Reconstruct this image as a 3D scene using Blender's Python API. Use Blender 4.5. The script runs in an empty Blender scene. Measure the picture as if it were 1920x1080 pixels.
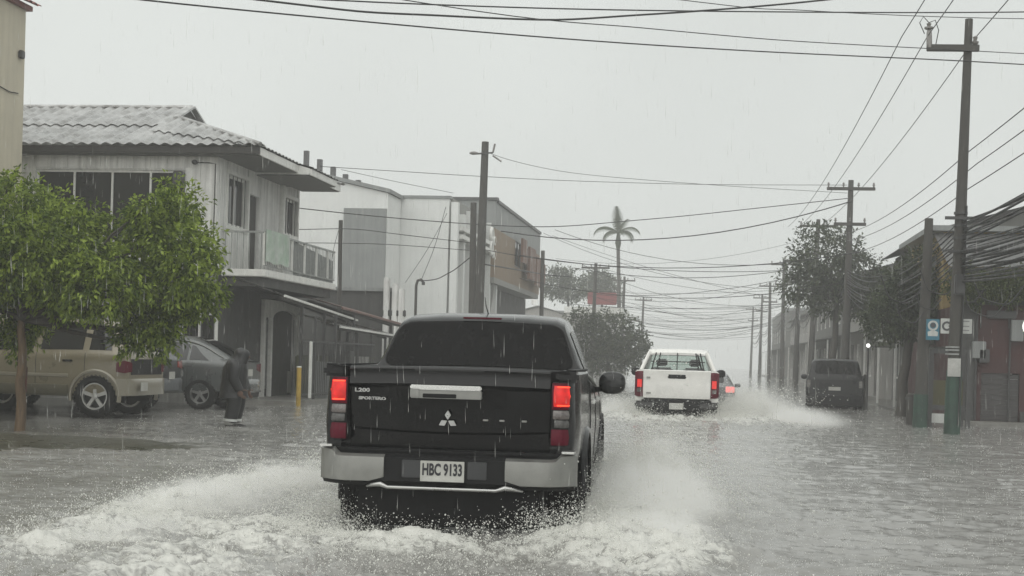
import bpy, bmesh, math, random
import numpy as np
from mathutils import Vector, Matrix

scene = bpy.context.scene
col = scene.collection
R = math.radians
rnd = random.Random(7)

# ------------------------------------------------------------------ camera
F = 2700.0                       # focal length in pixels of the 1920 px wide photograph
CAMZ = 1.28                      # metres above the flood water (z = 0)
VPX, HOR, ROLL = 1340.0, 682.0, R(1.6)
SHX, SHY = 0.0, 0.0
_ct, _st = math.cos(ROLL), math.sin(ROLL)
# the photo is level apart from a small roll: the horizon's height comes from the lens shift
_dx, _dy = VPX - 960, 540 - HOR
yaw = math.atan2(_dx * _ct, F)
_fw = Vector((-math.sin(yaw), math.cos(yaw), 0)); _rt = Vector((math.cos(yaw), math.sin(yaw), 0)); _up = Vector((0, 0, 1))
RT = _rt * _ct + _up * _st
UP = _up * _ct - _rt * _st
_v = Vector((0, 1, 0))
CY = 540 - HOR - F * _v.dot(UP) / _v.dot(_fw)          # picture centre offsets (lens shift), px
CX = VPX - 960 - F * _v.dot(RT) / _v.dot(_fw)
cam_d = bpy.data.cameras.new('camera'); cam = bpy.data.objects.new('camera', cam_d); col.objects.link(cam)
cam_d.sensor_width = 36; cam_d.lens = 36 * F / 1920
cam_d.shift_x = -CX / 1920; cam_d.shift_y = -CY / 1920
cam_d.clip_start = 0.05; cam_d.clip_end = 3000
cam.matrix_world = Matrix(((RT.x, UP.x, -_fw.x, 0), (RT.y, UP.y, -_fw.y, 0), (RT.z, UP.z, -_fw.z, CAMZ), (0, 0, 0, 1)))
scene.camera = cam
CAM = Vector((0, 0, CAMZ))

# ------------------------------------------------------------------ sky, sun, exposure (overcast, rain)
SUN_EL, SUN_ROT = R(52), R(195)
world = bpy.data.worlds.new('World'); scene.world = world; world.use_nodes = True
wn = world.node_tree.nodes; wl = world.node_tree.links; wn.clear()
w_out = wn.new('ShaderNodeOutputWorld'); w_bg = wn.new('ShaderNodeBackground')
w_sky = wn.new('ShaderNodeTexSky'); w_sky.sky_type = 'NISHITA'; w_sky.sun_disc = False
w_sky.sun_elevation = SUN_EL; w_sky.sun_rotation = SUN_ROT; w_sky.air_density = 1.0; w_sky.dust_density = 6.0; w_sky.ozone_density = 1.0
w_hs = wn.new('ShaderNodeHueSaturation'); w_hs.inputs['Saturation'].default_value = 0.05
w_mix = wn.new('ShaderNodeMixRGB'); w_mix.inputs['Fac'].default_value = 0.88       # the closed cloud deck
w_tc = wn.new('ShaderNodeTexCoord'); w_no = wn.new('ShaderNodeTexNoise'); w_no.inputs['Scale'].default_value = 2.2; w_no.inputs['Detail'].default_value = 5
w_rmp = wn.new('ShaderNodeValToRGB')
w_rmp.color_ramp.elements[0].position = 0.3; w_rmp.color_ramp.elements[0].color = (5.6, 5.85, 5.65, 1)
w_rmp.color_ramp.elements[1].position = 0.75; w_rmp.color_ramp.elements[1].color = (6.75, 7.05, 6.8, 1)
wl.new(w_tc.outputs['Generated'], w_no.inputs['Vector']); wl.new(w_no.outputs['Fac'], w_rmp.inputs['Fac'])
wl.new(w_sky.outputs['Color'], w_hs.inputs['Color']); wl.new(w_hs.outputs['Color'], w_mix.inputs['Color1'])
wl.new(w_rmp.outputs['Color'], w_mix.inputs['Color2'])
wl.new(w_mix.outputs['Color'], w_bg.inputs['Color']); w_bg.inputs['Strength'].default_value = 0.1
wl.new(w_bg.outputs['Background'], w_out.inputs['Surface'])
sun_d = bpy.data.lights.new('sun', 'SUN'); sun = bpy.data.objects.new('sun', sun_d); col.objects.link(sun)
sun_d.energy = 1.5; sun_d.angle = R(130); sun_d.color = (1.0, 0.98, 0.94)
sun.rotation_euler = (R(90) - SUN_EL, 0, R(-15))
scene.view_settings.view_transform = 'Standard'; scene.view_settings.look = 'None'
scene.view_settings.exposure = 0.36; scene.view_settings.gamma = 1.0; scene.view_settings.use_curve_mapping = False
scene.render.engine = 'CYCLES'
scene.cycles.use_denoising = True
scene.cycles.max_bounces = 8; scene.cycles.diffuse_bounces = 5; scene.cycles.glossy_bounces = 3
scene.cycles.transparent_max_bounces = 12; scene.cycles.volume_bounces = 4
scene.cycles.volume_step_rate = 1.0

# ------------------------------------------------------------------ from photo pixels to places
def ray(px, py):
    return RT * (px - 960 - CX) + UP * (540 - py - CY) + _fw * F
def gz(px, py, z=0.0):                    # where the pixel's ray meets the level z
    d = ray(px, py); return CAM + d * ((z - CAMZ) / d.z)
def gs(px, py, s):                        # at the depth where a metre is s photo pixels
    return CAM + ray(px, py) / s
def gx(px, py, X):
    d = ray(px, py); return CAM + d * (X / d.x)
def gy(px, py, Y):
    d = ray(px, py); return CAM + d * (Y / d.y)
# ------------------------------------------------------------------ mesh helpers
class MB:
    def __init__(s): s.v = []; s.f = []
    def poly(s, pts):
        i = len(s.v); s.v += [tuple(p) for p in pts]; s.f.append(tuple(range(i, i + len(pts)))); return s
    def box(s, x0, x1, y0, y1, z0, z1):
        return s.obox(((x0 + x1) / 2, (y0 + y1) / 2, (z0 + z1) / 2), (abs(x1 - x0) / 2, 0, 0), (0, abs(y1 - y0) / 2, 0), (0, 0, abs(z1 - z0) / 2))
    def obox(s, c, a, b, d):
        c, a, b, d = Vector(c), Vector(a), Vector(b), Vector(d); i = len(s.v)
        for sz in (-1, 1):
            for sx, sy in ((-1, -1), (1, -1), (1, 1), (-1, 1)):
                s.v.append(tuple(c + a * sx + b * sy + d * sz))
        for q in ((0, 3, 2, 1), (4, 5, 6, 7), (0, 1, 5, 4), (1, 2, 6, 5), (2, 3, 7, 6), (3, 0, 4, 7)):
            s.f.append(tuple(i + k for k in q))
        return s
    def bar(s, p, q, w, h, up=(0, 0, 1)):
        p, q = Vector(p), Vector(q); d = (q - p); L = d.length; d.normalize(); u = Vector(up)
        a = d.cross(u)
        if a.length < 1e-4: a = d.cross(Vector((1, 0, 0)))
        a.normalize(); b = a.cross(d).normalized()
        return s.obox((p + q) / 2, a * w / 2, d * L / 2, b * h / 2)
    def loft(s, rings, caps=True, closed=True):
        i = len(s.v); n = len(rings[0])
        for r in rings: s.v += [tuple(p) for p in r]
        for k in range(len(rings) - 1):
            for j in range(n if closed else n - 1):
                a = i + k * n + j; b = i + k * n + (j + 1) % n
                s.f.append((a, b, b + n, a + n))
        if caps and closed:
            s.f.append(tuple(i + j for j in reversed(range(n)))); e = i + (len(rings) - 1) * n
            s.f.append(tuple(e + j for j in range(n)))
        return s
    def tube(s, pts, r, n=8, caps=True):
        pts = [Vector(p) for p in pts]; rings = []; u = None
        for k, p in enumerate(pts):
            d = (pts[min(k + 1, len(pts) - 1)] - pts[max(k - 1, 0)]).normalized()
            if u is None: u = d.orthogonal().normalized()
            u = (u - d * u.dot(d)).normalized(); w = d.cross(u)
            rr = r[k] if isinstance(r, (list, tuple)) else r
            rings.append([p + (u * math.cos(2 * math.pi * j / n) + w * math.sin(2 * math.pi * j / n)) * rr for j in range(n)])
        return s.loft(rings, caps)
    def lathe(s, prof, n=20, c=(0, 0, 0), axis='x', closed=True):
        c = Vector(c); rings = []
        for j in range(n):
            a = 2 * math.pi * j / n; ca, sa = math.cos(a), math.sin(a)
            if axis == 'x': rings.append([c + Vector((h, r * ca, r * sa)) for r, h in prof])
            elif axis == 'y': rings.append([c + Vector((r * ca, h, r * sa)) for r, h in prof])
            else: rings.append([c + Vector((r * ca, r * sa, h)) for r, h in prof])
        rings.append(rings[0]); i = len(s.v); m = len(prof)
        for r in rings[:-1]: s.v += [tuple(p) for p in r]
        for j in range(n):
            j2 = (j + 1) % n
            for k in range(m if closed else m - 1):
                k2 = (k + 1) % m
                s.f.append((i + j * m + k, i + j2 * m + k, i + j2 * m + k2, i + j * m + k2))
        return s
    def prism(s, pts, d):
        d = Vector(d); i = len(s.v); n = len(pts); pts = [Vector(p) for p in pts]
        s.v += [tuple(p) for p in pts] + [tuple(p + d) for p in pts]
        s.f.append(tuple(i + k for k in reversed(range(n)))); s.f.append(tuple(i + n + k for k in range(n)))
        for k in range(n):
            k2 = (k + 1) % n; s.f.append((i + k, i + k2, i + n + k2, i + n + k))
        return s
    def ell(s, c, rx, ry, rz, n=12, m=8, p=1.0):
        c = Vector(c); rings = []
        def e(v): return math.copysign(abs(v) ** p, v)
        for k in range(m + 1):
            t = -math.pi / 2 + math.pi * k / m; t = max(min(t, 1.55), -1.55)
            rings.append([c + Vector((rx * e(math.cos(t)) * e(math.cos(2 * math.pi * j / n)), ry * e(math.cos(t)) * e(math.sin(2 * math.pi * j / n)), rz * e(math.sin(t)))) for j in range(n)])
        return s.loft(rings)
    def build(s, name, m, parent=None, smooth=None, bevel=0, world=False, loc=None, link=True, seg=2, recalc=True):
        me = bpy.data.meshes.new(name)
        v = s.v
        if world and parent is not None:
            w = wloc(parent); v = [(a[0] - w.x, a[1] - w.y, a[2] - w.z) for a in v]
        if world and parent is None and loc is not None:
            v = [(a[0] - loc[0], a[1] - loc[1], a[2] - loc[2]) for a in v]
        me.from_pydata(v, [], s.f)
        if bevel or recalc:
            bm = bmesh.new(); bm.from_mesh(me)
            bmesh.ops.recalc_face_normals(bm, faces=bm.faces)
            if bevel:
                ed = [e for e in bm.edges if len(e.link_faces) == 2 and e.calc_face_angle(0) > 0.6]
                bmesh.ops.bevel(bm, geom=ed, offset=bevel, segments=seg, affect='EDGES', clamp_overlap=True)
            bm.to_mesh(me); bm.free()
        if m is not None: me.materials.append(m)
        if smooth or bevel:
            me.shade_smooth(); me.set_sharp_from_angle(angle=R(smooth or 35))
        o = bpy.data.objects.new(name, me)
        if link: col.objects.link(o)
        if parent is not None: o.parent = parent
        if loc is not None and parent is None: o.location = loc
        return o
def wloc(o):
    p = Vector((0, 0, 0))
    while o is not None: p += o.location; o = o.parent
    return p
def tag(o, label, cat=None, group=None, kind=None):
    if label: o['label'] = label
    if cat: o['category'] = cat
    if group: o['group'] = group
    if kind: o['kind'] = kind
    return o
def thing(name, label, cat, loc=(0, 0, 0), rz=0, group=None, kind=None):
    o = bpy.data.objects.new(name, None); o.empty_display_size = .2; col.objects.link(o)
    o.location = loc; o.rotation_euler = (0, 0, rz); return tag(o, label, cat, group, kind)
def part_empty(name, parent, loc=(0, 0, 0), rot=(0, 0, 0)):
    o = bpy.data.objects.new(name, None); o.empty_display_size = .1; col.objects.link(o)
    o.parent = parent; o.location = loc; o.rotation_euler = rot; return o
def kids(o): return [c for c in bpy.data.objects if c.parent is o]
def copy_tree(o, parent=None):
    ks = kids(o); c = o.copy(); col.objects.link(c); c.parent = parent
    for k in ks: copy_tree(k, c)
    return c
def text_mb(txt, size, depth=0.004, align='CENTER', bold=0.0):
    cu = bpy.data.curves.new('t', 'FONT'); cu.body = txt; cu.size = size; cu.extrude = depth / 2; cu.align_x = align; cu.align_y = 'CENTER'; cu.offset = bold; cu.resolution_u = 3
    o = bpy.data.objects.new('t', cu); col.objects.link(o); dg = bpy.context.evaluated_depsgraph_get()
    me = bpy.data.meshes.new_from_object(o.evaluated_get(dg)); b = MB()
    b.v = [tuple(v.co) for v in me.vertices]; b.f = [tuple(p.vertices) for p in me.polygons]
    bpy.data.objects.remove(o); bpy.data.curves.remove(cu); bpy.data.meshes.remove(me); return b
def xf(b, M):
    b.v = [tuple(M @ Vector(p)) for p in b.v]; return b
def boolean(o, cutters):
    for c in cutters:
        md = o.modifiers.new('b', 'BOOLEAN'); md.operation = 'DIFFERENCE'; md.object = c; md.solver = 'EXACT'
    bpy.context.view_layer.update()
    dg = bpy.context.evaluated_depsgraph_get(); me = bpy.data.meshes.new_from_object(o.evaluated_get(dg))
    o.modifiers.clear(); old = o.data; o.data = me; bpy.data.meshes.remove(old)
    for c in cutters: bpy.data.objects.remove(c)
    me.shade_smooth(); me.set_sharp_from_angle(angle=R(32))
def lerp(a, b, t): return a + (b - a) * t
def interp(keys, y):
    """smooth (monotone cubic) interpolation of rows (y, a, b, c...)"""
    ys = [k[0] for k in keys]
    if y <= ys[0]: return keys[0][1:]
    if y >= ys[-1]: return keys[-1][1:]
    i = max(k for k in range(len(ys)) if ys[k] <= y); i = min(i, len(ys) - 2)
    h = ys[i + 1] - ys[i]; t = (y - ys[i]) / h; out = []
    for c in range(1, len(keys[0])):
        def sl(k):
            if k <= 0 or k >= len(ys) - 1: return None
            a = (keys[k][c] - keys[k - 1][c]) / (ys[k] - ys[k - 1]); b = (keys[k + 1][c] - keys[k][c]) / (ys[k + 1] - ys[k])
            return 0 if a * b <= 0 else 2 * a * b / (a + b)
        d = (keys[i + 1][c] - keys[i][c]) / h
        m0 = sl(i); m1 = sl(i + 1); m0 = d if m0 is None else m0; m1 = d if m1 is None else m1
        out.append((2 * t**3 - 3 * t**2 + 1) * keys[i][c] + (t**3 - 2 * t**2 + t) * h * m0 + (-2 * t**3 + 3 * t**2) * keys[i + 1][c] + (t**3 - t**2) * h * m1)
    return out

# ------------------------------------------------------------------ numpy gradient noise
_rs = np.random.RandomState(3); _perm = np.tile(_rs.permutation(512), 3); _g = _rs.rand(512) * 2 * np.pi
_gx, _gy = np.cos(_g), np.sin(_g)
def pn(x, y):
    xi = np.floor(x).astype(np.int64); yi = np.floor(y).astype(np.int64); xf_ = x - xi; yf_ = y - yi
    def gr(ix, iy, dx, dy):
        h = _perm[(_perm[ix & 511] + iy) & 511]; return _gx[h] * dx + _gy[h] * dy
    u = xf_**3 * (xf_ * (xf_ * 6 - 15) + 10); v = yf_**3 * (yf_ * (yf_ * 6 - 15) + 10)
    a = gr(xi, yi, xf_, yf_); b = gr(xi + 1, yi, xf_ - 1, yf_); c = gr(xi, yi + 1, xf_, yf_ - 1); d = gr(xi + 1, yi + 1, xf_ - 1, yf_ - 1)
    return (a + u * (b - a)) * (1 - v) + (c + u * (d - c)) * v
def fbm(x, y, o=4, l=2.0, g=.5):
    s = 0; a = 1.0
    for k in range(o): s = s + a * pn(x + 17.3 * k, y - 9.1 * k); x = x * l; y = y * l; a *= g
    return s
def sstep(a, b, x):
    t = np.clip((x - a) / (b - a), 0, 1); return t * t * (3 - 2 * t)

# ------------------------------------------------------------------ materials
_mats = {}
def mat(name, rgb, rough=.5, metal=0.0, var=.18, scale=5.0, bump=0.0, bscale=40.0, coat=0.0, spec=.5, streak=0.0, wet=0.0, emit=None, estr=0.0, stretch=(1, 1, 1), dirt=None, dirt_amt=0.0):
    if name in _mats: return _mats[name]
    m = bpy.data.materials.new(name); m.use_nodes = True; nt = m.node_tree; N = nt.nodes; L = nt.links
    b = N['Principled BSDF']; _mats[name] = m
    tc = N.new('ShaderNodeTexCoord'); mp = N.new('ShaderNodeMapping'); mp.inputs['Scale'].default_value = stretch
    L.new(tc.outputs['Object'], mp.inputs['Vector'])
    n1 = N.new('ShaderNodeTexNoise'); n1.inputs['Scale'].default_value = scale; n1.inputs['Detail'].default_value = 6; n1.inputs['Roughness'].default_value = .6
    L.new(mp.outputs['Vector'], n1.inputs['Vector'])
    hi = tuple(min(c * (1 + var), 1) for c in rgb); lo = tuple(c * (1 - var) for c in rgb)
    rp = N.new('ShaderNodeValToRGB'); rp.color_ramp.elements[0].position = .3; rp.color_ramp.elements[1].position = .7
    rp.color_ramp.elements[0].color = (*lo, 1); rp.color_ramp.elements[1].color = (*hi, 1)
    L.new(n1.outputs['Fac'], rp.inputs['Fac']); last = rp.outputs['Color']
    if streak or dirt:
        m2 = N.new('ShaderNodeMapping'); m2.inputs['Scale'].default_value = (9, 9, .5) if streak else (1, 1, 1)
        L.new(tc.outputs['Object'], m2.inputs['Vector'])
        n2 = N.new('ShaderNodeTexNoise'); n2.inputs['Scale'].default_value = .8 if streak else 2.5; n2.inputs['Detail'].default_value = 8; n2.inputs['Roughness'].default_value = .65
        L.new(m2.outputs['Vector'], n2.inputs['Vector'])
        r2 = N.new('ShaderNodeValToRGB'); r2.color_ramp.elements[0].position = .42; r2.color_ramp.elements[1].position = .72
        r2.color_ramp.elements[0].color = (0, 0, 0, 1); k = streak or dirt_amt; r2.color_ramp.elements[1].color = (k, k, k, 1)
        L.new(n2.outputs['Fac'], r2.inputs['Fac'])
        mx = N.new('ShaderNodeMixRGB'); L.new(r2.outputs['Color'], mx.inputs['Fac']); L.new(last, mx.inputs['Color1'])
        mx.inputs['Color2'].default_value = (*(dirt or tuple(c * .38 for c in rgb)), 1); last = mx.outputs['Color']
    L.new(last, b.inputs['Base Color'])
    rr = N.new('ShaderNodeMapRange'); rr.inputs['From Min'].default_value = .3; rr.inputs['From Max'].default_value = .7
    rr.inputs['To Min'].default_value = max(rough * (1 - .3), .02); rr.inputs['To Max'].default_value = min(rough * 1.3, 1)
    L.new(n1.outputs['Fac'], rr.inputs['Value']); L.new(rr.outputs['Result'], b.inputs['Roughness'])
    b.inputs['Metallic'].default_value = metal; b.inputs['Coat Weight'].default_value = coat; b.inputs['Coat Roughness'].default_value = .06
    b.inputs['Specular IOR Level'].default_value = spec
    if bump:
        n3 = N.new('ShaderNodeTexNoise'); n3.inputs['Scale'].default_value = bscale; n3.inputs['Detail'].default_value = 4
        L.new(mp.outputs['Vector'], n3.inputs['Vector'])
        bp = N.new('ShaderNodeBump'); bp.inputs['Strength'].default_value = bump; bp.inputs['Distance'].default_value = .02
        L.new(n3.outputs['Fac'], bp.inputs['Height']); L.new(bp.outputs['Normal'], b.inputs['Normal'])
    if emit: b.inputs['Emission Color'].default_value = (*emit, 1); b.inputs['Emission Strength'].default_value = estr
    return m
def car_paint(name, rgb, metal=.0, rough=.3, coat=.7, spec=.5):
    """paint wet with rain: droplets as fine relief and thin run-off streaks"""
    m = mat(name, rgb, rough=rough, metal=metal, var=.06, scale=3, coat=coat, spec=spec)
    nt = m.node_tree; N = nt.nodes; L = nt.links; b = N['Principled BSDF']
    tc = N.new('ShaderNodeTexCoord'); v = N.new('ShaderNodeTexVoronoi'); v.inputs['Scale'].default_value = 60
    mp = N.new('ShaderNodeMapping'); mp.inputs['Scale'].default_value = (1, 1, .45)
    L.new(tc.outputs['Object'], mp.inputs['Vector']); L.new(mp.outputs['Vector'], v.inputs['Vector'])
    r = N.new('ShaderNodeValToRGB'); r.color_ramp.elements[0].position = .0; r.color_ramp.elements[1].position = .35
    r.color_ramp.elements[0].color = (1, 1, 1, 1); r.color_ramp.elements[1].color = (0, 0, 0, 1)
    L.new(v.outputs['Distance'], r.inputs['Fac'])
    bp = N.new('ShaderNodeBump'); bp.inputs['Strength'].default_value = .22; bp.inputs['Distance'].default_value = .004
    L.new(r.outputs['Color'], bp.inputs['Height']); L.new(bp.outputs['Normal'], b.inputs['Coat Normal']); L.new(bp.outputs['Normal'], b.inputs['Normal'])
    return m
def glass_mat(name, tint, alpha, rough=.03):
    """window glass: a glossy coat over a see-through tinted pane"""
    m = bpy.data.materials.new(name); m.use_nodes = True; nt = m.node_tree; N = nt.nodes; L = nt.links; _mats[name] = m
    out = N['Material Output']; N.remove(N['Principled BSDF'])
    tr = N.new('ShaderNodeBsdfTransparent'); tr.inputs['Color'].default_value = (*tint, 1)
    gl = N.new('ShaderNodeBsdfGlossy'); gl.inputs['Roughness'].default_value = rough
    df = N.new('ShaderNodeBsdfDiffuse'); df.inputs['Color'].default_value = (.06, .065, .06, 1)
    fr = N.new('ShaderNodeFresnel'); fr.inputs['IOR'].default_value = 1.45
    mx = N.new('ShaderNodeMixShader'); mx.inputs['Fac'].default_value = alpha
    L.new(tr.outputs[0], mx.inputs[1]); L.new(df.outputs[0], mx.inputs[2])
    m2 = N.new('ShaderNodeMixShader'); L.new(fr.outputs[0], m2.inputs['Fac']); L.new(mx.outputs[0], m2.inputs[1]); L.new(gl.outputs[0], m2.inputs[2])
    L.new(m2.outputs[0], out.inputs['Surface']); return m

BLACKPAINT = car_paint('black_paint', (.004, .004, .0045), rough=.16, coat=.12, spec=.32)
WHITEPAINT = car_paint('white_paint', (.72, .71, .68))
GOLDPAINT = car_paint('gold_paint', (.19, .165, .108), metal=.2, rough=.35)
LOWGOLD = car_paint('pale_gold_trim', (.24, .22, .17), metal=.2, rough=.4)
GREYPAINT = car_paint('grey_paint', (.03, .033, .035), metal=.15)
SILVERPAINT = car_paint('silver_paint', (.085, .092, .09), metal=.25)
DARKPAINT = car_paint('dark_van_paint', (.012, .0125, .013), coat=.1, spec=.25)
CHROME = mat('chrome', (.62, .62, .6), rough=.22, metal=1.0, var=.06)
SATIN = mat('satin_silver', (.27, .27, .255), rough=.42, metal=.75, var=.12, scale=9)
DARKGLASS = mat('tinted_glass', (.003, .003, .003), rough=.12, var=.3, spec=.11, bump=.25, bscale=22, stretch=(3, 3, .22))
GREYGLASS = mat('dark_car_glass', (.012, .013, .013), rough=.04, var=.1)
CLEARGLASS = glass_mat('clear_glass', (.86, .9, .88), .05)
RUBBER = mat('rubber', (.008, .008, .008), spec=.2, rough=.75, var=.3, scale=20, bump=.4)
BLACKPLASTIC = mat('black_plastic', (.008, .008, .0085), rough=.55, var=.2, scale=30, spec=.22)
ALLOY = mat('alloy', (.42, .42, .41), rough=.35, metal=.8, var=.1)
REDLENS = mat('red_lens', (.085, .002, .012), rough=.2, spec=.2, var=.15, scale=40)
REDLIT = mat('lit_red_lens', (.5, .01, .008), rough=.15, var=.2, scale=25, emit=(1, .010, .008), estr=.34)
REDHOT = mat('lit_red_bar', (.8, .1, .05), rough=.2, var=.1, emit=(1, .09, .04), estr=.9)
CLEARLENS = mat('clear_lens', (.10, .085, .08), rough=.1, coat=1, var=.4, scale=60)
WHITELENS = mat('white_lens', (.16, .16, .15), rough=.1, coat=1, var=.2, scale=40)
PLATEWHITE = mat('plate_white', (.45, .45, .42), rough=.4, var=.1, scale=20, dirt=(.25, .24, .2), dirt_amt=.5)
PLATEINK = mat('plate_ink', (.02, .02, .025), rough=.5)

def facet_glow(m, scale, lo):
    """lamp lens: the lit reflector shows as bright and dim facets"""
    N = m.node_tree.nodes; L = m.node_tree.links; b = N['Principled BSDF']; e = b.inputs['Emission Strength'].default_value
    tc = N.new('ShaderNodeTexCoord'); v = N.new('ShaderNodeTexVoronoi'); v.inputs['Scale'].default_value = scale; L.new(tc.outputs['Object'], v.inputs['Vector'])
    r = N.new('ShaderNodeMapRange'); r.inputs['From Max'].default_value = .9; r.inputs['To Min'].default_value = e * 1.5; r.inputs['To Max'].default_value = e * lo; L.new(v.outputs['Distance'], r.inputs['Value']); L.new(r.outputs['Result'], b.inputs['Emission Strength'])
facet_glow(REDLIT, 16, .1)
# ------------------------------------------------------------------ flood water
TR_RZ = math.atan2(VPX - 1225.0, F)                      # the black pickup's heading
TR0 = gs(843, 668, 270); TR0.z = -0.15                   # its rear bumper's centre, on the road under the water
_c, _s = math.cos(TR_RZ), math.sin(TR_RZ)
def truck_local(X, Y):
    dx, dy = X - TR0.x, Y - TR0.y; return dx * _c + dy * _s, -dx * _s + dy * _c
HX0 = gs(1270, 684, 86); HX0.z = -0.2                    # the white pickup's rear
def verge_h(X, Y):
    e = ((X + 10.2) / 4.3) ** 2 + ((Y - 17.9 - .10 * (X + 9)) / 1.75) ** 2 + .45 * fbm(X * .9, Y * 1.6 + 30, 4)
    m = sstep(1.0, .45, e); return -.03 + .062 * m + .018 * m * fbm(X * 3, Y * 5, 3), m
def water_z(X, Y):
    """height of the choppy water and how much foam lies on it"""
    X = np.asarray(X, float); Y = np.asarray(Y, float)
    r = np.hypot(X, Y)
    wx = X + .25 * pn(X * .7, Y * .7 + 50); wy = Y + .25 * pn(X * .7 + 90, Y * .7)
    chop = .022 * fbm(wx * 1.0, wy * 2.3, 3) + .026 * (.6 - 2 * np.abs(pn(wx * 1.7 + 3, wy * 3.6))) + .018 * (.6 - 2 * np.abs(pn(wx * 3.9, wy * 7.0 + 7))) + .008 * pn(wx * 8, wy * 13)
    patch = .75 + .5 * pn(X * .22 + 4, Y * .22)
    z = chop * patch * (1 - .6 * sstep(30, 110, r))
    left = sstep(-9.4, -10.6, X) * (Y > 0)                         # shallow film on the lot, nearly still
    z = z * (1 - .8 * left) * (1 - .6 * verge_h(X, Y)[1])
    foam = .55 * sstep(.52, .95, fbm(wx * 1.4, wy * 3.1, 4) + .35 * pn(X * .35, Y * .5)) * (1 - left)
    # --- the black pickup's wake
    tx, ty = truck_local(X, Y)
    n1 = fbm(X * 2.2, Y * 2.2, 5, g=.6); n2 = fbm(X * 5.5 + 9, Y * 5.5, 4, g=.62); n3 = 1 - 2 * np.abs(fbm(X * 3.4 + 5, Y * 3.4, 4, g=.6))
    cx = .35 * pn(Y * .6, Y * 0 + 2.0)
    lr = np.exp(-((tx + 2.25 + cx) / .55) ** 2) * sstep(-3.2, -1.0, ty) * sstep(5.2, 3.9, ty)          # ridge thrown out to the left
    lr2 = np.exp(-((tx + 1.25) / .5) ** 2) * sstep(-5, -1.5, ty) * sstep(4.8, 3.5, ty)
    rr = np.exp(-((tx - 1.55 + cx) / .5) ** 2) * sstep(-2.6, -.6, ty) * sstep(5.6, 4.2, ty)
    rr2 = np.exp(-((tx - 1.1) / .35) ** 2) * sstep(-1.6, .2, ty) * sstep(5.0, 4.0, ty)
    hump = np.exp(-((tx + .15) / .55) ** 2 - ((ty + .55) / .45) ** 2) + .8 * np.exp(-((tx - 1.0) / .35) ** 2 - ((ty + .2) / .45) ** 2) + .55 * np.exp(-((tx + 1.05) / .4) ** 2 - ((ty + .15) / .5) ** 2)
    back = sstep(1.75, .9, np.abs(tx) - .18 * np.maximum(-ty, 0)) * sstep(.6, -.2, ty) * sstep(-6, -3.2, ty)
    trough = np.exp(-((tx + .75) / .35) ** 2 - ((ty + .2) / .35) ** 2) + np.exp(-((tx - .62) / .3) ** 2 - ((ty + .75) / .35) ** 2)
    z = z + .09 * lr * (.8 + .9 * n1) + .05 * lr2 + .09 * rr * (.8 + .9 * n1) + .06 * rr2 + .09 * hump * (1 + .35 * n1) - .07 * trough * (1 - lr)
    z = z + back * (.040 * n1 + .020 * n2 + .022 * n3) + (lr + rr + .5 * lr2) * (.045 * n1 + .028 * n2)
    f1 = np.clip(lr * 1.0 + lr2 * .55 + rr * 1.0 + rr2 * .8 + .85 * hump + .40 * back, 0, 1.15)
    st = 1 - 2 * np.abs(fbm((X + .5 * n1) * 1.6, (Y + .3 * n1) * 5.2 + 11, 5, g=.62))          # torn, stretched foam lines
    foam = np.maximum(foam, np.clip(f1, 0, 1) * (.12 + .88 * sstep(-.35, .95, .9 * st + .8 * n1 + .5 * n2 + .75 * f1 - .72)))
    # --- the white pickup's wake
    dx, dy = X - HX0.x, Y - HX0.y
    w = np.exp(-((np.abs(dx - .2) - 1.35) / .8) ** 2) * sstep(-6, 1, dy) * sstep(6, 3, dy) + .8 * np.exp(-(dx / 1.1) ** 2) * sstep(-7, 0, dy) * sstep(1.5, 0, dy)
    z = z + w * (.10 + .09 * n1 + .06 * n2)
    foam = np.maximum(foam, .8 * np.clip(w * 1.2, 0, 1) * sstep(-.2, .9, .8 * st + .7 * n1 + .5 * n2 + .5 * w - .3))
    inside = (np.abs(tx) < .82) & (ty > .35) & (ty < 5.0)
    z = np.where(inside, np.minimum(z, .0), z)
    return np.maximum(z, -.09), foam
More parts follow.
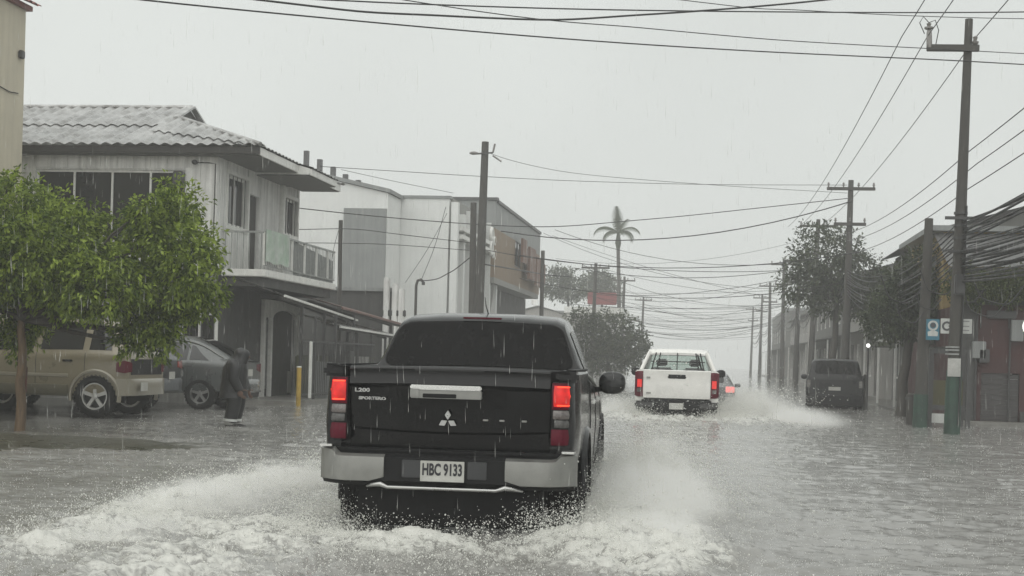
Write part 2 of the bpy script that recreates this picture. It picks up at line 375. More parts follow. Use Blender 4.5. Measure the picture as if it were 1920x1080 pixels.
def build_water():
    a = np.concatenate([np.linspace(-180, -42, 30)[:-1], np.linspace(-42, -29, 60)[:-1], np.linspace(-29, 15, 760)[:-1], np.linspace(15, 32, 70)[:-1], np.linspace(32, 180, 30)[:-1]])
    a = np.radians(a)                                     # 0 = straight down the street, clockwise positive
    r1 = np.geomspace(.4, 6.2, 22)[:-1]; r2 = np.geomspace(6.2, 62, 520)[:-1]; r3 = np.geomspace(62, 430, 60)
    r = np.concatenate([r1, r2, r3]); A, Rr = np.meshgrid(a, r)
    X = Rr * np.sin(A); Y = Rr * np.cos(A); z, foam = water_z(X, Y)
    n, m = A.shape
    co = np.stack([X, Y, z], -1).reshape(-1, 3)
    i = np.arange(n - 1)[:, None] * m + np.arange(m)[None, :]; j = np.arange(n - 1)[:, None] * m + (np.arange(m)[None, :] + 1) % m
    q = np.stack([i, i + m, j + m, j], -1).reshape(-1, 4)
    q = np.ascontiguousarray(q[:, ::-1])
    me = bpy.data.meshes.new('flood_water'); nf = len(q)
    me.vertices.add(len(co)); me.vertices.foreach_set('co', co.ravel().astype(np.float32))
    me.loops.add(nf * 4); me.loops.foreach_set('vertex_index', q.ravel().astype(np.int32))
    me.polygons.add(nf); me.polygons.foreach_set('loop_start', np.arange(0, nf * 4, 4, dtype=np.int32)); me.polygons.foreach_set('loop_total', np.full(nf, 4, np.int32))
    me.update(calc_edges=True)
    at = me.attributes.new('foam', 'FLOAT', 'POINT'); at.data.foreach_set('value', foam.ravel().astype(np.float32))
    me.shade_smooth()
    m = bpy.data.materials.new('muddy_water'); m.use_nodes = True; nt = m.node_tree; N = nt.nodes; L = nt.links; b = N['Principled BSDF']
    tc = N.new('ShaderNodeTexCoord'); mp = N.new('ShaderNodeMapping'); mp.inputs['Scale'].default_value = (1, 2.1, 1); L.new(tc.outputs['Object'], mp.inputs['Vector'])
    n0 = N.new('ShaderNodeTexNoise'); n0.inputs['Scale'].default_value = .6; n0.inputs['Detail'].default_value = 5; L.new(mp.outputs['Vector'], n0.inputs['Vector'])
    rp = N.new('ShaderNodeValToRGB'); rp.color_ramp.elements[0].position = .3; rp.color_ramp.elements[1].position = .7
    rp.color_ramp.elements[0].color = (.195, .192, .178, 1); rp.color_ramp.elements[1].color = (.275, .272, .258, 1); L.new(n0.outputs['Fac'], rp.inputs['Fac'])
    fa = N.new('ShaderNodeAttribute'); fa.attribute_name = 'foam'
    n4 = N.new('ShaderNodeTexNoise'); n4.inputs['Scale'].default_value = 13; n4.inputs['Detail'].default_value = 7; n4.inputs['Roughness'].default_value = .7; L.new(mp.outputs['Vector'], n4.inputs['Vector'])
    ad = N.new('ShaderNodeMath'); ad.operation = 'MULTIPLY_ADD'; ad.inputs[1].default_value = 1.6; ad.inputs[2].default_value = -.8; L.new(n4.outputs['Fac'], ad.inputs[0])
    a2 = N.new('ShaderNodeMath'); a2.operation = 'ADD'; L.new(fa.outputs['Fac'], a2.inputs[0]); L.new(ad.outputs[0], a2.inputs[1])
    sm = N.new('ShaderNodeMapRange'); sm.interpolation_type = 'SMOOTHSTEP'; sm.inputs['From Min'].default_value = .18; sm.inputs['From Max'].default_value = .95; L.new(a2.outputs[0], sm.inputs['Value'])
    mul = N.new('ShaderNodeMath'); mul.operation = 'MULTIPLY'; L.new(sm.outputs['Result'], mul.inputs[0])
    g0 = N.new('ShaderNodeMapRange'); g0.inputs['From Min'].default_value = .02; g0.inputs['From Max'].default_value = .3; L.new(fa.outputs['Fac'], g0.inputs['Value']); L.new(g0.outputs['Result'], mul.inputs[1])
    mx = N.new('ShaderNodeMixRGB'); L.new(mul.outputs[0], mx.inputs['Fac']); L.new(rp.outputs['Color'], mx.inputs['Color1']); mx.inputs['Color2'].default_value = (.54, .54, .505, 1)
    L.new(mx.outputs['Color'], b.inputs['Base Color'])
    ro = N.new('ShaderNodeMapRange'); ro.inputs['To Min'].default_value = .06; ro.inputs['To Max'].default_value = .42; L.new(mul.outputs[0], ro.inputs['Value']); L.new(ro.outputs['Result'], b.inputs['Roughness'])
    b.inputs['IOR'].default_value = 1.33
    n5 = N.new('ShaderNodeTexNoise'); n5.inputs['Scale'].default_value = 9; n5.inputs['Detail'].default_value = 6; n5.inputs['Roughness'].default_value = .62; n5.inputs['Distortion'].default_value = .4; L.new(mp.outputs['Vector'], n5.inputs['Vector'])
    vo = N.new('ShaderNodeTexVoronoi'); vo.inputs['Scale'].default_value = 7; L.new(tc.outputs['Object'], vo.inputs['Vector'])        # rings of falling drops
    wv = N.new('ShaderNodeMath'); wv.operation = 'SINE'; m6 = N.new('ShaderNodeMath'); m6.operation = 'MULTIPLY'; m6.inputs[1].default_value = 42; L.new(vo.outputs['Distance'], m6.inputs[0]); L.new(m6.outputs[0], wv.inputs[0])
    m7 = N.new('ShaderNodeMath'); m7.operation = 'MULTIPLY_ADD'; m7.inputs[1].default_value = .0; L.new(wv.outputs[0], m7.inputs[0]); L.new(n5.outputs['Fac'], m7.inputs[2])
    bp = N.new('ShaderNodeBump'); bp.inputs['Strength'].default_value = .45; bp.inputs['Distance'].default_value = .02; L.new(m7.outputs[0], bp.inputs['Height']); L.new(bp.outputs['Normal'], b.inputs['Normal'])
    me.materials.append(m)
    o = bpy.data.objects.new('flood_water', me); col.objects.link(o); o['kind'] = 'structure'; return o
WATER = build_water()
# ------------------------------------------------------------------ surfaces of the buildings
WALLWHITE = mat('limewash_white', (.68, .68, .66), rough=.8, var=.12, scale=2.5, bump=.25, bscale=30, streak=.7)
WALLGREY = mat('stained_render', (.26, .26, .245), rough=.85, var=.18, scale=2, bump=.3, bscale=25, streak=.6)
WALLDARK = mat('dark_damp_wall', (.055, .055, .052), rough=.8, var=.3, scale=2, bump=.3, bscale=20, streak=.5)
TAN = mat('tan_render', (.50, .46, .36), rough=.85, var=.08, scale=1.2, bump=.2, bscale=40, streak=.22)
BIGWHITE = mat('pale_grey_wall', (.66, .67, .655), rough=.85, var=.07, scale=.8, bump=.2, bscale=15, streak=.13)
PANELGREY = mat('zinc_panel', (.22, .23, .225), rough=.6, var=.1, scale=2, streak=.35)
SHEET = mat('wet_zinc_sheet', (.42, .42, .415), rough=.30, metal=.4, var=.3, scale=1.3, dirt=(.10, .09, .08), dirt_amt=.75)
DARKSHEET = mat('dark_roof_sheet', (.10, .10, .098), rough=.4, metal=.3, var=.3, scale=1.5, dirt=(.05, .045, .04), dirt_amt=.5)
RUSTSHEET = mat('rusty_roof_sheet', (.17, .10, .085), rough=.5, var=.4, scale=2, dirt=(.09, .05, .04), dirt_amt=.6)
WHITETRIM = mat('white_trim', (.68, .68, .65), rough=.6, var=.12, scale=6, streak=.3)
DARKWOOD = mat('dark_wood', (.035, .033, .03), rough=.6, var=.35, scale=5, stretch=(6, 6, .6))
SOFFIT = mat('soffit_board', (.13, .13, .12), rough=.8, var=.15, scale=3, stretch=(1, 6, 1))
WINGLASS = mat('house_glass', (.012, .013, .014), rough=.08, var=.3, scale=1)
IRON = mat('painted_iron', (.05, .05, .05), rough=.5, var=.3, scale=9)
PALEIRON = mat('pale_iron', (.26, .27, .26), rough=.5, var=.3, scale=9)
ORANGE = mat('orange_render', (.23, .17, .115), rough=.85, var=.12, scale=1.5, streak=.35)
BROWNPANEL = mat('brown_panel', (.14, .065, .04), rough=.6, var=.25, scale=2, streak=.3)
MAROON = mat('maroon_wall', (.052, .019, .018), rough=.7, var=.25, scale=1.5, streak=.5)
SHUTTER = mat('grey_shutter', (.05, .046, .045), rough=.5, var=.2, scale=2, streak=.4)
OCHRE = mat('ochre_wall', (.34, .25, .11), rough=.85, var=.15, scale=1.5, streak=.4)
FARWALL = mat('far_pale_wall', (.36, .35, .33), rough=.9, var=.15, scale=1, streak=.4)
FARDARK = mat('far_dark_wall', (.13, .13, .12), rough=.9, var=.25, scale=1, streak=.4)
REDROOF = mat('red_tile', (.17, .05, .04), rough=.6, var=.3, scale=3)
REDSIGN = mat('red_canopy', (.22, .055, .055), rough=.5, var=.15)
YELLOW = mat('yellow_paint', (.45, .30, .05), rough=.5, var=.3, scale=6, streak=.5)
CONCRETE = mat('wet_concrete', (.20, .195, .18), rough=.45, var=.25, scale=3, bump=.3, bscale=30, dirt=(.10, .095, .085), dirt_amt=.6)
GREENPAINT = mat('green_pole_paint', (.026, .058, .042), rough=.6, var=.45, scale=5, streak=.85)
POLEWOOD = mat('weathered_pole', (.055, .052, .046), rough=.75, var=.35, scale=4, stretch=(8, 8, .7), bump=.4, bscale=20)
CABLE = mat('black_cable', (.018, .018, .018), rough=.5)

def wall(root, name, m, O, U, W, H, holes=(), th=.15, inn=(0, 1, 0)):
    """wall sheet with real openings; U along it, inn the way its thickness goes"""
    O, U, inn = Vector(O), Vector(U).normalized(), Vector(inn).normalized() * th; Z = Vector((0, 0, 1)); b = MB()
    us = sorted(set([0, W] + [min(max(h[k], 0), W) for h in holes for k in (0, 1)])); vs = sorted(set([0, H] + [min(max(h[k], 0), H) for h in holes for k in (2, 3)]))
    def P(u, v, d=0): return O + U * u + Z * v + inn * d
    def hole(i, j):
        if i < 0 or j < 0 or i >= len(us) - 1 or j >= len(vs) - 1: return True
        cu, cv = (us[i] + us[i + 1]) / 2, (vs[j] + vs[j + 1]) / 2
        return any(h[0] < cu < h[1] and h[2] < cv < h[3] for h in holes)
    for i in range(len(us) - 1):
        for j in range(len(vs) - 1):
            if hole(i, j): continue
            u0, u1, v0, v1 = us[i], us[i + 1], vs[j], vs[j + 1]
            b.poly([P(u0, v0), P(u1, v0), P(u1, v1), P(u0, v1)]); b.poly([P(u0, v0, 1), P(u0, v1, 1), P(u1, v1, 1), P(u1, v0, 1)])
            if hole(i - 1, j): b.poly([P(u0, v0), P(u0, v1), P(u0, v1, 1), P(u0, v0, 1)])
            if hole(i + 1, j): b.poly([P(u1, v0), P(u1, v0, 1), P(u1, v1, 1), P(u1, v1)])
            if hole(i, j - 1): b.poly([P(u0, v0), P(u0, v0, 1), P(u1, v0, 1), P(u1, v0)])
            if hole(i, j + 1): b.poly([P(u0, v1), P(u1, v1), P(u1, v1, 1), P(u0, v1, 1)])
    bm_ = b.build(name, m, root, world=True, recalc=False); return bm_
def window(root, O, U, u0, u1, v0, v1, inn=(0, 1, 0), fm=None, gm=None, nx=1, ny=1, fw=.05, depth=.07, bars=0, name='window', bm=None):
    """window (frame mesh) > pane..., bar..."""
    O, U, N = Vector(O), Vector(U).normalized(), Vector(inn).normalized(); Z = Vector((0, 0, 1)); fm = fm or WHITETRIM
    def P(u, v, d): return O + U * u + Z * v + N * d
    b = MB()
    def st(ua, ub, va, vb, d, t): b.obox(P((ua + ub) / 2, (va + vb) / 2, d), U * (ub - ua) / 2, Z * (vb - va) / 2, N * t / 2)
    g = .004
    st(u0 + g, u1 - g, v0 + g, v0 + fw, depth, .06); st(u0 + g, u1 - g, v1 - fw, v1 - g, depth, .06); st(u0 + g, u0 + fw, v0 + fw, v1 - fw, depth, .06); st(u1 - fw, u1 - g, v0 + fw, v1 - fw, depth, .06)
    for i in range(1, nx): u = lerp(u0, u1, i / nx); st(u - fw * .4, u + fw * .4, v0 + fw, v1 - fw, depth, .05)
    for j in range(1, ny): v = lerp(v0, v1, j / ny); st(u0 + fw, u1 - fw, v - fw * .4, v + fw * .4, depth, .045)
    fr = b.build(name, fm, root, world=True)
    for i in range(nx):
        for j in range(ny):
            p = MB(); ua, ub, va, vb = lerp(u0, u1, i / nx) + fw * .4, lerp(u0, u1, (i + 1) / nx) - fw * .4, lerp(v0, v1, j / ny) + fw * .4, lerp(v0, v1, (j + 1) / ny) - fw * .4
            p.obox(P((ua + ub) / 2, (va + vb) / 2, depth + .012 + .004 * rnd.random()), U * (ub - ua) / 2, Z * (vb - va) / 2, N * .004); p.build('pane', gm or WINGLASS, fr, world=True)
    for i in range(bars):
        u = lerp(u0, u1, (i + .5) / bars); MB().bar(P(u, v0 + .01, .01), P(u, v1 - .01, .01), .018, .018).build('bar', bm or IRON, fr, world=True)
    return fr
def boards(root, name, m, O, U, W, H, w, holes=(), out=(0, -1, 0), th=.015, v0=0, gap=.012):
    """upright boards laid on a wall, cut round its openings"""
    O, U, N = Vector(O), Vector(U).normalized(), Vector(out).normalized(); Z = Vector((0, 0, 1)); n = max(1, round(W / w))
    for i in range(n):
        a, b_ = W * i / n + gap / 2, W * (i + 1) / n - gap / 2; spans = [(v0, H)]
        for h in holes:
            if h[0] < b_ - .02 and h[1] > a + .02:
                if h[0] > a + .05: b_ = min(b_, h[0] - .004); continue
                if h[1] < b_ - .05 and h[1] > a: a = max(a, h[1] + .004); continue
                spans = [q for s0, s1 in spans for q in ((s0, min(s1, h[2])), (max(s0, h[3]), s1)) if q[1] - q[0] > .05]
        if b_ - a < .04: continue
        t = th * (1 + .35 * rnd.random())
        for s0, s1 in spans:
            MB().obox(O + U * (a + b_) / 2 + Z * (s0 + s1) / 2 + N * (t / 2 + .002), U * (b_ - a) / 2, Z * ((s1 - s0) / 2 - .003), N * t / 2).build(name, m, root, world=True)
def sheet_roof(root, name, m, O, U, Vv, W, vmax, vmin=lambda u: 0, pw=.3, amp=.03, sw=.9, rows=2, th=.02, ov=.12):
    """corrugated sheets on a slope; U along the eave, Vv up the slope, each sheet its own part"""
    O, U, Vv = Vector(O), Vector(U).normalized(), Vector(Vv).normalized(); N = U.cross(Vv).normalized()
    if N.z < 0: N = -N
    ns = max(1, round(W / sw)); k = max(4, int(sw / pw * 6))
    for i in range(ns):
        ua, ub = W * i / ns, W * (i + 1) / ns + .04
        mx = max(vmax(u) for u in (ua, (ua + ub) / 2, ub))
        for r in range(rows):
            rr = []; tilt = .018 * (rows - r); jit = rnd.uniform(-.008, .008)
            ok = False; pts_t = []; pts_b = []
            for j in range(k + 1):
                u = lerp(ua, ub, j / k); v1 = vmax(u); v0 = vmin(u); L = v1 - v0
                a = v0 + L * r / rows - (ov if r else 0) + jit; b_ = v0 + L * (r + 1) / rows
                if L < .06: a, b_ = v1 - .03, v1
                else: ok = True
                c = amp * (0.5 + .5 * math.cos(2 * math.pi * u / pw)) ** .8
                pts_b.append(O + U * u + Vv * a + N * (c + .02 * r + .012)); pts_t.append(O + U * u + Vv * b_ + N * (c + .02 * r))
            if not ok: continue
            b = MB()
            for j in range(k):
                b.poly([pts_b[j], pts_b[j + 1], pts_t[j + 1], pts_t[j]]); b.poly([pts_b[j] - N * .006, pts_t[j] - N * .006, pts_t[j + 1] - N * .006, pts_b[j + 1] - N * .006]); b.poly([pts_b[j], pts_b[j] - N * .006, pts_b[j + 1] - N * .006, pts_b[j + 1]])
            b.build(name, m, root, world=True, smooth=50, recalc=False)
def slab(root, name, m, x0, x1, y0, y1, z0, z1, bevel=0): return MB().box(x0, x1, y0, y1, z0, z1).build(name, m, root, world=True, bevel=bevel)

# ------------------------------------------------------------------ kerb and pavements, the wet lot
def ground_sheets():
    b = MB(); n = 26; nx = 10                                        # the lot rises out of the water by a few centimetres
    ASPH = mat('wet_asphalt', (.085, .085, .082), rough=.10, var=.3, scale=2.2, bump=.3, bscale=45, dirt=(.14, .135, .125), dirt_amt=.7, spec=.5)
    rows = []
    for i in range(n + 1):
        y = lerp(20.8, 33.0, i / n)
        e = -9.9 - .6 * math.sin(y * .8) - .25 * math.sin(y * 2.3 + 1) - (1.2 if y < 22 else 0) * max(0, 22 - y)
        rows.append([(lerp(e, -26, j / nx), y, (-.05 + .085 * min(1, (j / nx) * 5)) - max(0, (21.6 - y)) * .12) for j in range(nx + 1)])
    for i in range(n):
        for j in range(nx): b.poly([rows[i][j], rows[i][j + 1], rows[i + 1][j + 1], rows[i + 1][j]])
    o = b.build('parking_lot', ASPH, None, smooth=80); o['kind'] = 'structure'
    o = MB().box(-11.6, -9.75, 33.2, 95, -.2, .10).build('pavement', CONCRETE, None, bevel=.03); o['kind'] = 'structure'
    o = MB().box(-9.745, -9.6, 33.2, 95, -.2, .13).build('kerb', CONCRETE, None, bevel=.02); o['kind'] = 'structure'
    o = MB().box(5.4, 22, 36, 190, -.2, .06).build('pavement', CONCRETE, None, bevel=.03); o['kind'] = 'structure'
ground_sheets()
def muddy_verge():
    n, m = 150, 90; xs = np.linspace(-16, -5.2, n); ys = np.linspace(15.2, 20.6, m); A, B = np.meshgrid(xs, ys); z, k = verge_h(A, B); b = MB()
    b.v = [tuple(q) for q in np.stack([A, B, z], -1).reshape(-1, 3)]
    for j in range(m - 1):
        for i in range(n - 1):
            if k[j, i] + k[j + 1, i + 1] > .02: b.f.append((j * n + i, j * n + i + 1, (j + 1) * n + i + 1, (j + 1) * n + i))
    o = b.build('muddy_verge', mat('wet_mud', (.052, .048, .034), rough=.32, var=.4, scale=3, bump=.6, bscale=25, dirt=(.03, .035, .018), dirt_amt=.6), None, smooth=80); o['kind'] = 'structure'
muddy_verge()

# ================================================================== the tan building at the left edge
def tan_building():
    Y1 = 30.4; C = gy(41, 300, Y1); x1 = C.x; top = gx(45, 18, x1).z
    root = thing('tan_building', 'tall tan rendered building with red eave at the left edge', 'building', (x1, Y1, 0))
    wall(root, 'wall', TAN, (x1, 14.0, 0), (0, 1, 0), Y1 - 14.0, top, [], .25, (-1, 0, 0))
    wall(root, 'wall', TAN, (x1 - 9, Y1, 0), (1, 0, 0), 9 - .26, top, [], .25, (0, -1, 0))
    slab(root, 'eave_board', REDROOF, x1 - 9, x1 + .10, 13.6, Y1 + .12, top + .003, top + .11)
    V = Vector((-1, 0, .42)); sheet_roof(root, 'roof_sheet', REDROOF, (x1 + .25, 13.6, top + .10), (0, 1, 0), V, Y1 + .15 - 13.6, lambda u: 3.2, pw=.22, amp=.05, sw=1.1, rows=2)
    lp = gx(42, 103, x1 + .05); MB().box(x1 + .004, x1 + .10, lp.y - .12, lp.y + .05, lp.z - .09, lp.z + .09).build('wall_lamp', IRON, root, world=True, bevel=.02)
    MB().tube([gx(px, py, x1 + .02) for px, py in ((-90, 128), (-20, 152), (2, 163), (18, 172), (34, 175))], .012, 6).build('wall_cable', CABLE, root, world=True)
tan_building()

# ================================================================== the white house with the balcony
def balcony_house():
    Xh, Y0, Y1 = -11.6, 32.3, 38.9; XL = -19.0
    root = thing('balcony_house', 'white two-storey house with corrugated roof and street balcony', 'house', (Xh, Y0, 0))
    ze = 5.98; zf = 3.2                                              # eave, upper floor
    zt = gy(200, 318, Y0).z; zb = gy(200, 440, Y0).z
    u_ = lambda px: gy(px, 380, Y0).x - XL
    # gable-side wall facing the lot: a long band of dark glazing upstairs, a window down at the car park
    w0, w1 = u_(66), u_(352)
    d0, d1 = u_(345), u_(413); dz0, dz1 = gy(380, 650, Y0).z, gy(380, 585, Y0).z
    W = Xh - XL
    lo = [(d0, d1, dz0, dz1), (1.2, 3.0, .9, 2.2)]
    wall(root, 'wall', WALLGREY, (XL, Y0, 0), (1, 0, 0), W, zf, lo, .18)
    wall(root, 'wall', WALLWHITE, (XL, Y0, zf), (1, 0, 0), W, ze + .05 - zf, [(w0, w1, zb - zf, zt - zf)], .18)
    window(root, (XL, Y0, 0), (1, 0, 0), w0, w1, zb, zt, nx=4, fw=.055)
    window(root, (XL, Y0, 0), (1, 0, 0), d0, d1, dz0, dz1, nx=2, fw=.07, bars=6)
    window(root, (XL, Y0, 0), (1, 0, 0), 1.2, 3.0, .9, 2.2, nx=2, fw=.07)
    boards(root, 'wall_board', WALLWHITE, (XL, Y0, zf), (1, 0, 0), W, ze - .05 - zf, .42, [(w0 - .03, w1 + .03, zb - zf - .03, zt - zf + .03)])
    # street wall
    v_ = lambda px, py: gx(px, py, Xh)
    def uu(px): return gx(px, 420, Xh).y - Y0
    L = Y1 - Y0
    wa = (uu(424), uu(462), gx(440, 425, Xh).z + .0, gx(440, 330, Xh).z); 
    dr = (uu(466), uu(485), zf + .05, gx(475, 366, Xh).z); wb_ = (uu(528), uu(556), gx(540, 440, Xh).z, gx(540, 372, Xh).z)
    up = [(a, b, c - zf, d - zf) for a, b, c, d in (wa, dr, wb_)]
    SW = (Xh, Y0 + .18, zf); off = .18
    hol = [(a - off, b - off, c, d) for a, b, c, d in up]
    wall(root, 'wall', WALLWHITE, SW, (0, 1, 0), L - off, ze - zf, hol, .18, (-1, 0, 0))
    boards(root, 'wall_board', WALLWHITE, SW, (0, 1, 0), L - off, ze - .05 - zf, .55, [(a - .02, b + .02, c - .02, d + .02) for a, b, c, d in hol], (1, 0, 0))
    for a, b, c, d in (hol[0], hol[2]):
        window(root, SW, (0, 1, 0), a, b, c, d, inn=(-1, 0, 0), nx=2, ny=1, fw=.06, bars=5, depth=.10)
        for (q0, q1, r0, r1) in ((a - .09, b + .09, d + .003, d + .09), (a - .09, b + .09, c - .10, c - .003), (a - .09, a - .003, c, d), (b + .003, b + .09, c, d)):
            slab(root, 'window_trim', WHITETRIM, Xh + .003, Xh + .045, SW[1] + q0, SW[1] + q1, zf + r0, zf + r1)
    a, b, c, d = hol[1]; slab(root, 'door', DARKWOOD, Xh - .14, Xh - .08, SW[1] + a + .01, SW[1] + b - .01, zf + c, zf + d - .01, bevel=.01)
    slab(root, 'wall_post', WHITETRIM, Xh + .02, Xh + .14, SW[1] + uu(522) - off, SW[1] + uu(522) - off + .14, zf + .01, ze - .02)
    # ground floor on the street: dark, a white arched door surround, grilled openings
    def gu(px): return gx(px, 660, Xh).y - Y0 - off
    a0, a1 = gu(487), gu(553); g1 = (a0 + .16, a1 - .16, .12, 2.45)
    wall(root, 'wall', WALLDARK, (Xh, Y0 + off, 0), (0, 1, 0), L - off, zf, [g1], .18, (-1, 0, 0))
    ar = MB()                                                       # the surround: jambs, mullions and a scalloped head
    y0_, y1_ = Y0 + off + a0, Y0 + off + a1
    for q0, q1, z0, z1 in ((y0_, y0_ + .16, .1, 2.35), (y1_ - .16, y1_, .1, 2.35), (y0_ + .62, y0_ + .75, .1, 2.2)):
        slab(root, 'door_jamb', WHITETRIM, Xh + .004, Xh + .10, q0, q1, z0, z1)
    hd = [(Xh + .006, y0_, 2.353), (Xh + .006, y0_ + .16, 2.353), (Xh + .006, y0_ + .2, 2.16), (Xh + .006, y0_ + .70, 2.16)]
    n = 10; ym, yw = (y0_ + .75 + y1_ - .2) / 2, (y1_ - .2 - y0_ - .75) / 2
    hd += [(Xh + .006, ym - yw * math.cos(math.pi * i / n), 2.16 + .22 * math.sin(math.pi * i / n)) for i in range(n + 1)]
    hd += [(Xh + .006, y1_ - .16, 2.353), (Xh + .006, y1_, 2.353), (Xh + .006, y1_, 2.62), (Xh + .006, y0_, 2.62)]
    MB().prism(hd, (.10, 0, 0)).build('arched_head', WHITETRIM, root, world=True)
    slab(root, 'door', DARKWOOD, Xh - .12, Xh - .06, y0_ + .76, y1_ - .17, .12, 2.42, bevel=.01)
    slab(root, 'door', IRON, Xh - .12, Xh - .07, y0_ + .17, y0_ + .61, .12, 2.16, bevel=.01)
    for i in range(4): MB().bar((Xh + .02, y0_ + .23 + i * .11, .3), (Xh + .02, y0_ + .23 + i * .11, 2.1), .02, .02).build('grille_bar', PALEIRON, root, world=True)
    slab(root, 'door_panel', WHITETRIM, Xh - .05, Xh - .02, y1_ - .50, y1_ - .18, .15, .75)
    # vertical cladding of the dark ground floor
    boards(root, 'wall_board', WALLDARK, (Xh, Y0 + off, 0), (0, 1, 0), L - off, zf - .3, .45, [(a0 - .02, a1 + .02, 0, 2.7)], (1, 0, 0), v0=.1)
    # balcony slab, railing, banner
    xo = Xh + 1.1; ya = Y0 + .35; yb = Y1 + .1
    slab(root, 'balcony_slab', WHITETRIM, Xh + .02, xo, ya, yb, zf - .17, zf, bevel=.015)
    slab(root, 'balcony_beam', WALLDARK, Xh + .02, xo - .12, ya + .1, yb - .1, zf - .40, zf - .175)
    rail = part_empty('railing', root, (0, 0, 0)); zr = zf + .88
    MB().bar((xo - .05, ya + .03, zr), (xo - .05, yb - .03, zr), .05, .045).build('top_rail', PALEIRON, rail, world=True)
    MB().bar((xo - .05, ya + .03, zf + .10), (xo - .05, yb - .03, zf + .10), .035, .03).build('bottom_rail', PALEIRON, rail, world=True)
    MB().bar((Xh + .03, ya + .03, zr), (xo - .05, ya + .03, zr), .05, .045).build('top_rail', PALEIRON, rail, world=True)
    k = int((yb - ya) / .14)
    for i in range(k + 1):
        y = lerp(ya + .03, yb - .03, i / k); MB().bar((xo - .05, y, zf + .10), (xo - .05, y, zr), .016 if i % 8 else .05, .016 if i % 8 else .05).build('baluster', PALEIRON if i % 8 else WHITETRIM, rail, world=True)
    for i in range(7): MB().bar((lerp(Xh + .1, xo - .12, i / 6), ya + .03, zf), (lerp(Xh + .1, xo - .12, i / 6), ya + .03, zr), .016, .016).build('baluster', PALEIRON, rail, world=True)
    # corrugated screen along the far half of the balcony
    b = MB(); ys = np.linspace(gx(556, 450, xo).y, yb - .05, 40)
    f = [(xo - .09 + .018 * math.cos(i * 1.6), y) for i, y in enumerate(ys)]
    for i in range(len(f) - 1):
        (xa, y_a), (xb, y_b) = f[i], f[i + 1]; zt1 = zf + .88 - .25 * (i / 40); zt2 = zf + .88 - .25 * ((i + 1) / 40)
        b.poly([(xa, y_a, zf + .02), (xb, y_b, zf + .02), (xb, y_b, zt2), (xa, y_a, zt1)]); b.poly([(xa - .005, y_a, zf + .02), (xa - .005, y_a, zt1), (xb - .005, y_b, zt2), (xb - .005, y_b, zf + .02)])
    b.build('railing_screen', PANELGREY, rail, world=True, recalc=False, smooth=60)
    # roof: front slope, street hip, a small gablet at the ridge's end
    xe, yf, yr = Xh + 1.15, Y0 - .42, 35.4; zr_ = gy(340, 205, yr).z; xr = gy(352, 205, yr).x; xl = XL - .4
    V = Vector((0, yr - yf, zr_ - ze)); Lv = V.length; Wd = xe - xl
    xg = xr                                                          # hip starts under the gablet
    zg = zr_ - .38
    def vmax(u):
        x = xl + u
        if x <= xg + .02: return Lv
        t = (x - xg) / (xe - xg); zz = lerp(zg, ze, t); return Lv * (zz - ze) / (zr_ - ze)
    sheet_roof(root, 'roof_sheet', SHEET, (xl, yf, ze), (1, 0, 0), V, Wd, vmax, pw=.29, amp=.055, sw=.87, rows=2)
    yb2 = 2 * yr - yf + .35                                           # hip plane towards the street
    Hv = Vector((xg - xe, 0, zg - ze)); Hl = Hv.length; HW = yb2 - yf
    def hmax(u):
        y = yf + u; t = (y - yf) / (yr - yf) if y < yr else (yb2 - y) / (yb2 - yr)
        return Hl * min(1, max(0, t) * 1.0 / ((zg - ze) / (zr_ - ze)) * ((zg - ze) / (zr_ - ze)) * 1.25)
    def hm(u):
        y = yf + u; zz = ze + (zr_ - ze) * max(0, ((y - yf) / (yr - yf) if y < yr else (yb2 - y) / (yb2 - yr))); return Hl * min(1, (zz - ze) / (zg - ze))
    sheet_roof(root, 'roof_sheet', SHEET, (xe, yf, ze), (0, 1, 0), Hv, HW, hm, pw=.29, amp=.035, sw=.87, rows=2)
    Vb = Vector((0, yr - yb2, zr_ - ze))
    sheet_roof(root, 'roof_sheet', SHEET, (xl, yb2, ze), (1, 0, 0), Vb, Wd, lambda u: Vb.length * vmax(u) / Lv, pw=.29, amp=.035, sw=1.74, rows=1)
    yga = yr - (yr - yf) * (zr_ - zg) / (zr_ - ze); ygb = yr + (yb2 - yr) * (zr_ - zg) / (zr_ - ze)
    MB().prism([(xg + .05, yga, zg + .02), (xg + .05, ygb, zg + .02), (xg + .05, yr, zr_ + .0)], (-.08, 0, 0)).build('gablet', DARKWOOD, root, world=True)
    MB().bar((xg + .12, yga - .15, zg - .01), (xg + .12, yr, zr_ + .06), .16, .05).build('barge_board', SHEET, root, world=True)
    MB().bar((xg + .12, ygb + .15, zg - .01), (xg + .12, yr, zr_ + .06), .16, .05).build('barge_board', SHEET, root, world=True)
    MB().tube([(xl, yr, zr_ + .05), (xg + .12, yr, zr_ + .05)], .06, 8).build('ridge_cap', SHEET, root, world=True, smooth=60)
    MB().tube([(xg + .05, yga, zg + .05), (xe, yf, ze + .05)], .05, 8).build('hip_cap', SHEET, root, world=True, smooth=60)
    # fascia and soffit
    slab(root, 'fascia', DARKWOOD, xl, xe - .03, yf + .05, yf + .09, ze - .17, ze - .01); slab(root, 'fascia', WHITETRIM, xe - .075, xe - .035, yf + .10, yb2 - .1, ze - .19, ze - .01)
    slab(root, 'soffit', SOFFIT, Xh + .01, xe - .08, yf + .12, yb2 - .12, ze - .20, ze - .175); slab(root, 'soffit', SOFFIT, xl, Xh + .0, yf + .12, Y0 - .005, ze - .195, ze - .17)
    # second, lower stretch of street roof
    xe2 = xe + .35; ya2 = 35.0; yb3 = gx(634, 347, xe + .35).y; ze2 = ze - .10
    Hv2 = Vector((Xh - .6 - xe2, 0, .52)); 
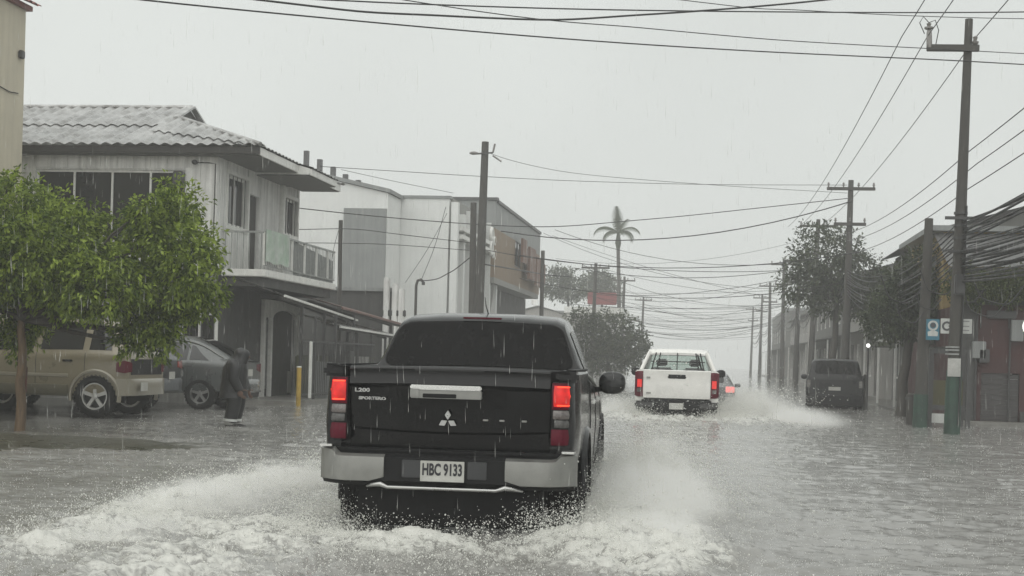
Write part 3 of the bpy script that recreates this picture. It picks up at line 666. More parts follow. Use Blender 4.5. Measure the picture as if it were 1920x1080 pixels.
    sheet_roof(root, 'roof_sheet', DARKSHEET, (xe2, ya2, ze2), (0, 1, 0), Hv2, yb3 - ya2, lambda u: Hv2.length, pw=.29, amp=.03, sw=.87, rows=1)
    slab(root, 'fascia', WHITETRIM, xe2 - .07, xe2 - .03, ya2 + .02, yb3, ze2 - .16, ze2 - .005)
    MB().prism([(xe2 - .08, ya2 + .03, ze2 - .14), (Xh, ya2 + .03, ze2 - .14), (Xh, ya2 + .03, ze2 + .40), (xe2 - .08, ya2 + .03, ze2 + .01)], (0, .03, 0)).build('roof_end_board', WHITETRIM, root, world=True)
    slab(root, 'soffit', SOFFIT, Xh + .02, xe2 - .08, ya2 + .08, yb3, ze2 - .17, ze2 - .15)
    wall(root, 'wall', WALLWHITE, (XL, Y1, 0), (1, 0, 0), W - .01, ze, [], .15, (0, -1, 0))
    # little flood lamp, conduit, corner bracket
    p = gy(365, 304, Y0 - .06); l = MB().ell(p, .07, .09, .06, 10, 6).build('flood_lamp', IRON, root, world=True, smooth=60)
    MB().tube([(p.x, p.y, p.z), (p.x + .35, Y0 - .03, p.z - .01), (gy(405, 304, Y0).x, Y0 - .03, p.z - .03), (gy(405, 304, Y0).x, Y0 - .03, zf)], .012, 6).build('conduit', CABLE, root, world=True)
    p = gy(338, 330, Y0 - .1); MB().box(p.x - .12, p.x + .10, Y0 - .28, Y0 - .03, p.z - .25, p.z + .10).build('shutter_box', IRON, root, world=True, bevel=.02)
    for px in (66, 352):
        q = gy(px, 380, Y0).x; slab(root, 'window_trim', WHITETRIM, q - .07, q - .003 if px < 100 else q + .07, Y0 - .03, Y0 - .003, zb - .05, zt + .06)
    return root
balcony_house()
def balcony_banner():
    xo = -10.5 + .01; y0, y1 = gx(497, 465, xo).y, gx(541, 465, xo).y; z1, z0 = gx(520, 436, xo).z, gx(520, 496, xo).z
    b = MB(); n = 12; rows = []
    for i in range(n + 1):
        y = lerp(y0, y1, i / n); rows.append([(xo + .02 + .015 * math.sin(i * 1.1) * (1 - j / 4), y, lerp(z0 + .02 * math.sin(i), z1, j / 4)) for j in range(5)])
    for i in range(n):
        for j in range(4): b.poly([rows[i][j], rows[i + 1][j], rows[i + 1][j + 1], rows[i][j + 1]]); b.poly([(x - .006, y, z) for x, y, z in (rows[i][j], rows[i][j + 1], rows[i + 1][j + 1], rows[i + 1][j])])
    m = mat('banner_green', (.42, .46, .42), rough=.7, var=.25, scale=3.0, dirt=(.20, .34, .22), dirt_amt=.8)
    tag(b.build('banner', m, None, smooth=80, recalc=False), 'faded green and white cloth banner hung on the balcony railing', 'banner')
balcony_banner()

# ================================================================== low awnings, fence and posts along the left pavement
def street_awning(label, X, pts, rise, m, posts, dx=1.5):
    P = [gx(px, py, X) for px, py in pts]; c = P[0]
    root = thing('street_awning', label, 'awning', (c.x - dx, c.y, 0))
    A, B = P[0], P[-1]; U = (B - A); L = U.length; V = Vector((-dx, 0, rise))
    sheet_roof(root, 'roof_sheet', m, A, U, V, L, lambda u: V.length, pw=.2, amp=.022, sw=.9, rows=1)
    MB().bar(A + Vector((-.03, 0, -.05)), B + Vector((-.03, 0, -.05)), .05, .09).build('edge_beam', DARKWOOD, root, world=True)
    MB().bar(A + Vector((.03, 0, -.01)), B + Vector((.03, 0, -.01)), .05, .05).build('edge_strip', WHITETRIM if m is SHEET else RUSTSHEET, root, world=True)  # added strip; its white on zinc awnings paints in the bright edge highlight
    for t in posts:
        q = A.lerp(B, t); MB().bar((q.x - .06, q.y, -.05), (q.x - .06, q.y, q.z - .10), .07, .07).build('post', IRON, root, world=True)
        MB().bar((q.x - .06, q.y, q.z - .12), (q.x - dx + .1, q.y, q.z + rise - .12), .05, .07).build('rafter', DARKWOOD, root, world=True)
street_awning('sloping wet tin awning beside the arched white doorway', -10.05, ((532, 554), (668, 600)), .45, SHEET, (.25, .55, .9))
street_awning('second tin awning with rusty sheets behind the black pickup', -9.95, ((640, 577), (760, 610)), .4, RUSTSHEET, (.2, .8))
street_awning('lowest tin awning just left of the black pickup', -9.9, ((636, 612), (735, 628)), .3, SHEET, (.35, .9), 1.2)
def fence():
    X = -9.9
    y0, y1 = gx(565, 720, X).y, gx(700, 720, X).y
    root = thing('iron_fence', 'dark iron street fence with pale gate leaf near the yellow post', 'fence', (X, y0, 0))
    for px, h, m, w in ((588, 2.2, IRON, .06), (626, 2.3, IRON, .07), (660, 1.9, IRON, .06), (694, 1.9, IRON, .06)):
        y = gx(px, 720, X).y; MB().box(X - w / 2, X + w / 2, y - w / 2, y + w / 2, 0, h).build('post', m, root, world=True)
    for z in (.25, 1.55): MB().bar((X, y0, z), (X, y1, z), .04, .04).build('rail', IRON, root, world=True)
    n = 44
    for i in range(n):
        y = lerp(y0 + .1, y1, i / n); MB().box(X - .009, X + .009, y - .009, y + .009, .2, 1.6).build('picket', IRON, root, world=True)
    ya = gx(578, 720, X).y; MB().box(X + .03, X + .07, ya - .12, ya + .06, .15, 1.55).build('gate_leaf', WHITETRIM, root, world=True, bevel=.01)
fence()
def clutter():
    for px, Y, w, h, m, lab in ((602, 36.5, .5, .95, PANELGREY, 'grey drinks crate stack under the tin awning'), (640, 38.5, .6, 1.25, WALLDARK, 'dark cupboard under the tin awning beside the fence'), (672, 41, .5, 1.1, WHITETRIM, 'pale fridge under the tin awning left of the black pickup')):
        X = gy(px, 700, Y).x; r = thing('street_cabinet', lab, 'cabinet', (X, Y, .10)); MB().box(-w / 2, w / 2, -.25, .25, 0, h).build('carcass', m, r, bevel=.02)
        MB().box(-w / 2 + .03, w / 2 - .03, -.275, -.255, .08, h - .05).build('door', m, r, bevel=.01); MB().box(w / 2 - .09, w / 2 - .06, -.30, -.28, h * .5, h * .7).build('handle', IRON, r)
clutter()
def low_wall():
    X = -10.9; y0, y1 = gx(566, 700, X).y, gx(700, 700, X).y
    tag(MB().box(X - .2, X, y0, y1, 0, 1.2).build('garden_wall', mat('mossy_wall', (.10, .105, .055), rough=.85, var=.4, scale=2.5, streak=.5, bump=.4, bscale=15), None, bevel=.03), 'low mossy garden wall behind the dark iron fence', 'wall')
low_wall()
def yellow_post():
    p = gz(559, 762, 0)
    r = thing('bollard_post', 'yellow painted steel post at the edge of the pavement', 'post', (p.x, p.y, -.05))
    MB().tube([(0, 0, 0), (0, 0, .98)], .055, 12).build('shaft', YELLOW, r, smooth=50); MB().lathe([(.001, 1.0), (.06, .995), (.066, .97), (.001, .96)], 12, (0, 0, 0), 'z').build('cap', WHITETRIM, r, smooth=60)
yellow_post()
def house_behind():
    """one-storey dark block with columns between the balcony house and the white building"""
    root = thing('low_shop', 'dark low shop with flat parapet below the grey wall panel', 'building', (-11.2, 45, 0))
    zt = gy(650, 545, 47).z
    wall(root, 'wall', WALLDARK, (-19, 47, 0), (1, 0, 0), gy(738, 560, 47).x + 19, zt, [], .2)
    slab(root, 'parapet', PANELGREY, -19, gy(738, 560, 47).x + .05, 46.9, 47.25, zt + .003, zt + .12)
    for px in (725, 741, 753): 
        q = gy(px, 560, 46.8); MB().box(q.x - .10, q.x + .10, 46.7, 46.9, 0, gy(px, 520 + (px - 725) * .8, 46.8).z).build('broken_column', WALLWHITE, root, world=True, bevel=.03)
    q = gy(742, 560, 46.8); MB().box(q.x - .55, q.x + .35, 46.72, 46.86, gy(742, 588, 46.8).z - .1, gy(742, 588, 46.8).z + .12).build('beam', WALLDARK, root, world=True, bevel=.02)
house_behind()

# ================================================================== the big pale building
def pale_building():
    X, Y = -11.2, 60.0
    xs = gy(728, 400, Y).x; xl = -20.5
    root = thing('pale_commercial_building', 'large pale windowless building with narrow street front', 'building', (X, Y, 0))
    zt = gy(790, 372, Y).z; z2 = zt - .25
    Xr = gy(842, 400, Y).x
    wall(root, 'wall', BIGWHITE, (xs, Y, 0), (1, 0, 0), Xr - xs, zt, [], .3)
    slab(root, 'parapet_cap', PANELGREY, xs - .2, Xr + .08, Y - .06, Y + .36, zt + .003, zt + .12)
    # forward wing with a single-pitch roof edge
    Yw = 57.5; xa, xb = xl, gy(727, 400, Yw).x; za, zb = gy(560, 316, Yw).z, gy(727, 362, Yw).z; za += (za - zb) * .6
    b = MB(); b.prism([(xa, Yw, 0), (xb, Yw, 0), (xb, Yw, zb), (xa, Yw, za)], (0, 2.45, 0)); b.build('wing', BIGWHITE, root, world=True)
    b = MB(); b.prism([(xa, Yw - .12, za + .004), (xb + .1, Yw - .12, zb + .004), (xb + .1, Yw - .12, zb + .16), (xa, Yw - .12, za + .16)], (0, 2.7, 0)); b.build('wing_roof', PANELGREY, root, world=True)
    p0, p1 = gy(645, 390, Yw - .06), gy(721, 541, Yw - .06)
    boards(root, 'panel', PANELGREY, (p0.x, Yw, p1.z), (1, 0, 0), p1.x - p0.x, p0.z - p1.z, 3.5, (), (0, -1, 0), th=.09)
    # street front
    Y2 = gx(925, 450, X).y; L = Y2 - Y - .3
    f_ = lambda px: gx(px, 480, X).y - Y - .3
    zf_ = lambda py, px=865: gx(px, py, X).z
    hs = [(f_(852), f_(858), zf_(520), zf_(470)), (f_(862), f_(869), zf_(525), zf_(465)), (f_(882), f_(890), zf_(520), zf_(460)), (f_(900), f_(906), zf_(520), zf_(470)), (f_(911), f_(917), zf_(560), zf_(505))]
    hs = [(a, b, max(c, .5), d) for a, b, c, d in hs]
    wall(root, 'wall', WALLGREY, (X, Y + .3, 0), (0, 1, 0), L, zt + .05, hs, .3, (-1, 0, 0))
    for a, b, c, d in hs: window(root, (X, Y + .3, 0), (0, 1, 0), a, b, c, d, inn=(-1, 0, 0), nx=1, ny=2, fw=.08, fm=IRON, depth=.15)
    for i, px in enumerate((845, 858, 873, 896, 909, 922)):
        y = gx(px, 480, X).y; slab(root, 'pilaster', BIGWHITE, X + .003, X + .30, y - .18, y + .18, 0, zt - (.5 if i % 2 else .15))
    for z in (zf_(440), zf_(455)): slab(root, 'cornice', WHITETRIM, X + .003, X + .45, Y + .4, Y2, z, z + .18)
    # scrolled white relief on the front
    e = part_empty('scroll_relief', root, (0, 0, 0)); y = gx(908, 460, X).y
    for k, (dy, py, r) in enumerate(((-.5, 443, .42), (.3, 452, .3), (-.6, 470, .45), (.4, 478, .34))):
        c = Vector((X + .42, y + dy, gx(908, py, X).z)); MB().tube([c + Vector((0, math.cos(a) * r * (1 - a / 9), math.sin(a) * r * (1 - a / 9))) for a in np.linspace(0, 6.0, 18)], .09, 8).build('scroll', WHITETRIM, e, world=True, smooth=60)
    # stubs of roof columns waiting for another storey
    for px, py0, py1 in ((575, 283, 312), (600, 299, 322), (625, 313, 332), (648, 327, 342), (672, 338, 348)):
        q = gy(px, py0, 59.0); zb_ = lerp(za, zb, (q.x - xa) / (xb - xa)); MB().box(q.x - .10, q.x + .10, 58.9, 59.1, zb_ - .2, q.z).build('column_stub', IRON, root, world=True)
    # grey upper block behind the front
    Yb = 66; wall(root, 'wall', PANELGREY, (Xr - 1.0, Yb, zt - 2), (1, 0, 0), 0.7, 2.0, [], .2)
    return root
pale_building()
def brown_building():
    X = -10.7; Y = gx(926, 450, X).y + .4
    xl = -14.0; Y2 = gx(1012, 450, X).y
    root = thing('brown_commercial_building', 'three-storey building with orange render and brown slatted upper front', 'building', (X, Y, 0))
    zt = gy(950, 376, Y).z; zo = gy(940, 428, Y).z; zc = gy(940, 520, Y).z
    # grey top wall
    wall(root, 'wall', PANELGREY, (xl, Y, zo), (1, 0, 0), X - xl, zt - zo, [], .3)
    wall(root, 'wall', PANELGREY, (X, Y + .3, zo), (0, 1, 0), Y2 - Y, zt - zo - .1, [], .3, (-1, 0, 0))
    slab(root, 'parapet_cap', IRON, xl, X + .1, Y - .08, Y + .3, zt + .003, zt + .14)
    slab(root, 'parapet_cap', IRON, X - .3, X + .1, Y + .31, Y2, zt - .09, zt + .05)
    wall(root, 'wall', ORANGE, (xl, Y, zc), (1, 0, 0), X - xl, zo - zc - .003, [], .3)
    fh = lambda px: gx(px, 470, X).y - Y - .3
    wall(root, 'wall', ORANGE, (X, Y + .3, zc), (0, 1, 0), Y2 - Y, zo - zc - .003, [(fh(966), fh(978), 1.0, 3.0), (fh(984), fh(1004), .8, 3.4)], .3, (-1, 0, 0))
    window(root, (X, Y + .3, zc), (0, 1, 0), fh(966), fh(978), 1.0, 3.0, inn=(-1, 0, 0), nx=2, fw=.1, fm=IRON); window(root, (X, Y + .3, zc), (0, 1, 0), fh(984), fh(1004), .8, 3.4, inn=(-1, 0, 0), nx=3, fw=.1, fm=BROWNPANEL)
    for px0, px1, z0, z1 in ((964, 972, zc + 1.2, zo + .1), (978, 990, zc + .5, zo - .1), (992, 1003, zc + .3, zo - .4), (1005, 1010, zc + .6, zo - .6)):
        boards(root, 'slat', BROWNPANEL, (X + .35, gx(px0, 470, X).y, z0), (0, 1, 0), gx(px1, 470, X).y - gx(px0, 470, X).y, z1 - z0, .8, (), (1, 0, 0), th=.10, gap=.08)
    # underside storey set back and dark
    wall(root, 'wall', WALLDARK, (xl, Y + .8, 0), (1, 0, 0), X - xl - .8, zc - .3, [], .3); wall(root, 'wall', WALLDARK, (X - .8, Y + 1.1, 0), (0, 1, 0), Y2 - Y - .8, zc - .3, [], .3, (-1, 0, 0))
    slab(root, 'floor_slab', WALLGREY, xl, X, Y + .02, Y2, zc - .28, zc - .004)
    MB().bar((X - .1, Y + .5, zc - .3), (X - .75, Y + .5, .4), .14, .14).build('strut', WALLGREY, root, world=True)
    slab(root, 'sign_light', mat('lit_sign', (.7, .7, .66), rough=.4, emit=(1, 1, .95), estr=.25), X + .01, X + .12, gx(996, 566, X).y, gx(1004, 566, X).y, gx(1000, 572, X).z, gx(1000, 562, X).z)
brown_building()
def canopy_station():
    Y = 105
    root = thing('forecourt_canopy', 'far white flat canopy with faded red fascia sign', 'canopy', (-9, Y, 0))
    a, b = gy(1058, 577, Y), gy(1168, 577, Y)
    slab(root, 'canopy_deck', WHITETRIM, a.x, b.x, Y, Y + 8, a.z - .35, a.z + .1)
    p, q = gy(1102, 548, Y - .3), gy(1156, 572, Y - .3); slab(root, 'fascia_sign', REDSIGN, p.x, q.x, Y - .35, Y - .05, q.z, p.z, bevel=.05)
    for x in (a.x + .3, (a.x + b.x) / 2, b.x - .3): MB().box(x - .15, x + .15, Y + .4, Y + .7, 0, a.z - .36).build('column', WHITETRIM, root, world=True)
canopy_station()

# ================================================================== the right-hand side
def maroon_house():
    Y = 35.4; xl = gy(1800, 700, Y).x; xr = 15.0; xm = gy(1828, 700, Y).x
    root = thing('maroon_house', 'maroon walled house with grey roof at the right edge', 'house', (xl, Y, 0))
    zh = gy(1870, 572, Y).z; g0, g1 = gy(1840, 700, Y).x - xl, gy(1912, 700, Y).x - xl; gt = gy(1870, 700, Y).z
    wall(root, 'wall', MAROON, (xl, Y, 0), (1, 0, 0), xr - xl, zh, [(g0, g1, .10, gt)], .2)
    slab(root, 'side_panel', WALLDARK, xl + .02, xm, Y - .05, Y - .003, .1, zh - .02)
    wall(root, 'wall', MAROON, (xl, Y + .2, 0), (0, 1, 0), 9, zh, [], .2, (1, 0, 0))
    n = 9
    for i in range(n): slab(root, 'shutter_slat', SHUTTER, xl + g0 + .01, xl + g1 - .01, Y + .05 - .012 * (i % 2), Y + .09, lerp(.11, gt - .01, i / n), lerp(.11, gt - .01, (i + 1) / n) - .006)
    slab(root, 'plinth', WALLDARK, xl + g1 + .02, xr, Y - .06, Y - .003, .0, .35)
    slab(root, 'step', CONCRETE, xl - .2, xr, Y - .9, Y - .07, -.1, .10, bevel=.03)
    # upper storey: ochre wall behind a grey lean-to roof
    zu = gy(1870, 436, Y + 3).z; wall(root, 'wall', OCHRE, (xl, Y + 3, zh), (1, 0, 0), xr - xl, zu - zh, [(2.1, 3.0, 1.1, 1.75)], .2)
    window(root, (xl, Y + 3, zh), (1, 0, 0), 2.1, 3.0, 1.1, 1.75, nx=2, fm=DARKWOOD)
    wall(root, 'wall', OCHRE, (xl, Y + 3.2, zh), (0, 1, 0), 6, zu - zh, [], .2, (1, 0, 0))
    z0 = gy(1850, 502, Y + .2).z; z1 = gy(1850, 440, Y + 2.9).z
    V = Vector((0, 2.7, z1 - z0)); sheet_roof(root, 'roof_sheet', DARKSHEET, (xl - .3, Y + .2, z0), (1, 0, 0), V, xr - xl + .2, lambda u: V.length, pw=.2, amp=.025, sw=.9, rows=2)
    slab(root, 'eave_board', DARKWOOD, xl - .3, xr, Y + .14, Y + .19, z0 - .14, z0 - .005)
    wall(root, 'wall', WALLDARK, (xl, Y + .5, zh + .003), (1, 0, 0), xr - xl, z0 - zh - .15, [], .1)
    slab(root, 'roof_slab', PANELGREY, xl - .4, xr, Y + 2.7, Y + 9, zu + .003, zu + .14)
    for px, py0, py1, w in ((1836, 640, 672, .16), (1846, 655, 680, .12), (1908, 600, 640, .14)):
        a, b_ = gy(px, py0, Y - .12), gy(px, py1, Y - .12); MB().box(a.x - w, a.x + w, Y - .16, Y - .003, b_.z, a.z).build('meter_box', PANELGREY if px != 1846 else IRON, root, world=True, bevel=.015)
    for px, z1_, r in ((1832, zh, .03), (1895, zh - .3, .022), (1960, zh, .035)):
        a = gy(px, 600, Y - .05); MB().tube([(a.x, Y - .05, .12), (a.x, Y - .05, z1_)], r, 8).build('wall_pipe', IRON, root, world=True, smooth=60)
    a, b_ = gy(1850, 582, Y - .02), gy(1905, 598, Y - .02); MB().box(a.x, b_.x, Y - .10, Y - .003, b_.z, a.z).build('shutter_housing', IRON, root, world=True, bevel=.02)
    for i in range(14): x = lerp(xm + .1, xr - .4, i / 13); MB().box(x - .012, x + .012, Y - .035, Y - .003, zh - .55, zh - .05).build('vent_bar', IRON, root, world=True)
    lp = gy(1918, 612, Y - .1); MB().ell((lp.x, Y - .12, lp.z), .05, .05, .14, 10, 8).build('wall_lamp', mat('lit_wall_lamp', (.8, .8, .76), rough=.3, emit=(1, 1, .95), estr=.7), root, world=True, smooth=60)
maroon_house()
def row_house(name, label, X, Y0, Y1, h, wm, n_op, roof, depth=7, side=1, up=True, front_gap=.0):
    """a building on the street's right (side 1) or left (side -1) edge; openings on the street and on the wall facing back"""
    root = thing(name, label, 'building', (X, Y0, 0)); L = Y1 - Y0; hs = []; inn = (side, 0, 0)
    for i in range(n_op):
        c = L * (i + .5) / n_op; w = L / n_op * .28; d = i % 2 == 0
        hs.append((c - w, c + w, .1 if d else .9, 2.4))
        if up and h > 4.6: hs.append((c - w * .8, c + w * .8, 3.6, min(5.0, h - .4)))
    wall(root, 'wall', wm, (X, Y0, 0), (0, 1, 0), L, h, hs, .2, inn)
    for a, b, c, d in hs:
        if c < .2: MB().obox((X + side * .12, Y0 + (a + b) / 2, (c + d) / 2), (.02, 0, 0), (0, (b - a) / 2 - .01, 0), (0, 0, (d - c) / 2 - .01)).build('door', [DARKWOOD, BROWNPANEL, SHUTTER][int(a) % 3], root, world=True)
        else: window(root, (X, Y0, 0), (0, 1, 0), a, b, c, d, inn=inn, nx=2, fw=.07, fm=WHITETRIM)
    xa, xb = (X + side * .003, X + side * depth); xa, xb = min(xa, xb), max(xa, xb)
    w2 = [(depth * .3, depth * .3 + 1.2, 1.0, 2.3)] + ([(depth * .5, depth * .5 + 1.3, 3.7, 4.9)] if h > 5.2 else [])
    wall(root, 'wall', wm, (xa, Y0 - .003, 0), (1, 0, 0), xb - xa, h, w2, .2, (0, 1, 0))
    for a, b, c, d in w2: window(root, (xa, Y0 - .003, 0), (1, 0, 0), a, b, c, d, nx=2, fw=.07)
    o = .55; zz = h
    if roof == 'flat': slab(root, 'roof', PANELGREY, xa - .1, xb + .1, Y0 - .15, Y1, h + .003, h + .25)
    else:
        xs, xe_ = X - side * o, X + side * depth / 2; V = Vector((xe_ - xs, 0, 1.15)); sheet_roof(root, 'roof_sheet', roof, (xs, Y0 - .4, h - .1), (0, 1, 0), V, L + .5, lambda u: V.length, pw=.25, amp=.03, sw=2.4, rows=1)
        xs2 = X + side * (depth + o); V2 = Vector((xe_ - xs2, 0, 1.15)); sheet_roof(root, 'roof_sheet', roof, (xs2, Y0 - .4, h - .1), (0, 1, 0), V2, L + .5, lambda u: V2.length, pw=.25, amp=.03, sw=4.8, rows=1)
        MB().prism([(xa, Y0 - .006, h + .003), (xb, Y0 - .006, h + .003), ((xa + xb) / 2, Y0 - .006, h + .95)], (0, .2, 0)).build('gable', wm, root, world=True)
    # street canopy
    V = Vector((-side * 1.3, 0, -.35)); sheet_roof(root, 'canopy_sheet', DARKSHEET, (X - side * 1.3, Y0 + .2, 2.65), (0, 1, 0), -V, L - .4, lambda u: V.length, pw=.25, amp=.03, sw=2.4, rows=1)
    for t in (.1, .5, .9): MB().bar((X - side * 1.2, Y0 + L * t, 0), (X - side * 1.2, Y0 + L * t, 2.62), .07, .07).build('canopy_post', WHITETRIM, root, world=True)
    return root
row_house('shop_house', 'grey two-storey shophouse behind the two right-hand utility poles', 6.9, 46, 58, 5.6, FARDARK, 4, DARKSHEET)
row_house('shop_house', 'pale shophouse with canopy beyond the parked charcoal SUV', 6.7, 60.5, 74, 4.4, FARWALL, 5, SHEET)
row_house('shop_house', 'long dark house in the middle of the right-hand row', 6.6, 78, 98, 6.0, FARDARK, 6, DARKSHEET)
row_house('shop_house', 'pale far house near the end of the right-hand row', 6.5, 104, 128, 5.0, FARWALL, 6, SHEET)
row_house('shop_house', 'farthest hazy house of the right-hand row', 6.5, 136, 170, 6.4, FARDARK, 6, 'flat')
row_house('shop_house', 'hazy low house on the left beyond the canopy', -11.0, 118, 138, 4.6, FARWALL, 5, SHEET, side=-1)
row_house('shop_house', 'farthest hazy block on the left side of the street', -11.0, 146, 180, 6.0, FARWALL, 6, 'flat', side=-1)
# ------------------------------------------------------------------ vehicles: local x right, y forward from the rear end, z up from the road
def body_ring(k, n_extra=0):
    """half section (bottom centre .. top centre) for w, zb, zbelt, ztop, wtop"""
    w, zb, zs, zt, wt = k
    zt = max(zt, zs + .012); h = zt - zs
    ed = min(.09, h * .5)
    mid = zb + (zs - zb) * .55
    return [(0, zb), (w * .8, zb), (w * .955, zb + .05), (w * .985, zb + .16), (w * 1.0, mid), (w * .99, lerp(mid, zs, .6)), (w * .975, zs - .03), (w * .95, zs),
            (lerp(w * .95, wt, .5), zs + (h - ed) * .5), (wt, zt - ed), (wt - .035, zt - ed * .4), (wt - .10, zt - ed * .08), (wt * .5, zt + .010), (0, zt + .014)]
I_BELT, I_ROOF = 7, 9
class Shape:
    def __init__(s, keys): s.keys = keys
    def half(s, y): return body_ring(interp(s.keys, y))
    def ring(s, y):
        h = s.half(y); return [(x, y, z) for x, z in h] + [(-x, y, z) for x, z in reversed(h[1:-1])]
    def mesh(s, step=.07, ys=None):
        y0, y1 = s.keys[0][0], s.keys[-1][0]; n = int((y1 - y0) / step)
        yy = sorted(set([round(y0 + (y1 - y0) * i / n, 4) for i in range(n + 1)] + [k[0] for k in s.keys] + (ys or [])))
        return MB().loft([s.ring(y) for y in yy])
    def side(s, y, f, sgn, off):
        """point on the glasshouse side: f 0 at the belt, 1 at the roof edge"""
        h = s.half(y)
        a, m, b = h[7], h[8], h[9]
        x, z = (lerp(a[0], m[0], f * 2), lerp(a[1], m[1], f * 2)) if f < .5 else (lerp(m[0], b[0], f * 2 - 1), lerp(m[1], b[1], f * 2 - 1))
        return Vector((sgn * (x + off), y, z + off * .3))
    def side_pane(s, y0b, y0t, y1b, y1t, f0, f1, sgn, off=.006, ny=10, nf=6, rnd_=.06):
        b = MB(); P = []
        for i in range(ny + 1):
            row = []
            for j in range(nf + 1):
                f = lerp(f0, f1, j / nf); t = j / nf; y = lerp(lerp(y0b, y0t, t), lerp(y1b, y1t, t), i / ny)
                row.append(s.side(y, f, sgn, off))
            P.append(row)
        for i in range(ny):
            for j in range(nf): b.poly([P[i][j], P[i + 1][j], P[i + 1][j + 1], P[i][j + 1]])
        return b
    def top(s, y, g, off):
        """point on the hood / screen / roof surface, g -1..1 across"""
        def at(yy):
            h = s.half(yy); lim = h[11]
            return Vector((g * lim[0], yy, lerp(h[13][1], h[11][1], abs(g) ** 2)))
        p = at(y); d = (at(y + .01) - at(y - .01)); n = Vector((0, -d.z, d.y)).normalized()
        if n.z < 0: n = -n
        return p + n * off
    def top_pane(s, ya, yb, g, off=.008, ny=10, nx=16, corner=.12):
        b = MB(); P = []
        for i in range(ny + 1):
            v = i / ny; e = min(v, 1 - v); sh = 1 - (corner * (1 - min(e / .18, 1)) ** 2)
            P.append([s.top(lerp(ya, yb, v), lerp(-g, g, j / nx) * sh, off) for j in range(nx + 1)])
        for i in range(ny):
            for j in range(nx): b.poly([P[i][j], P[i][j + 1], P[i + 1][j + 1], P[i + 1][j]])
        return b
def cutter(y, z, r, x0, x1):
    return MB().lathe([(0.001, x0), (r, x0), (r, x1), (0.001, x1)], 36, (0, y, z), 'x').build('cut', None)
_wheel_cache = {}
def wheel(root, x, y, z, r, w, rim_r, style=5, rim_mat=None, turn=0):
    """wheel > tyre, rim"""
    e = part_empty('wheel', root, (x, y, z), (0, 0, turn)); sg = 1 if x > 0 else -1
    key = (r, w, rim_r, style, sg, rim_mat.name if rim_mat else '')
    if key not in _wheel_cache:
        t = MB().lathe([(rim_r, -w * .42), (rim_r + .02, -w * .5), (r - .05, -w * .52), (r - .012, -w * .44), (r, -w * .3), (r, w * .3), (r - .012, w * .44), (r - .05, w * .52), (rim_r + .02, w * .5), (rim_r, w * .42)], 40)
        for k in range(30):
            a = 2 * math.pi * k / 30
            for sx in (-1, 1):
                c = Vector((sx * w * .25, (r + .002) * math.cos(a + sx * .05), (r + .002) * math.sin(a + sx * .05))); tn = Vector((0, -math.sin(a), math.cos(a))); nr = Vector((0, math.cos(a), math.sin(a)))
                t.obox(c, (w * .18, 0, 0), tn * .022, nr * .007)
        to = t.build('tyre', RUBBER, e, smooth=40)
        b = MB(); fx = sg * w * .40
        b.lathe([(rim_r * 1.02, fx), (rim_r * .90, fx), (rim_r * .86, fx - sg * .03), (rim_r * .84, -fx), (rim_r * 1.02, -fx)], 40)
        b.lathe([(.001, fx + sg * .012), (rim_r * .22, fx + sg * .006), (rim_r * .26, fx - sg * .03), (.001, fx - sg * .05)], 20)
        for k in range(style):
            a = 2 * math.pi * k / style + .3; nr = Vector((0, math.cos(a), math.sin(a))); tn = Vector((0, -math.sin(a), math.cos(a)))
            w0, w1 = rim_r * .12, rim_r * .20
            p0 = nr * rim_r * .18; p1 = nr * rim_r * .92; X = Vector((fx - sg * .012, 0, 0)); Xb = Vector((fx - sg * .05, 0, 0))
            b.loft([[p0 + X - tn * w0, p0 + X + tn * w0, p0 + Xb + tn * w0, p0 + Xb - tn * w0], [p1 + X - tn * w1 * .7, p1 + X + tn * w1 * .7, p1 + Xb + tn * w1 * .7, p1 + Xb - tn * w1 * .7]])
        ro = b.build('rim', rim_mat or ALLOY, e, smooth=30)
        d = MB().lathe([(.001, fx - sg * .06), (rim_r * .86, fx - sg * .06), (rim_r * .86, fx - sg * .075), (.001, fx - sg * .075)], 24).build('brake_disc', BLACKPLASTIC, e)
        _wheel_cache[key] = (to, ro, d)
    else:
        for k in _wheel_cache[key]:
            c = k.copy(); col.objects.link(c); c.parent = e
    return e
def plate(root, txt, x, y, z, w=.31, h=.155, tilt=0.0):
    e = MB().box(x - w / 2, x + w / 2, y - .006, y, z - h / 2, z + h / 2).build('licence_plate', PLATEWHITE, root, bevel=.002)
    if not txt: return e
    t = text_mb(txt, h * .78, .004, bold=.0035)
    ws = max(v[0] for v in t.v) - min(v[0] for v in t.v); k = w * .9 / ws
    xf(t, Matrix.Translation((x, y - .0075, z + h * .06)) @ Matrix.Rotation(R(90), 4, 'X') @ Matrix.Diagonal((k, 1, 1, 1)))
    tag(t.build('plate_number', PLATEINK, e), None)
    return e
def arch_lip(root, name, m, yc, zc, r, sgn, wfun, t=.03, dep=.05, a0=-8, a1=188):
    b = MB(); rings = []
    for i in range(29):
        a = R(lerp(a0, a1, i / 28)); ring = []
        y, z = yc + r * math.cos(a), zc + r * math.sin(a); y2, z2 = yc + (r + t) * math.cos(a), zc + (r + t) * math.sin(a); y3, z3 = yc + (r + t * 2.1) * math.cos(a), zc + (r + t * 2.1) * math.sin(a)
        w1 = wfun(y, z); rings.append([(sgn * (w1 - dep), y, z), (sgn * (w1 + .028), y, z), (sgn * (w1 + .03), y2, z2), (sgn * (wfun(y3, z3) - .01), y3, z3)])
    b.loft(rings); return b.build(name, m, root, smooth=50)

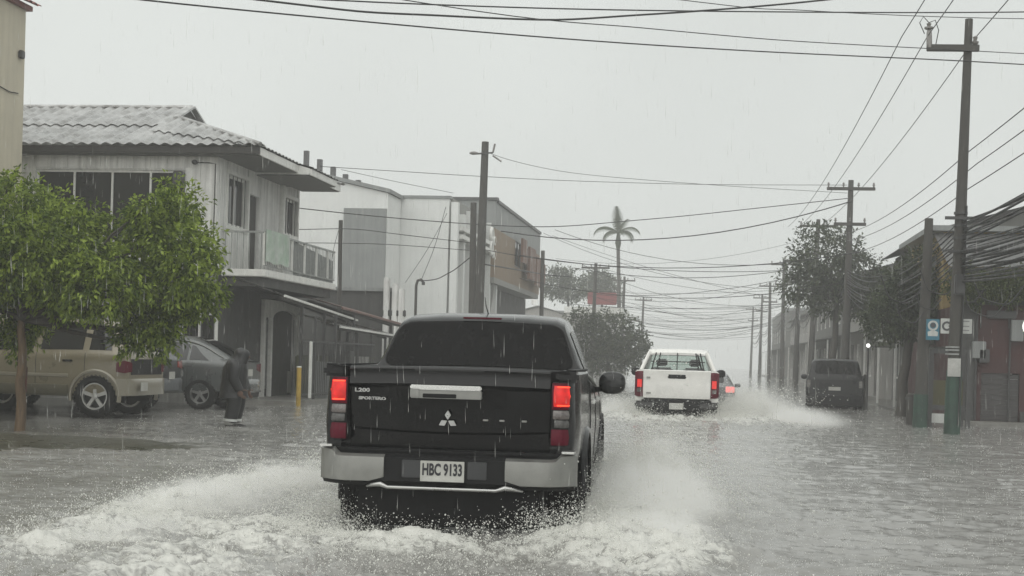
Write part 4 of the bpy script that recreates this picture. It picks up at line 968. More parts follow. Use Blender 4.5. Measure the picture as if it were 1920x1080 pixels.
# ================================================================== the black pickup
def pickup_cab_keys():
    #        y     w    zb   zbelt ztop  wtop
    return [(1.64, .905, .55, 1.30, 1.315, .865), (1.70, .912, .53, 1.30, 1.42, .825), (1.80, .918, .5, 1.29, 1.60, .765), (1.88, .92, .48, 1.285, 1.708, .722), (1.97, .92, .46, 1.28, 1.748, .71), (2.1, .92, .45, 1.27, 1.772, .705),
            (2.4, .92, .44, 1.255, 1.795, .70), (2.9, .92, .44, 1.22, 1.803, .69), (3.35, .92, .44, 1.19, 1.755, .68), (3.6, .92, .44, 1.175, 1.64, .69), (4.15, .92, .46, 1.15, 1.22, .72),
            (4.5, .915, .48, 1.12, 1.17, .70), (5.0, .88, .5, 1.04, 1.08, .66), (5.22, .79, .52, .92, .97, .58), (5.30, .66, .56, .84, .88, .48)]
EMB = mat('dull_chrome', (.42, .42, .41), rough=.3, metal=.9, var=.1)
def build_black_pickup():
    root = thing('pickup_truck', 'black four-door pickup with lit red tail lamps ploughing through the flood water', 'pickup truck', TR0, TR_RZ)
    S = Shape(pickup_cab_keys())
    cab = S.mesh().build('cab', BLACKPAINT, root, smooth=30)
    boolean(cab, [cutter(4.32, .40, .47, .62, 1.2), cutter(4.32, .40, .47, -1.2, -.62)])
    # bed: an open box with curved outer flanks
    def flank(y):
        t = min(max((y - .06) / .25, 0), 1); w = lerp(.855, .905, t ** .5)
        return [(w - .10, .62), (w - .03, .66), (w - .004, .78), (w + .006, .95), (w, 1.10), (w - .006, 1.22), (w - .012, 1.325), (w - .03, 1.35), (w - .075, 1.355), (w - .095, 1.345), (w - .095, .80)]
    for sgn in (-1, 1):
        b = MB().loft([[(sgn * x, y, z) for x, z in flank(y)] for y in [.06, .08, .12, .2, .3, .45, .6, .8, 1.0, 1.2, 1.4, 1.55, 1.62]])
        o = b.build('bed_side', BLACKPAINT, root, smooth=35)
        boolean(o, [cutter(1.30, .40, .47, .6, 1.2) if sgn > 0 else cutter(1.30, .40, .47, -1.2, -.6)])
        arch_lip(root, 'wheel_arch', BLACKPAINT, 1.30, .40, .47, sgn, lambda y, z: .905, t=.03)
        arch_lip(root, 'wheel_arch', BLACKPAINT, 4.32, .40, .47, sgn, lambda y, z: .905, t=.035)
        MB().bar((sgn * .845, .06, 1.352), (sgn * .855, 1.62, 1.352), .07, .012).build('bed_rail', BLACKPLASTIC, root, bevel=.003)
    MB().box(-.80, .80, .12, 1.62, .76, .80).build('bed_floor', BLACKPLASTIC, root)
    MB().box(-.80, .80, 1.58, 1.625, .80, 1.33).build('bed_front_panel', BLACKPAINT, root)
    # tailgate: a shaped panel with a spoiler lip, a pressed upper step and a lower crease
    prof = [(1.352, .045), (1.358, .02), (1.350, .002), (1.338, -.004), (1.325, .006), (1.29, .010), (1.235, -.006), (1.215, .012), (1.20, .020), (1.05, .036), (.96, .046), (.90, .052), (.885, .066), (.80, .074), (.765, .08), (.755, .09)]
    rows = []
    for x in np.linspace(-.705, .705, 25):
        bow = .03 * (1 - (abs(x) / .725) ** 2)
        edge = .012 * max(0, (abs(x) - .69) / .035)
        # the lower crease lifts towards the sides
        rows.append([(x, y - bow + edge + .03, z + (.025 * (abs(x) / .725) ** 2 if .88 < z < .97 else 0) - (.012 * (x / .725) ** 2 if z > 1.2 else 0)) for z, y in prof] + [(x, .14, .755), (x, .14, 1.345)])
    tg = MB().loft(rows).build('tailgate', BLACKPAINT, root, smooth=28)
    # handle: chrome bezel with a dark finger well
    hb = MB()
    hb.box(-.265, .235, -.046, .03, 1.195, 1.228)
    h = hb.build('tailgate_handle', CHROME, root, bevel=.008)
    MB().box(-.265, .235, -.036, .03, 1.135, 1.194).build('handle_plate', SATIN, h, bevel=.006)
    MB().box(-.175, .06, -.042, -.036, 1.14, 1.168).build('finger_well', BLACKPLASTIC, h, bevel=.004)
    MB().box(-.265, -.20, -.041, -.036, 1.142, 1.20).build('lock_button', SATIN, h, bevel=.004)
    # three diamonds
    e = part_empty('emblem', root, (.0, -.002, .985))
    L_ = .066
    for k in range(3):
        a = R(90 + 120 * k); d = Vector((math.cos(a), 0, math.sin(a))); n = Vector((-math.sin(a), 0, math.cos(a)))
        p = [d * .004, d * (L_ * .5 + .004) + n * .0215, d * (L_ + .004), d * (L_ * .5 + .004) - n * .0215]
        MB().prism([q + Vector((0, -.010, 0)) for q in p], (0, .016, 0)).build('diamond', EMB, e, bevel=.002)
    for txt, x, z, sz, sp in (('L200', -.665, 1.178, .036, 1.5), ('SPORTERO', -.635, 1.122, .028, 1.4)):
        t = text_mb(txt, sz, .006, align='LEFT', bold=.0012); xf(t, Matrix.Translation((x, .014, z)) @ Matrix.Rotation(R(90), 4, 'X') @ Matrix.Diagonal((sp, 1, 1, 1)))
        t.build('lettering', EMB, root, recalc=False)
    # the small chrome letters near the right lamp
    for x, w in ((.245, .036), (.36, .034), (.515, .034)):
        MB().box(x, x + w, -.004, .03, .988, 1.0).build('badge', SATIN, root, bevel=.002)
    # rear window and glass
    S2 = S
    S2.top_pane(1.655, 1.875, 1.05, off=.012, corner=.10, ny=12).build('rear_window', DARKGLASS, root, smooth=60)
    for sgn in (-1, 1):
        S.side_pane(1.92, 2.02, 2.72, 2.70, .10, .93, sgn).build('side_window', DARKGLASS, root, smooth=60)
        S.side_pane(2.80, 2.78, 3.95, 3.40, .10, .93, sgn).build('side_window', DARKGLASS, root, smooth=60)
        w = MB()
        w.tube([S.side(y, .05, sgn, .012) for y in np.linspace(1.8, 4.0, 14)], .011, 6); w.build('window_trim', SATIN, root, smooth=60)
        for y in (2.02, 3.05):
            MB().box(sgn * .905, sgn * .945, y, y + .2, 1.07, 1.105).build('door_handle', CHROME, root, bevel=.01)
        for yy in (1.78, 2.76, 3.86):
            MB().tube([Vector((sgn * (x + .001), yy, z)) for x, z in S.half(yy)[3:8]], .005, 4).build('door_seam', BLACKPLASTIC, root)
        # mirror
        m = MB().ell((sgn * 1.035, 3.52, 1.225), .125, .085, .105, 16, 10, .75).build('side_mirror', BLACKPAINT, root, smooth=60)
        MB().bar((sgn * .86, 3.56, 1.16), (sgn * .97, 3.53, 1.165), .06, .045).build('mirror_arm', BLACKPLASTIC, m, bevel=.01)
        MB().ell((sgn * 1.035, 3.445, 1.225), .10, .012, .082, 16, 8, .75).build('mirror_glass', GREYGLASS, m, smooth=60)
    S.top_pane(3.55, 4.12, .95, off=.008).build('windscreen', DARKGLASS, root, smooth=60)
    MB().tube([(0.0, 2.3, 1.795), (0.0, 2.1, 1.86), (0.0, 2.02, 1.93)], [.006, .004, .002], 6).build('aerial', BLACKPLASTIC, root)
    MB().box(-.16, .16, 1.86, 1.89, 1.742, 1.758).build('high_brake_lamp', REDLENS, root, bevel=.004)
    # tail lamps: lit square, clear and reversing lens, dark red foot
    for sgn in (-1, 1):
        e = part_empty('tail_lamp', root, (sgn * .785, 0, 0))
        def lens(name, m, x0, x1, z0, z1, y0=.012, par=None):
            r0 = []
            n = 8
            for i in range(n + 1):
                x = lerp(x0, x1, i / n); q = sgn * x                       # q > 0 outwards
                yy = y0 + max(0, (q + .02)) ** 2 * 9.0
                r0.append([(x, yy, z0), (x, yy - .006, lerp(z0, z1, .5)), (x, yy + .004, z1), (x, .17, z1), (x, .17, z0)])
            return MB().loft(r0).build(name, m, par or e, smooth=40, bevel=.003)
        a, bb = (-.066, .080) if sgn > 0 else (-.080, .066)
        lens('lamp_housing', BLACKPLASTIC, a - .003, bb + .002, .825, 1.268, y0=.03)
        lens('outer_lens', REDLENS, a, bb, 1.08, 1.265, y0=.016)
        lens('brake_lens', REDLIT, a + .012, bb - .008, 1.098, 1.25)
        lens('indicator_lens', CLEARLENS, a + .01, bb - .005, 1.015, 1.075)
        lens('reversing_lens', mat('smoked_lens', (.07, .068, .065), rough=.15, var=.4, scale=50), a + .02, bb - .012, .955, 1.008)
        lens('reflector', REDLENS, a, bb, .835, .945)
        for z0, z1 in ((1.233, 1.243), (1.105, 1.115)):
            lens('light_bar', REDHOT, a + .035, bb - .014, z0, z1, y0=.008)
        lens('light_bar', REDHOT, (bb - .022 if sgn > 0 else a + .01), (bb - .010 if sgn > 0 else a + .022), 1.122, 1.233, y0=.008)
        MB().box(sgn * .74, sgn * .90, .04, .3, 1.27, 1.345).build('corner_cap', BLACKPAINT, root, bevel=.02)
    # bumper
    b = MB(); sec = []
    for x in np.linspace(-.885, .885, 33):
        q = abs(x) / .885; y0 = -.10 + .20 * max(0, q - .78) ** 1.6 * 9
        sec.append([(x, y0 + .03, .742), (x, y0 - .005, .72), (x, y0 - .01, .56), (x, y0 + .03, .525), (x, .25, .525), (x, .25, .742)])
    bump = b.loft(sec).build('bumper', BLACKPLASTIC, root, smooth=35)
    for sgn in (-1, 1):
        sec = []
        for i in range(15):
            q = lerp(.42, .90, i / 14); x = sgn * q; qq = q / .885; y0 = -.118 + .20 * max(0, qq - .78) ** 1.6 * 9
            zt = .735 if q < .76 else .775 if q > .80 else lerp(.735, .775, (q - .76) / .04)
            zb = lerp(.575, .545, min(1, i / 3))
            sec.append([(x, y0 + .045, zt + .006), (x, y0, zt - .012), (x, y0 - .006, lerp(zb, zt, .5)), (x, y0, zb + .012), (x, y0 + .045, zb), (x, .2, zb), (x, .2, zt)])
        MB().loft(sec).build('bumper_end', SATIN, bump, smooth=40)
        MB().box(sgn * .80, sgn * .89, -.06, .12, .782, .798).build('step_pad', CHROME, bump, bevel=.004)
        MB().box(sgn * .16, sgn * .295, -.118, -.100, .588, .71).build('step_panel', mat('step_grey', (.035, .036, .038), rough=.5), bump, bevel=.005)
    MB().box(-.86, .86, .03, .22, .742, .775).build('bumper_top', BLACKPLASTIC, bump, bevel=.01)
    plate(root, 'HBC 9133', -.012, -.118, .638, .305, .142)
    # chrome lower bar
    MB().tube([(-.545, -.06, .515), (-.50, -.10, .53), (-.44, -.12, .538), (-.39, -.12, .518), (.36, -.12, .518), (.42, -.12, .538), (.48, -.10, .53), (.54, -.06, .515)], [.008, .015, .018, .012, .012, .018, .015, .008], 10).build('step_bar', EMB, root, smooth=60)
    # chassis and mud flaps, all dark
    MB().box(-.62, .62, .15, 4.9, .30, .52).build('chassis', BLACKPLASTIC, root)
    MB().box(-.66, .66, .18, .30, .22, .53).build('rear_valance', BLACKPLASTIC, root, bevel=.02)
    MB().tube([(-.70, 1.30, .40), (.70, 1.30, .40)], .06, 10).build('axle', BLACKPLASTIC, root, smooth=50)
    MB().ell((0, 1.30, .40), .17, .15, .17, 14, 8).build('differential', BLACKPLASTIC, root, smooth=60)
    for sgn in (-1, 1):
        MB().obox((sgn * .785, .78, .37), (.125, 0, 0), (0, .006, .03), (0, -.03, .22)).build('mud_flap', RUBBER, root, bevel=.004)
        for y in (1.30, 4.32): wheel(root, sgn * .775, y, .39, .385, .265, .235, 6)
    # side step
    for sgn in (-1, 1):
        MB().box(sgn * .80, sgn * .95, 1.95, 3.75, .42, .46).build('side_step', SATIN, root, bevel=.012)
    return root
BLACK_PICKUP = build_black_pickup()
# ================================================================== the white pickup ahead
def build_white_pickup():
    p = HX0.copy()
    root = thing('pickup_truck', 'white pickup with red brake lamps and black bumper, ahead in the spray', 'pickup truck', p, R(1.0))
    keys = [(1.58, .88, .55, 1.28, 1.292, .84), (1.7, .895, .5, 1.27, 1.282, .86), (3.5, .90, .45, 1.19, 1.2, .86), (4.1, .90, .46, 1.16, 1.18, .80), (4.6, .895, .48, 1.12, 1.16, .74), (5.05, .86, .5, 1.02, 1.06, .68), (5.28, .74, .55, .9, .94, .55)]
    S = Shape(keys); lo = S.mesh(.12).build('lower_body', WHITEPAINT, root, smooth=30)
    boolean(lo, [cutter(4.3, .42, .47, .62, 1.2), cutter(4.3, .42, .47, -1.2, -.62)])
    # the cabin is open: pillars, roof and panes round dark seats
    ro = []
    for y, w, z in ((1.86, .62, 1.70), (1.92, .67, 1.755), (2.1, .69, 1.79), (2.7, .69, 1.80), (3.2, .68, 1.78), (3.42, .66, 1.735)):
        ro.append([(-w, y, z - .05), (-w, y, z - .02), (-w + .08, y, z), (0, y, z + .012), (w - .08, y, z), (w, y, z - .02), (w, y, z - .05), (0, y, z - .045)])
    MB().loft(ro).build('roof', WHITEPAINT, root, smooth=40)
    for sg in (-1, 1):
        for a, b, w in (((.835, 1.64, 1.27), (.645, 1.90, 1.715), .085), ((.86, 2.75, 1.24), (.665, 2.75, 1.75), .07), ((.80, 4.02, 1.18), (.645, 3.40, 1.725), .07)):
            MB().bar((sg * a[0], a[1], a[2]), (sg * b[0], b[1], b[2]), w, w).build('pillar', WHITEPAINT, root, bevel=.015)
        MB().poly([(sg * .85, 1.72, 1.27), (sg * .865, 2.72, 1.24), (sg * .68, 2.72, 1.74), (sg * .67, 1.95, 1.73)]).poly([(sg * .844, 1.72, 1.27), (sg * .859, 2.72, 1.24), (sg * .674, 2.72, 1.74), (sg * .664, 1.95, 1.73)]).build('side_window', GREYGLASS, root, recalc=False)
        MB().poly([(sg * .865, 2.78, 1.24), (sg * .81, 3.95, 1.18), (sg * .66, 3.38, 1.71), (sg * .68, 2.78, 1.74)]).poly([(sg * .859, 2.78, 1.24), (sg * .804, 3.95, 1.18), (sg * .654, 3.38, 1.71), (sg * .674, 2.78, 1.74)]).build('side_window', GREYGLASS, root, recalc=False)
        m = MB().ell((sg * 1.02, 3.55, 1.24), .115, .07, .095, 14, 8, .75).build('side_mirror', BLACKPLASTIC, root, smooth=60)
        MB().bar((sg * .86, 3.57, 1.2), (sg * .95, 3.55, 1.21), .05, .04).build('mirror_arm', BLACKPLASTIC, m)
        MB().box(sg * .72, sg * .905, .08, 1.6, .62, 1.30).build('bed_side', WHITEPAINT, root, bevel=.02)
        # tall red lamps
        MB().loft([[(sg * x, y, z) for x, y, z in ((.735, .03, .72), (.735, .0, .78), (.735, .0, 1.22), (.735, .03, 1.28))], [(sg * x, y, z) for x, y, z in ((.83, .03, .72), (.83, .005, .78), (.83, .005, 1.22), (.83, .03, 1.28))], [(sg * x, y, z) for x, y, z in ((.91, .12, .72), (.915, .09, .78), (.915, .09, 1.22), (.91, .12, 1.28))]], closed=False).build('tail_lamp', REDLENS, root, smooth=50)
        MB().box(sg * .76, sg * .86, -.006, .004, .93, 1.10).build('brake_lens', mat('lit_lamp_far', (.5, .02, .02), rough=.2, emit=(1, .03, .02), estr=.3), root, bevel=.003)
        MB().box(sg * .77, sg * .86, -.006, .004, .82, .90).build('reversing_lens', CLEARLENS, root, bevel=.003)
        MB().obox((sg * .76, .78, .40), (.13, 0, 0), (0, .006, .02), (0, -.02, .22)).build('mud_flap', RUBBER, root)
        for y in (1.28, 4.3): wheel(root, sg * .77, y, .40, .39, .26, .23, 6)
        MB().box(sg * .50, sg * .90, -.08, .12, .50, .60).build('bumper_corner', mat('bumper_grey', (.05, .05, .05), rough=.5), root, bevel=.02)
    prof = [(1.31, .05), (1.315, .02), (1.30, .005), (1.24, .01), (1.12, .02), (1.0, .01), (.78, .015), (.70, .03), (.68, .08)]
    MB().loft([[(x, y - .012 * (1 - (x / .73) ** 2), z) for z, y in prof] + [(x, .12, .68), (x, .12, 1.31)] for x in np.linspace(-.73, .73, 15)]).build('tailgate', WHITEPAINT, root, smooth=30)
    MB().box(-.20, .20, -.012, .02, 1.13, 1.235).build('tailgate_handle', BLACKPLASTIC, root, bevel=.03)
    MB().box(-.66, -.56, -.006, .012, .79, .82).build('badge', SATIN, root)
    MB().box(-.66, -.58, -.006, .012, 1.12, 1.16).build('badge', SATIN, root)
    MB().box(-.72, .72, .12, 1.58, .72, .76).build('bed_floor', BLACKPLASTIC, root)
    MB().box(-.76, .76, .0, .14, .605, .67).build('bumper_step', BLACKPLASTIC, root, bevel=.015)
    MB().box(-.50, .50, -.06, .12, .46, .60).build('bumper', BLACKPLASTIC, root, bevel=.02)
    plate(root, '', 0, -.065, .53, .31, .14)
    MB().box(-.6, .6, .3, 4.8, .32, .55).build('chassis', BLACKPLASTIC, root)
    MB().poly([(-.79, 1.66, 1.30), (.79, 1.66, 1.30), (.615, 1.89, 1.70), (-.615, 1.89, 1.70)]).poly([(-.79, 1.666, 1.30), (.79, 1.666, 1.30), (.615, 1.896, 1.70), (-.615, 1.896, 1.70)]).build('rear_window', CLEARGLASS, root, recalc=False)
    MB().poly([(-.76, 4.0, 1.19), (.76, 4.0, 1.19), (.62, 3.41, 1.70), (-.62, 3.41, 1.70)]).poly([(-.76, 4.006, 1.19), (.76, 4.006, 1.19), (.62, 3.416, 1.70), (-.62, 3.416, 1.70)]).build('windscreen', CLEARGLASS, root, recalc=False)
    for x0, x1 in ((-.80, -.56), (.56, .80)):                        # dark frame of the rear window
        MB().bar((x0 * .985, 1.652, 1.30), (x0 * .785 if x0 < 0 else x0 * .785, 1.882, 1.70), .035, .012).build('window_seal', BLACKPLASTIC, root)
    MB().box(-.62, .62, 1.895, 1.90, 1.64, 1.70).build('window_band', BLACKPLASTIC, root)
    for x in (-.38, .38):
        for y in (2.05, 3.0):
            s_ = MB().box(x - .25, x + .25, y, y + .14, .8, 1.36).build('seat', BLACKPLASTIC, root, bevel=.04)
            MB().box(x - .12, x + .12, y + .02, y + .11, 1.39, 1.56).build('headrest', BLACKPLASTIC, s_, bevel=.03)
    for x in (-.60, -.48, -.02, .48, .60): MB().bar((x, 1.60, 1.30), (x * .84, 1.84, 1.70), .022, .02).build('guard_bar', BLACKPLASTIC, root)
    MB().bar((-.62, 1.71, 1.50), (.62, 1.71, 1.50), .02, .022).build('guard_bar', BLACKPLASTIC, root)
    return root
WHITE_PICKUP = build_white_pickup()

# ================================================================== closed cars from one recipe
def closed_car(root, keys, paint, L, wb, r, side, rear, wheels=(.78, .22, 5), lower=None, glass=GREYGLASS, axle=.85, seams=(), rails=False, handle_y=()):
    S = Shape(keys); body = S.mesh(.06).build('body', paint, root, smooth=30)
    ya, yb = axle, axle + wb; wx, ww, st = wheels; rr = r + .075
    cs = []
    for y in (ya, yb):
        for sg in (-1, 1): cs.append(cutter(y, r, rr, sg * .56, sg * 1.3))
    boolean(body, cs)
    for sg in (-1, 1):
        MB().box(sg * .50, sg * .60, ya - rr, ya + rr, r * .7, r + rr).build('wheel_well', BLACKPLASTIC, root)
        for args in side: S.side_pane(*args, sg).build('side_window', glass, root, smooth=60)
        for y in (ya, yb): wheel(root, sg * wx, y, r, r, ww, r * .64, st)
        for y in seams:
            MB().tube([Vector((sg * (x + .001), y, z)) for x, z in S.half(y)[3:8]], .005, 4).build('door_seam', BLACKPLASTIC, root)
        for y in handle_y:
            q = S.half(y)
            MB().box(sg * (q[5][0] - .01), sg * (q[5][0] + .03), y - .09, y + .09, q[5][1] - .02, q[5][1] + .015).build('door_handle', BLACKPLASTIC, root, bevel=.008)
        ym = rear['mirror']; q = S.half(ym)
        MB().ell((sg * (q[7][0] + .13), ym, q[7][1] + .06), .10, .07, .08, 12, 8, .75).build('side_mirror', paint, root, smooth=60)
        if rails:
            MB().tube([(sg * .56, rails[0], rails[2] - .03), (sg * .57, rails[0] + .1, rails[2] + .02), (sg * .57, rails[1] - .1, rails[2] + .02), (sg * .56, rails[1], rails[2] - .04)], .016, 8).build('roof_rail', SATIN, root, smooth=60)
    if 'glass' in rear: S.top_pane(*rear['glass']).build('rear_window', glass, root, smooth=60)
    if 'screen' in rear: S.top_pane(*rear['screen']).build('windscreen', glass, root, smooth=60)
    return S, body
def build_gold_suv():
    X = gz(177, 782, .03)
    depth_y = X.y + .06
    root = thing('parked_car', 'gold and beige SUV parked sideways under the leafy tree', 'car', (X.x + .55, depth_y + .90, .02), R(90))
    keys = [(0, .80, .42, 1.08, 1.10, .72), (.05, .84, .40, 1.12, 1.20, .70), (.16, .865, .38, 1.14, 1.50, .66), (.30, .875, .36, 1.15, 1.68, .65), (.5, .88, .36, 1.15, 1.735, .65), (1.2, .885, .36, 1.14, 1.76, .65),
            (2.0, .885, .36, 1.12, 1.76, .65), (2.5, .885, .36, 1.10, 1.72, .65), (2.75, .885, .36, 1.09, 1.60, .66), (3.25, .88, .37, 1.06, 1.11, .70), (3.9, .86, .40, .98, 1.02, .66), (4.25, .78, .42, .86, .90, .56), (4.35, .66, .46, .76, .78, .45)]
    side = [(.32, .38, .74, .72, .10, .90), (.86, .85, 1.66, 1.62, .10, .90), (1.80, 1.78, 2.92, 2.52, .10, .90)]
    S, body = closed_car(root, keys, GOLDPAINT, 4.35, 2.55, .375, side, dict(mirror=2.9, glass=(.10, .29, .9), screen=(2.62, 3.22, .92)), wheels=(.775, .25, 5), axle=.60, seams=(1.72, .80, 2.9), handle_y=(1.12, 1.98), rails=(.5, 2.3, 1.755))
    body.name = 'body'
    for sg in (-1, 1):
        wf = lambda y, z: S.half(max(y, .02))[4][0]
        arch_lip(root, 'arch_trim', LOWGOLD, .60, .375, .43, sg, wf, t=.03, a0=-12, a1=192)
        arch_lip(root, 'arch_trim', LOWGOLD, 3.15, .375, .43, sg, wf, t=.03, a0=-12, a1=192)
        b = MB()
        for y0, y1 in ((1.10, 2.66),):
            b.loft([[(sg * (S.half(y)[4][0] - .004), y, .70), (sg * (S.half(y)[4][0] + .014), y, .71), (sg * (S.half(y)[4][0] + .014), y, .755), (sg * (S.half(y)[4][0] - .004), y, .765)] for y in np.linspace(y0, y1, 16)])
        b.build('side_moulding', LOWGOLD, root, smooth=50)
        b = MB().loft([[(sg * (S.half(y)[2][0] - .01), y, .37), (sg * (S.half(y)[3][0] + .012), y, .41), (sg * (S.half(y)[4][0] + .010), y, .56), (sg * (S.half(y)[4][0] - .006), y, .57)] for y in np.linspace(1.10, 2.66, 14)])
        b.build('sill_cladding', mat('sill_brown', (.12, .11, .075), rough=.5), root, smooth=50)
        MB().loft([[(sg * .68, -.012, z) for z in (.82, .98)] + [(sg * .68, .06, z) for z in (.98, .82)], [(sg * .80, -.012, z) for z in (.82, 1.0)] + [(sg * .78, .1, z) for z in (1.0, .82)], [(sg * .875, .05, z) for z in (.80, 1.02)] + [(sg * .80, .15, z) for z in (1.02, .80)], [(sg * .892, .20, z) for z in (.82, .98)] + [(sg * .82, .22, z) for z in (.98, .82)]]).build('tail_lamp', REDLENS, root, smooth=40)
    MB().loft([[(x, -.05 + .05 * (abs(x) / .88) ** 4, .70), (x, -.07 + .07 * (abs(x) / .88) ** 4, .66), (x, -.07 + .07 * (abs(x) / .88) ** 4, .46), (x, -.06 + .06 * (abs(x) / .88) ** 4, .40), (x, .2, .40), (x, .2, .70)] for x in np.linspace(-.88, .88, 17)]).build('rear_bumper', LOWGOLD, root, smooth=40)
    MB().box(-.72, .72, -.008, .02, .76, 1.06).build('rear_shade_panel', BLACKPLASTIC, root, bevel=.01)  # black panel added to paint in the shade on the SUV's rear face
    plate(root, '', -.42, -.135, .56, .31, .155)
    return root
GOLD_SUV = build_gold_suv()
def build_grey_suv():
    P = gy(352, 690, 28.75)
    root = thing('parked_car', 'dark grey SUV squeezed between the gold SUV and the silver hatchback', 'car', (P.x - .05, 27.75, .0), R(90))
    keys = [(0, .80, .45, 1.02, 1.04, .74), (.05, .86, .42, 1.06, 1.14, .70), (.18, .89, .38, 1.08, 1.42, .66), (.36, .90, .36, 1.09, 1.58, .64), (.6, .90, .36, 1.09, 1.63, .64), (1.6, .90, .36, 1.06, 1.66, .64), (2.4, .90, .36, 1.04, 1.60, .64), (2.7, .90, .36, 1.03, 1.48, .65), (3.3, .89, .37, 1.0, 1.05, .68), (4.0, .85, .4, .9, .94, .62), (4.35, .70, .45, .72, .75, .5)]
    side = [(.42, .56, .92, .90, .10, .88), (1.0, .98, 1.66, 1.62, .10, .90), (1.78, 1.75, 2.95, 2.45, .10, .90)]
    S, body = closed_car(root, keys, GREYPAINT, 4.35, 2.6, .355, side, dict(mirror=2.85, glass=(.08, .34, .88), screen=(2.55, 3.25, .92)), axle=.85, seams=(1.72, .95), handle_y=(1.1, 1.95), rails=(.6, 2.2, 1.645))
    for sg in (-1, 1):
        MB().loft([[(sg * .56, -.014, z) for z in (.90, 1.02)] + [(sg * .56, .06, z) for z in (1.02, .90)], [(sg * .80, -.006, z) for z in (.86, 1.03)] + [(sg * .78, .1, z) for z in (1.03, .86)], [(sg * .885, .06, z) for z in (.88, 1.04)] + [(sg * .80, .15, z) for z in (1.04, .88)], [(sg * .905, .26, z) for z in (.95, 1.02)] + [(sg * .84, .28, z) for z in (1.02, .95)]]).build('tail_lamp', mat('tail_lamp_glow', (.35, .03, .015), rough=.15, coat=1), root, smooth=40)
        MB().box(sg * .74, sg * .86, -.012, .02, .72, .84).build('reversing_lens', WHITELENS, root, bevel=.01)
    MB().loft([[(x, -.06 + .12 * (abs(x) / .9) ** 4, .68), (x, -.09 + .12 * (abs(x) / .9) ** 4, .64), (x, -.08 + .12 * (abs(x) / .9) ** 4, .44), (x, .0, .38), (x, .2, .38), (x, .2, .68)] for x in np.linspace(-.9, .9, 17)]).build('rear_bumper', mat('bumper_mid_grey', (.08, .085, .09), rough=.4), root, smooth=40)
    plate(root, '', 0, -.10, .74, .31, .15)
    return root
GREY_SUV = build_grey_suv()
def build_silver_hatch():
    X = gz(373, 765, .03)
    root = thing('parked_car', 'silver grey fastback crossover parked beside the white balconied house', 'car', (X.x + .80, X.y + .88, .0), R(90))
    keys = [(0, .78, .46, .99, 1.0, .70), (.04, .83, .42, 1.02, 1.045, .70), (.14, .87, .38, 1.03, 1.075, .69), (.30, .885, .36, 1.03, 1.16, .67), (.9, .90, .34, 1.02, 1.47, .63), (1.3, .90, .34, 1.0, 1.555, .62), (1.9, .90, .34, .99, 1.575, .62), (2.4, .90, .34, .98, 1.53, .62), (2.65, .90, .34, .97, 1.44, .63), (3.25, .89, .35, .95, 1.0, .68), (3.95, .85, .38, .86, .90, .62), (4.3, .70, .44, .7, .73, .5)]
    side = [(.62, .98, 1.06, 1.06, .10, .86), (1.12, 1.12, 1.74, 1.72, .10, .88), (1.82, 1.80, 2.95, 2.4, .10, .88)]
    S, body = closed_car(root, keys, SILVERPAINT, 4.3, 2.6, .335, side, dict(mirror=2.85, glass=(.24, 1.1, .86), screen=(2.5, 3.22, .92)), axle=.80, wheels=(.79, .21, 5), seams=(1.76, 1.08), handle_y=(1.25, 1.98))
    for sg in (-1, 1):
        MB().loft([[(sg * .50, -.012, z) for z in (.86, .98)] + [(sg * .5, .06, z) for z in (.98, .86)], [(sg * .78, -.004, z) for z in (.80, 1.0)] + [(sg * .76, .1, z) for z in (1.0, .80)], [(sg * .872, .08, z) for z in (.82, 1.0)] + [(sg * .80, .15, z) for z in (1.0, .82)], [(sg * .89, .22, z) for z in (.88, .97)] + [(sg * .84, .24, z) for z in (.97, .88)]]).build('tail_lamp', REDLENS, root, smooth=40)
        MB().tube([S.side(y, 1.0, sg, .012) for y in np.linspace(.35, 2.2, 18)], .014, 6).build('roof_gutter', SATIN, root, smooth=60)
    MB().loft([[(x, -.06 + .14 * (abs(x) / .88) ** 4, .66), (x, -.09 + .14 * (abs(x) / .88) ** 4, .62), (x, -.08 + .14 * (abs(x) / .88) ** 4, .42), (x, .0, .36), (x, .2, .36), (x, .2, .66)] for x in np.linspace(-.88, .88, 17)]).build('rear_bumper', SILVERPAINT, root, smooth=40)
    MB().box(-.60, .60, -.02, .14, 1.03, 1.055).build('boot_spoiler', BLACKPLASTIC, root, bevel=.01)
    plate(root, '', 0, -.02, .80, .31, .15)
    return root
SILVER_HATCH = build_silver_hatch()
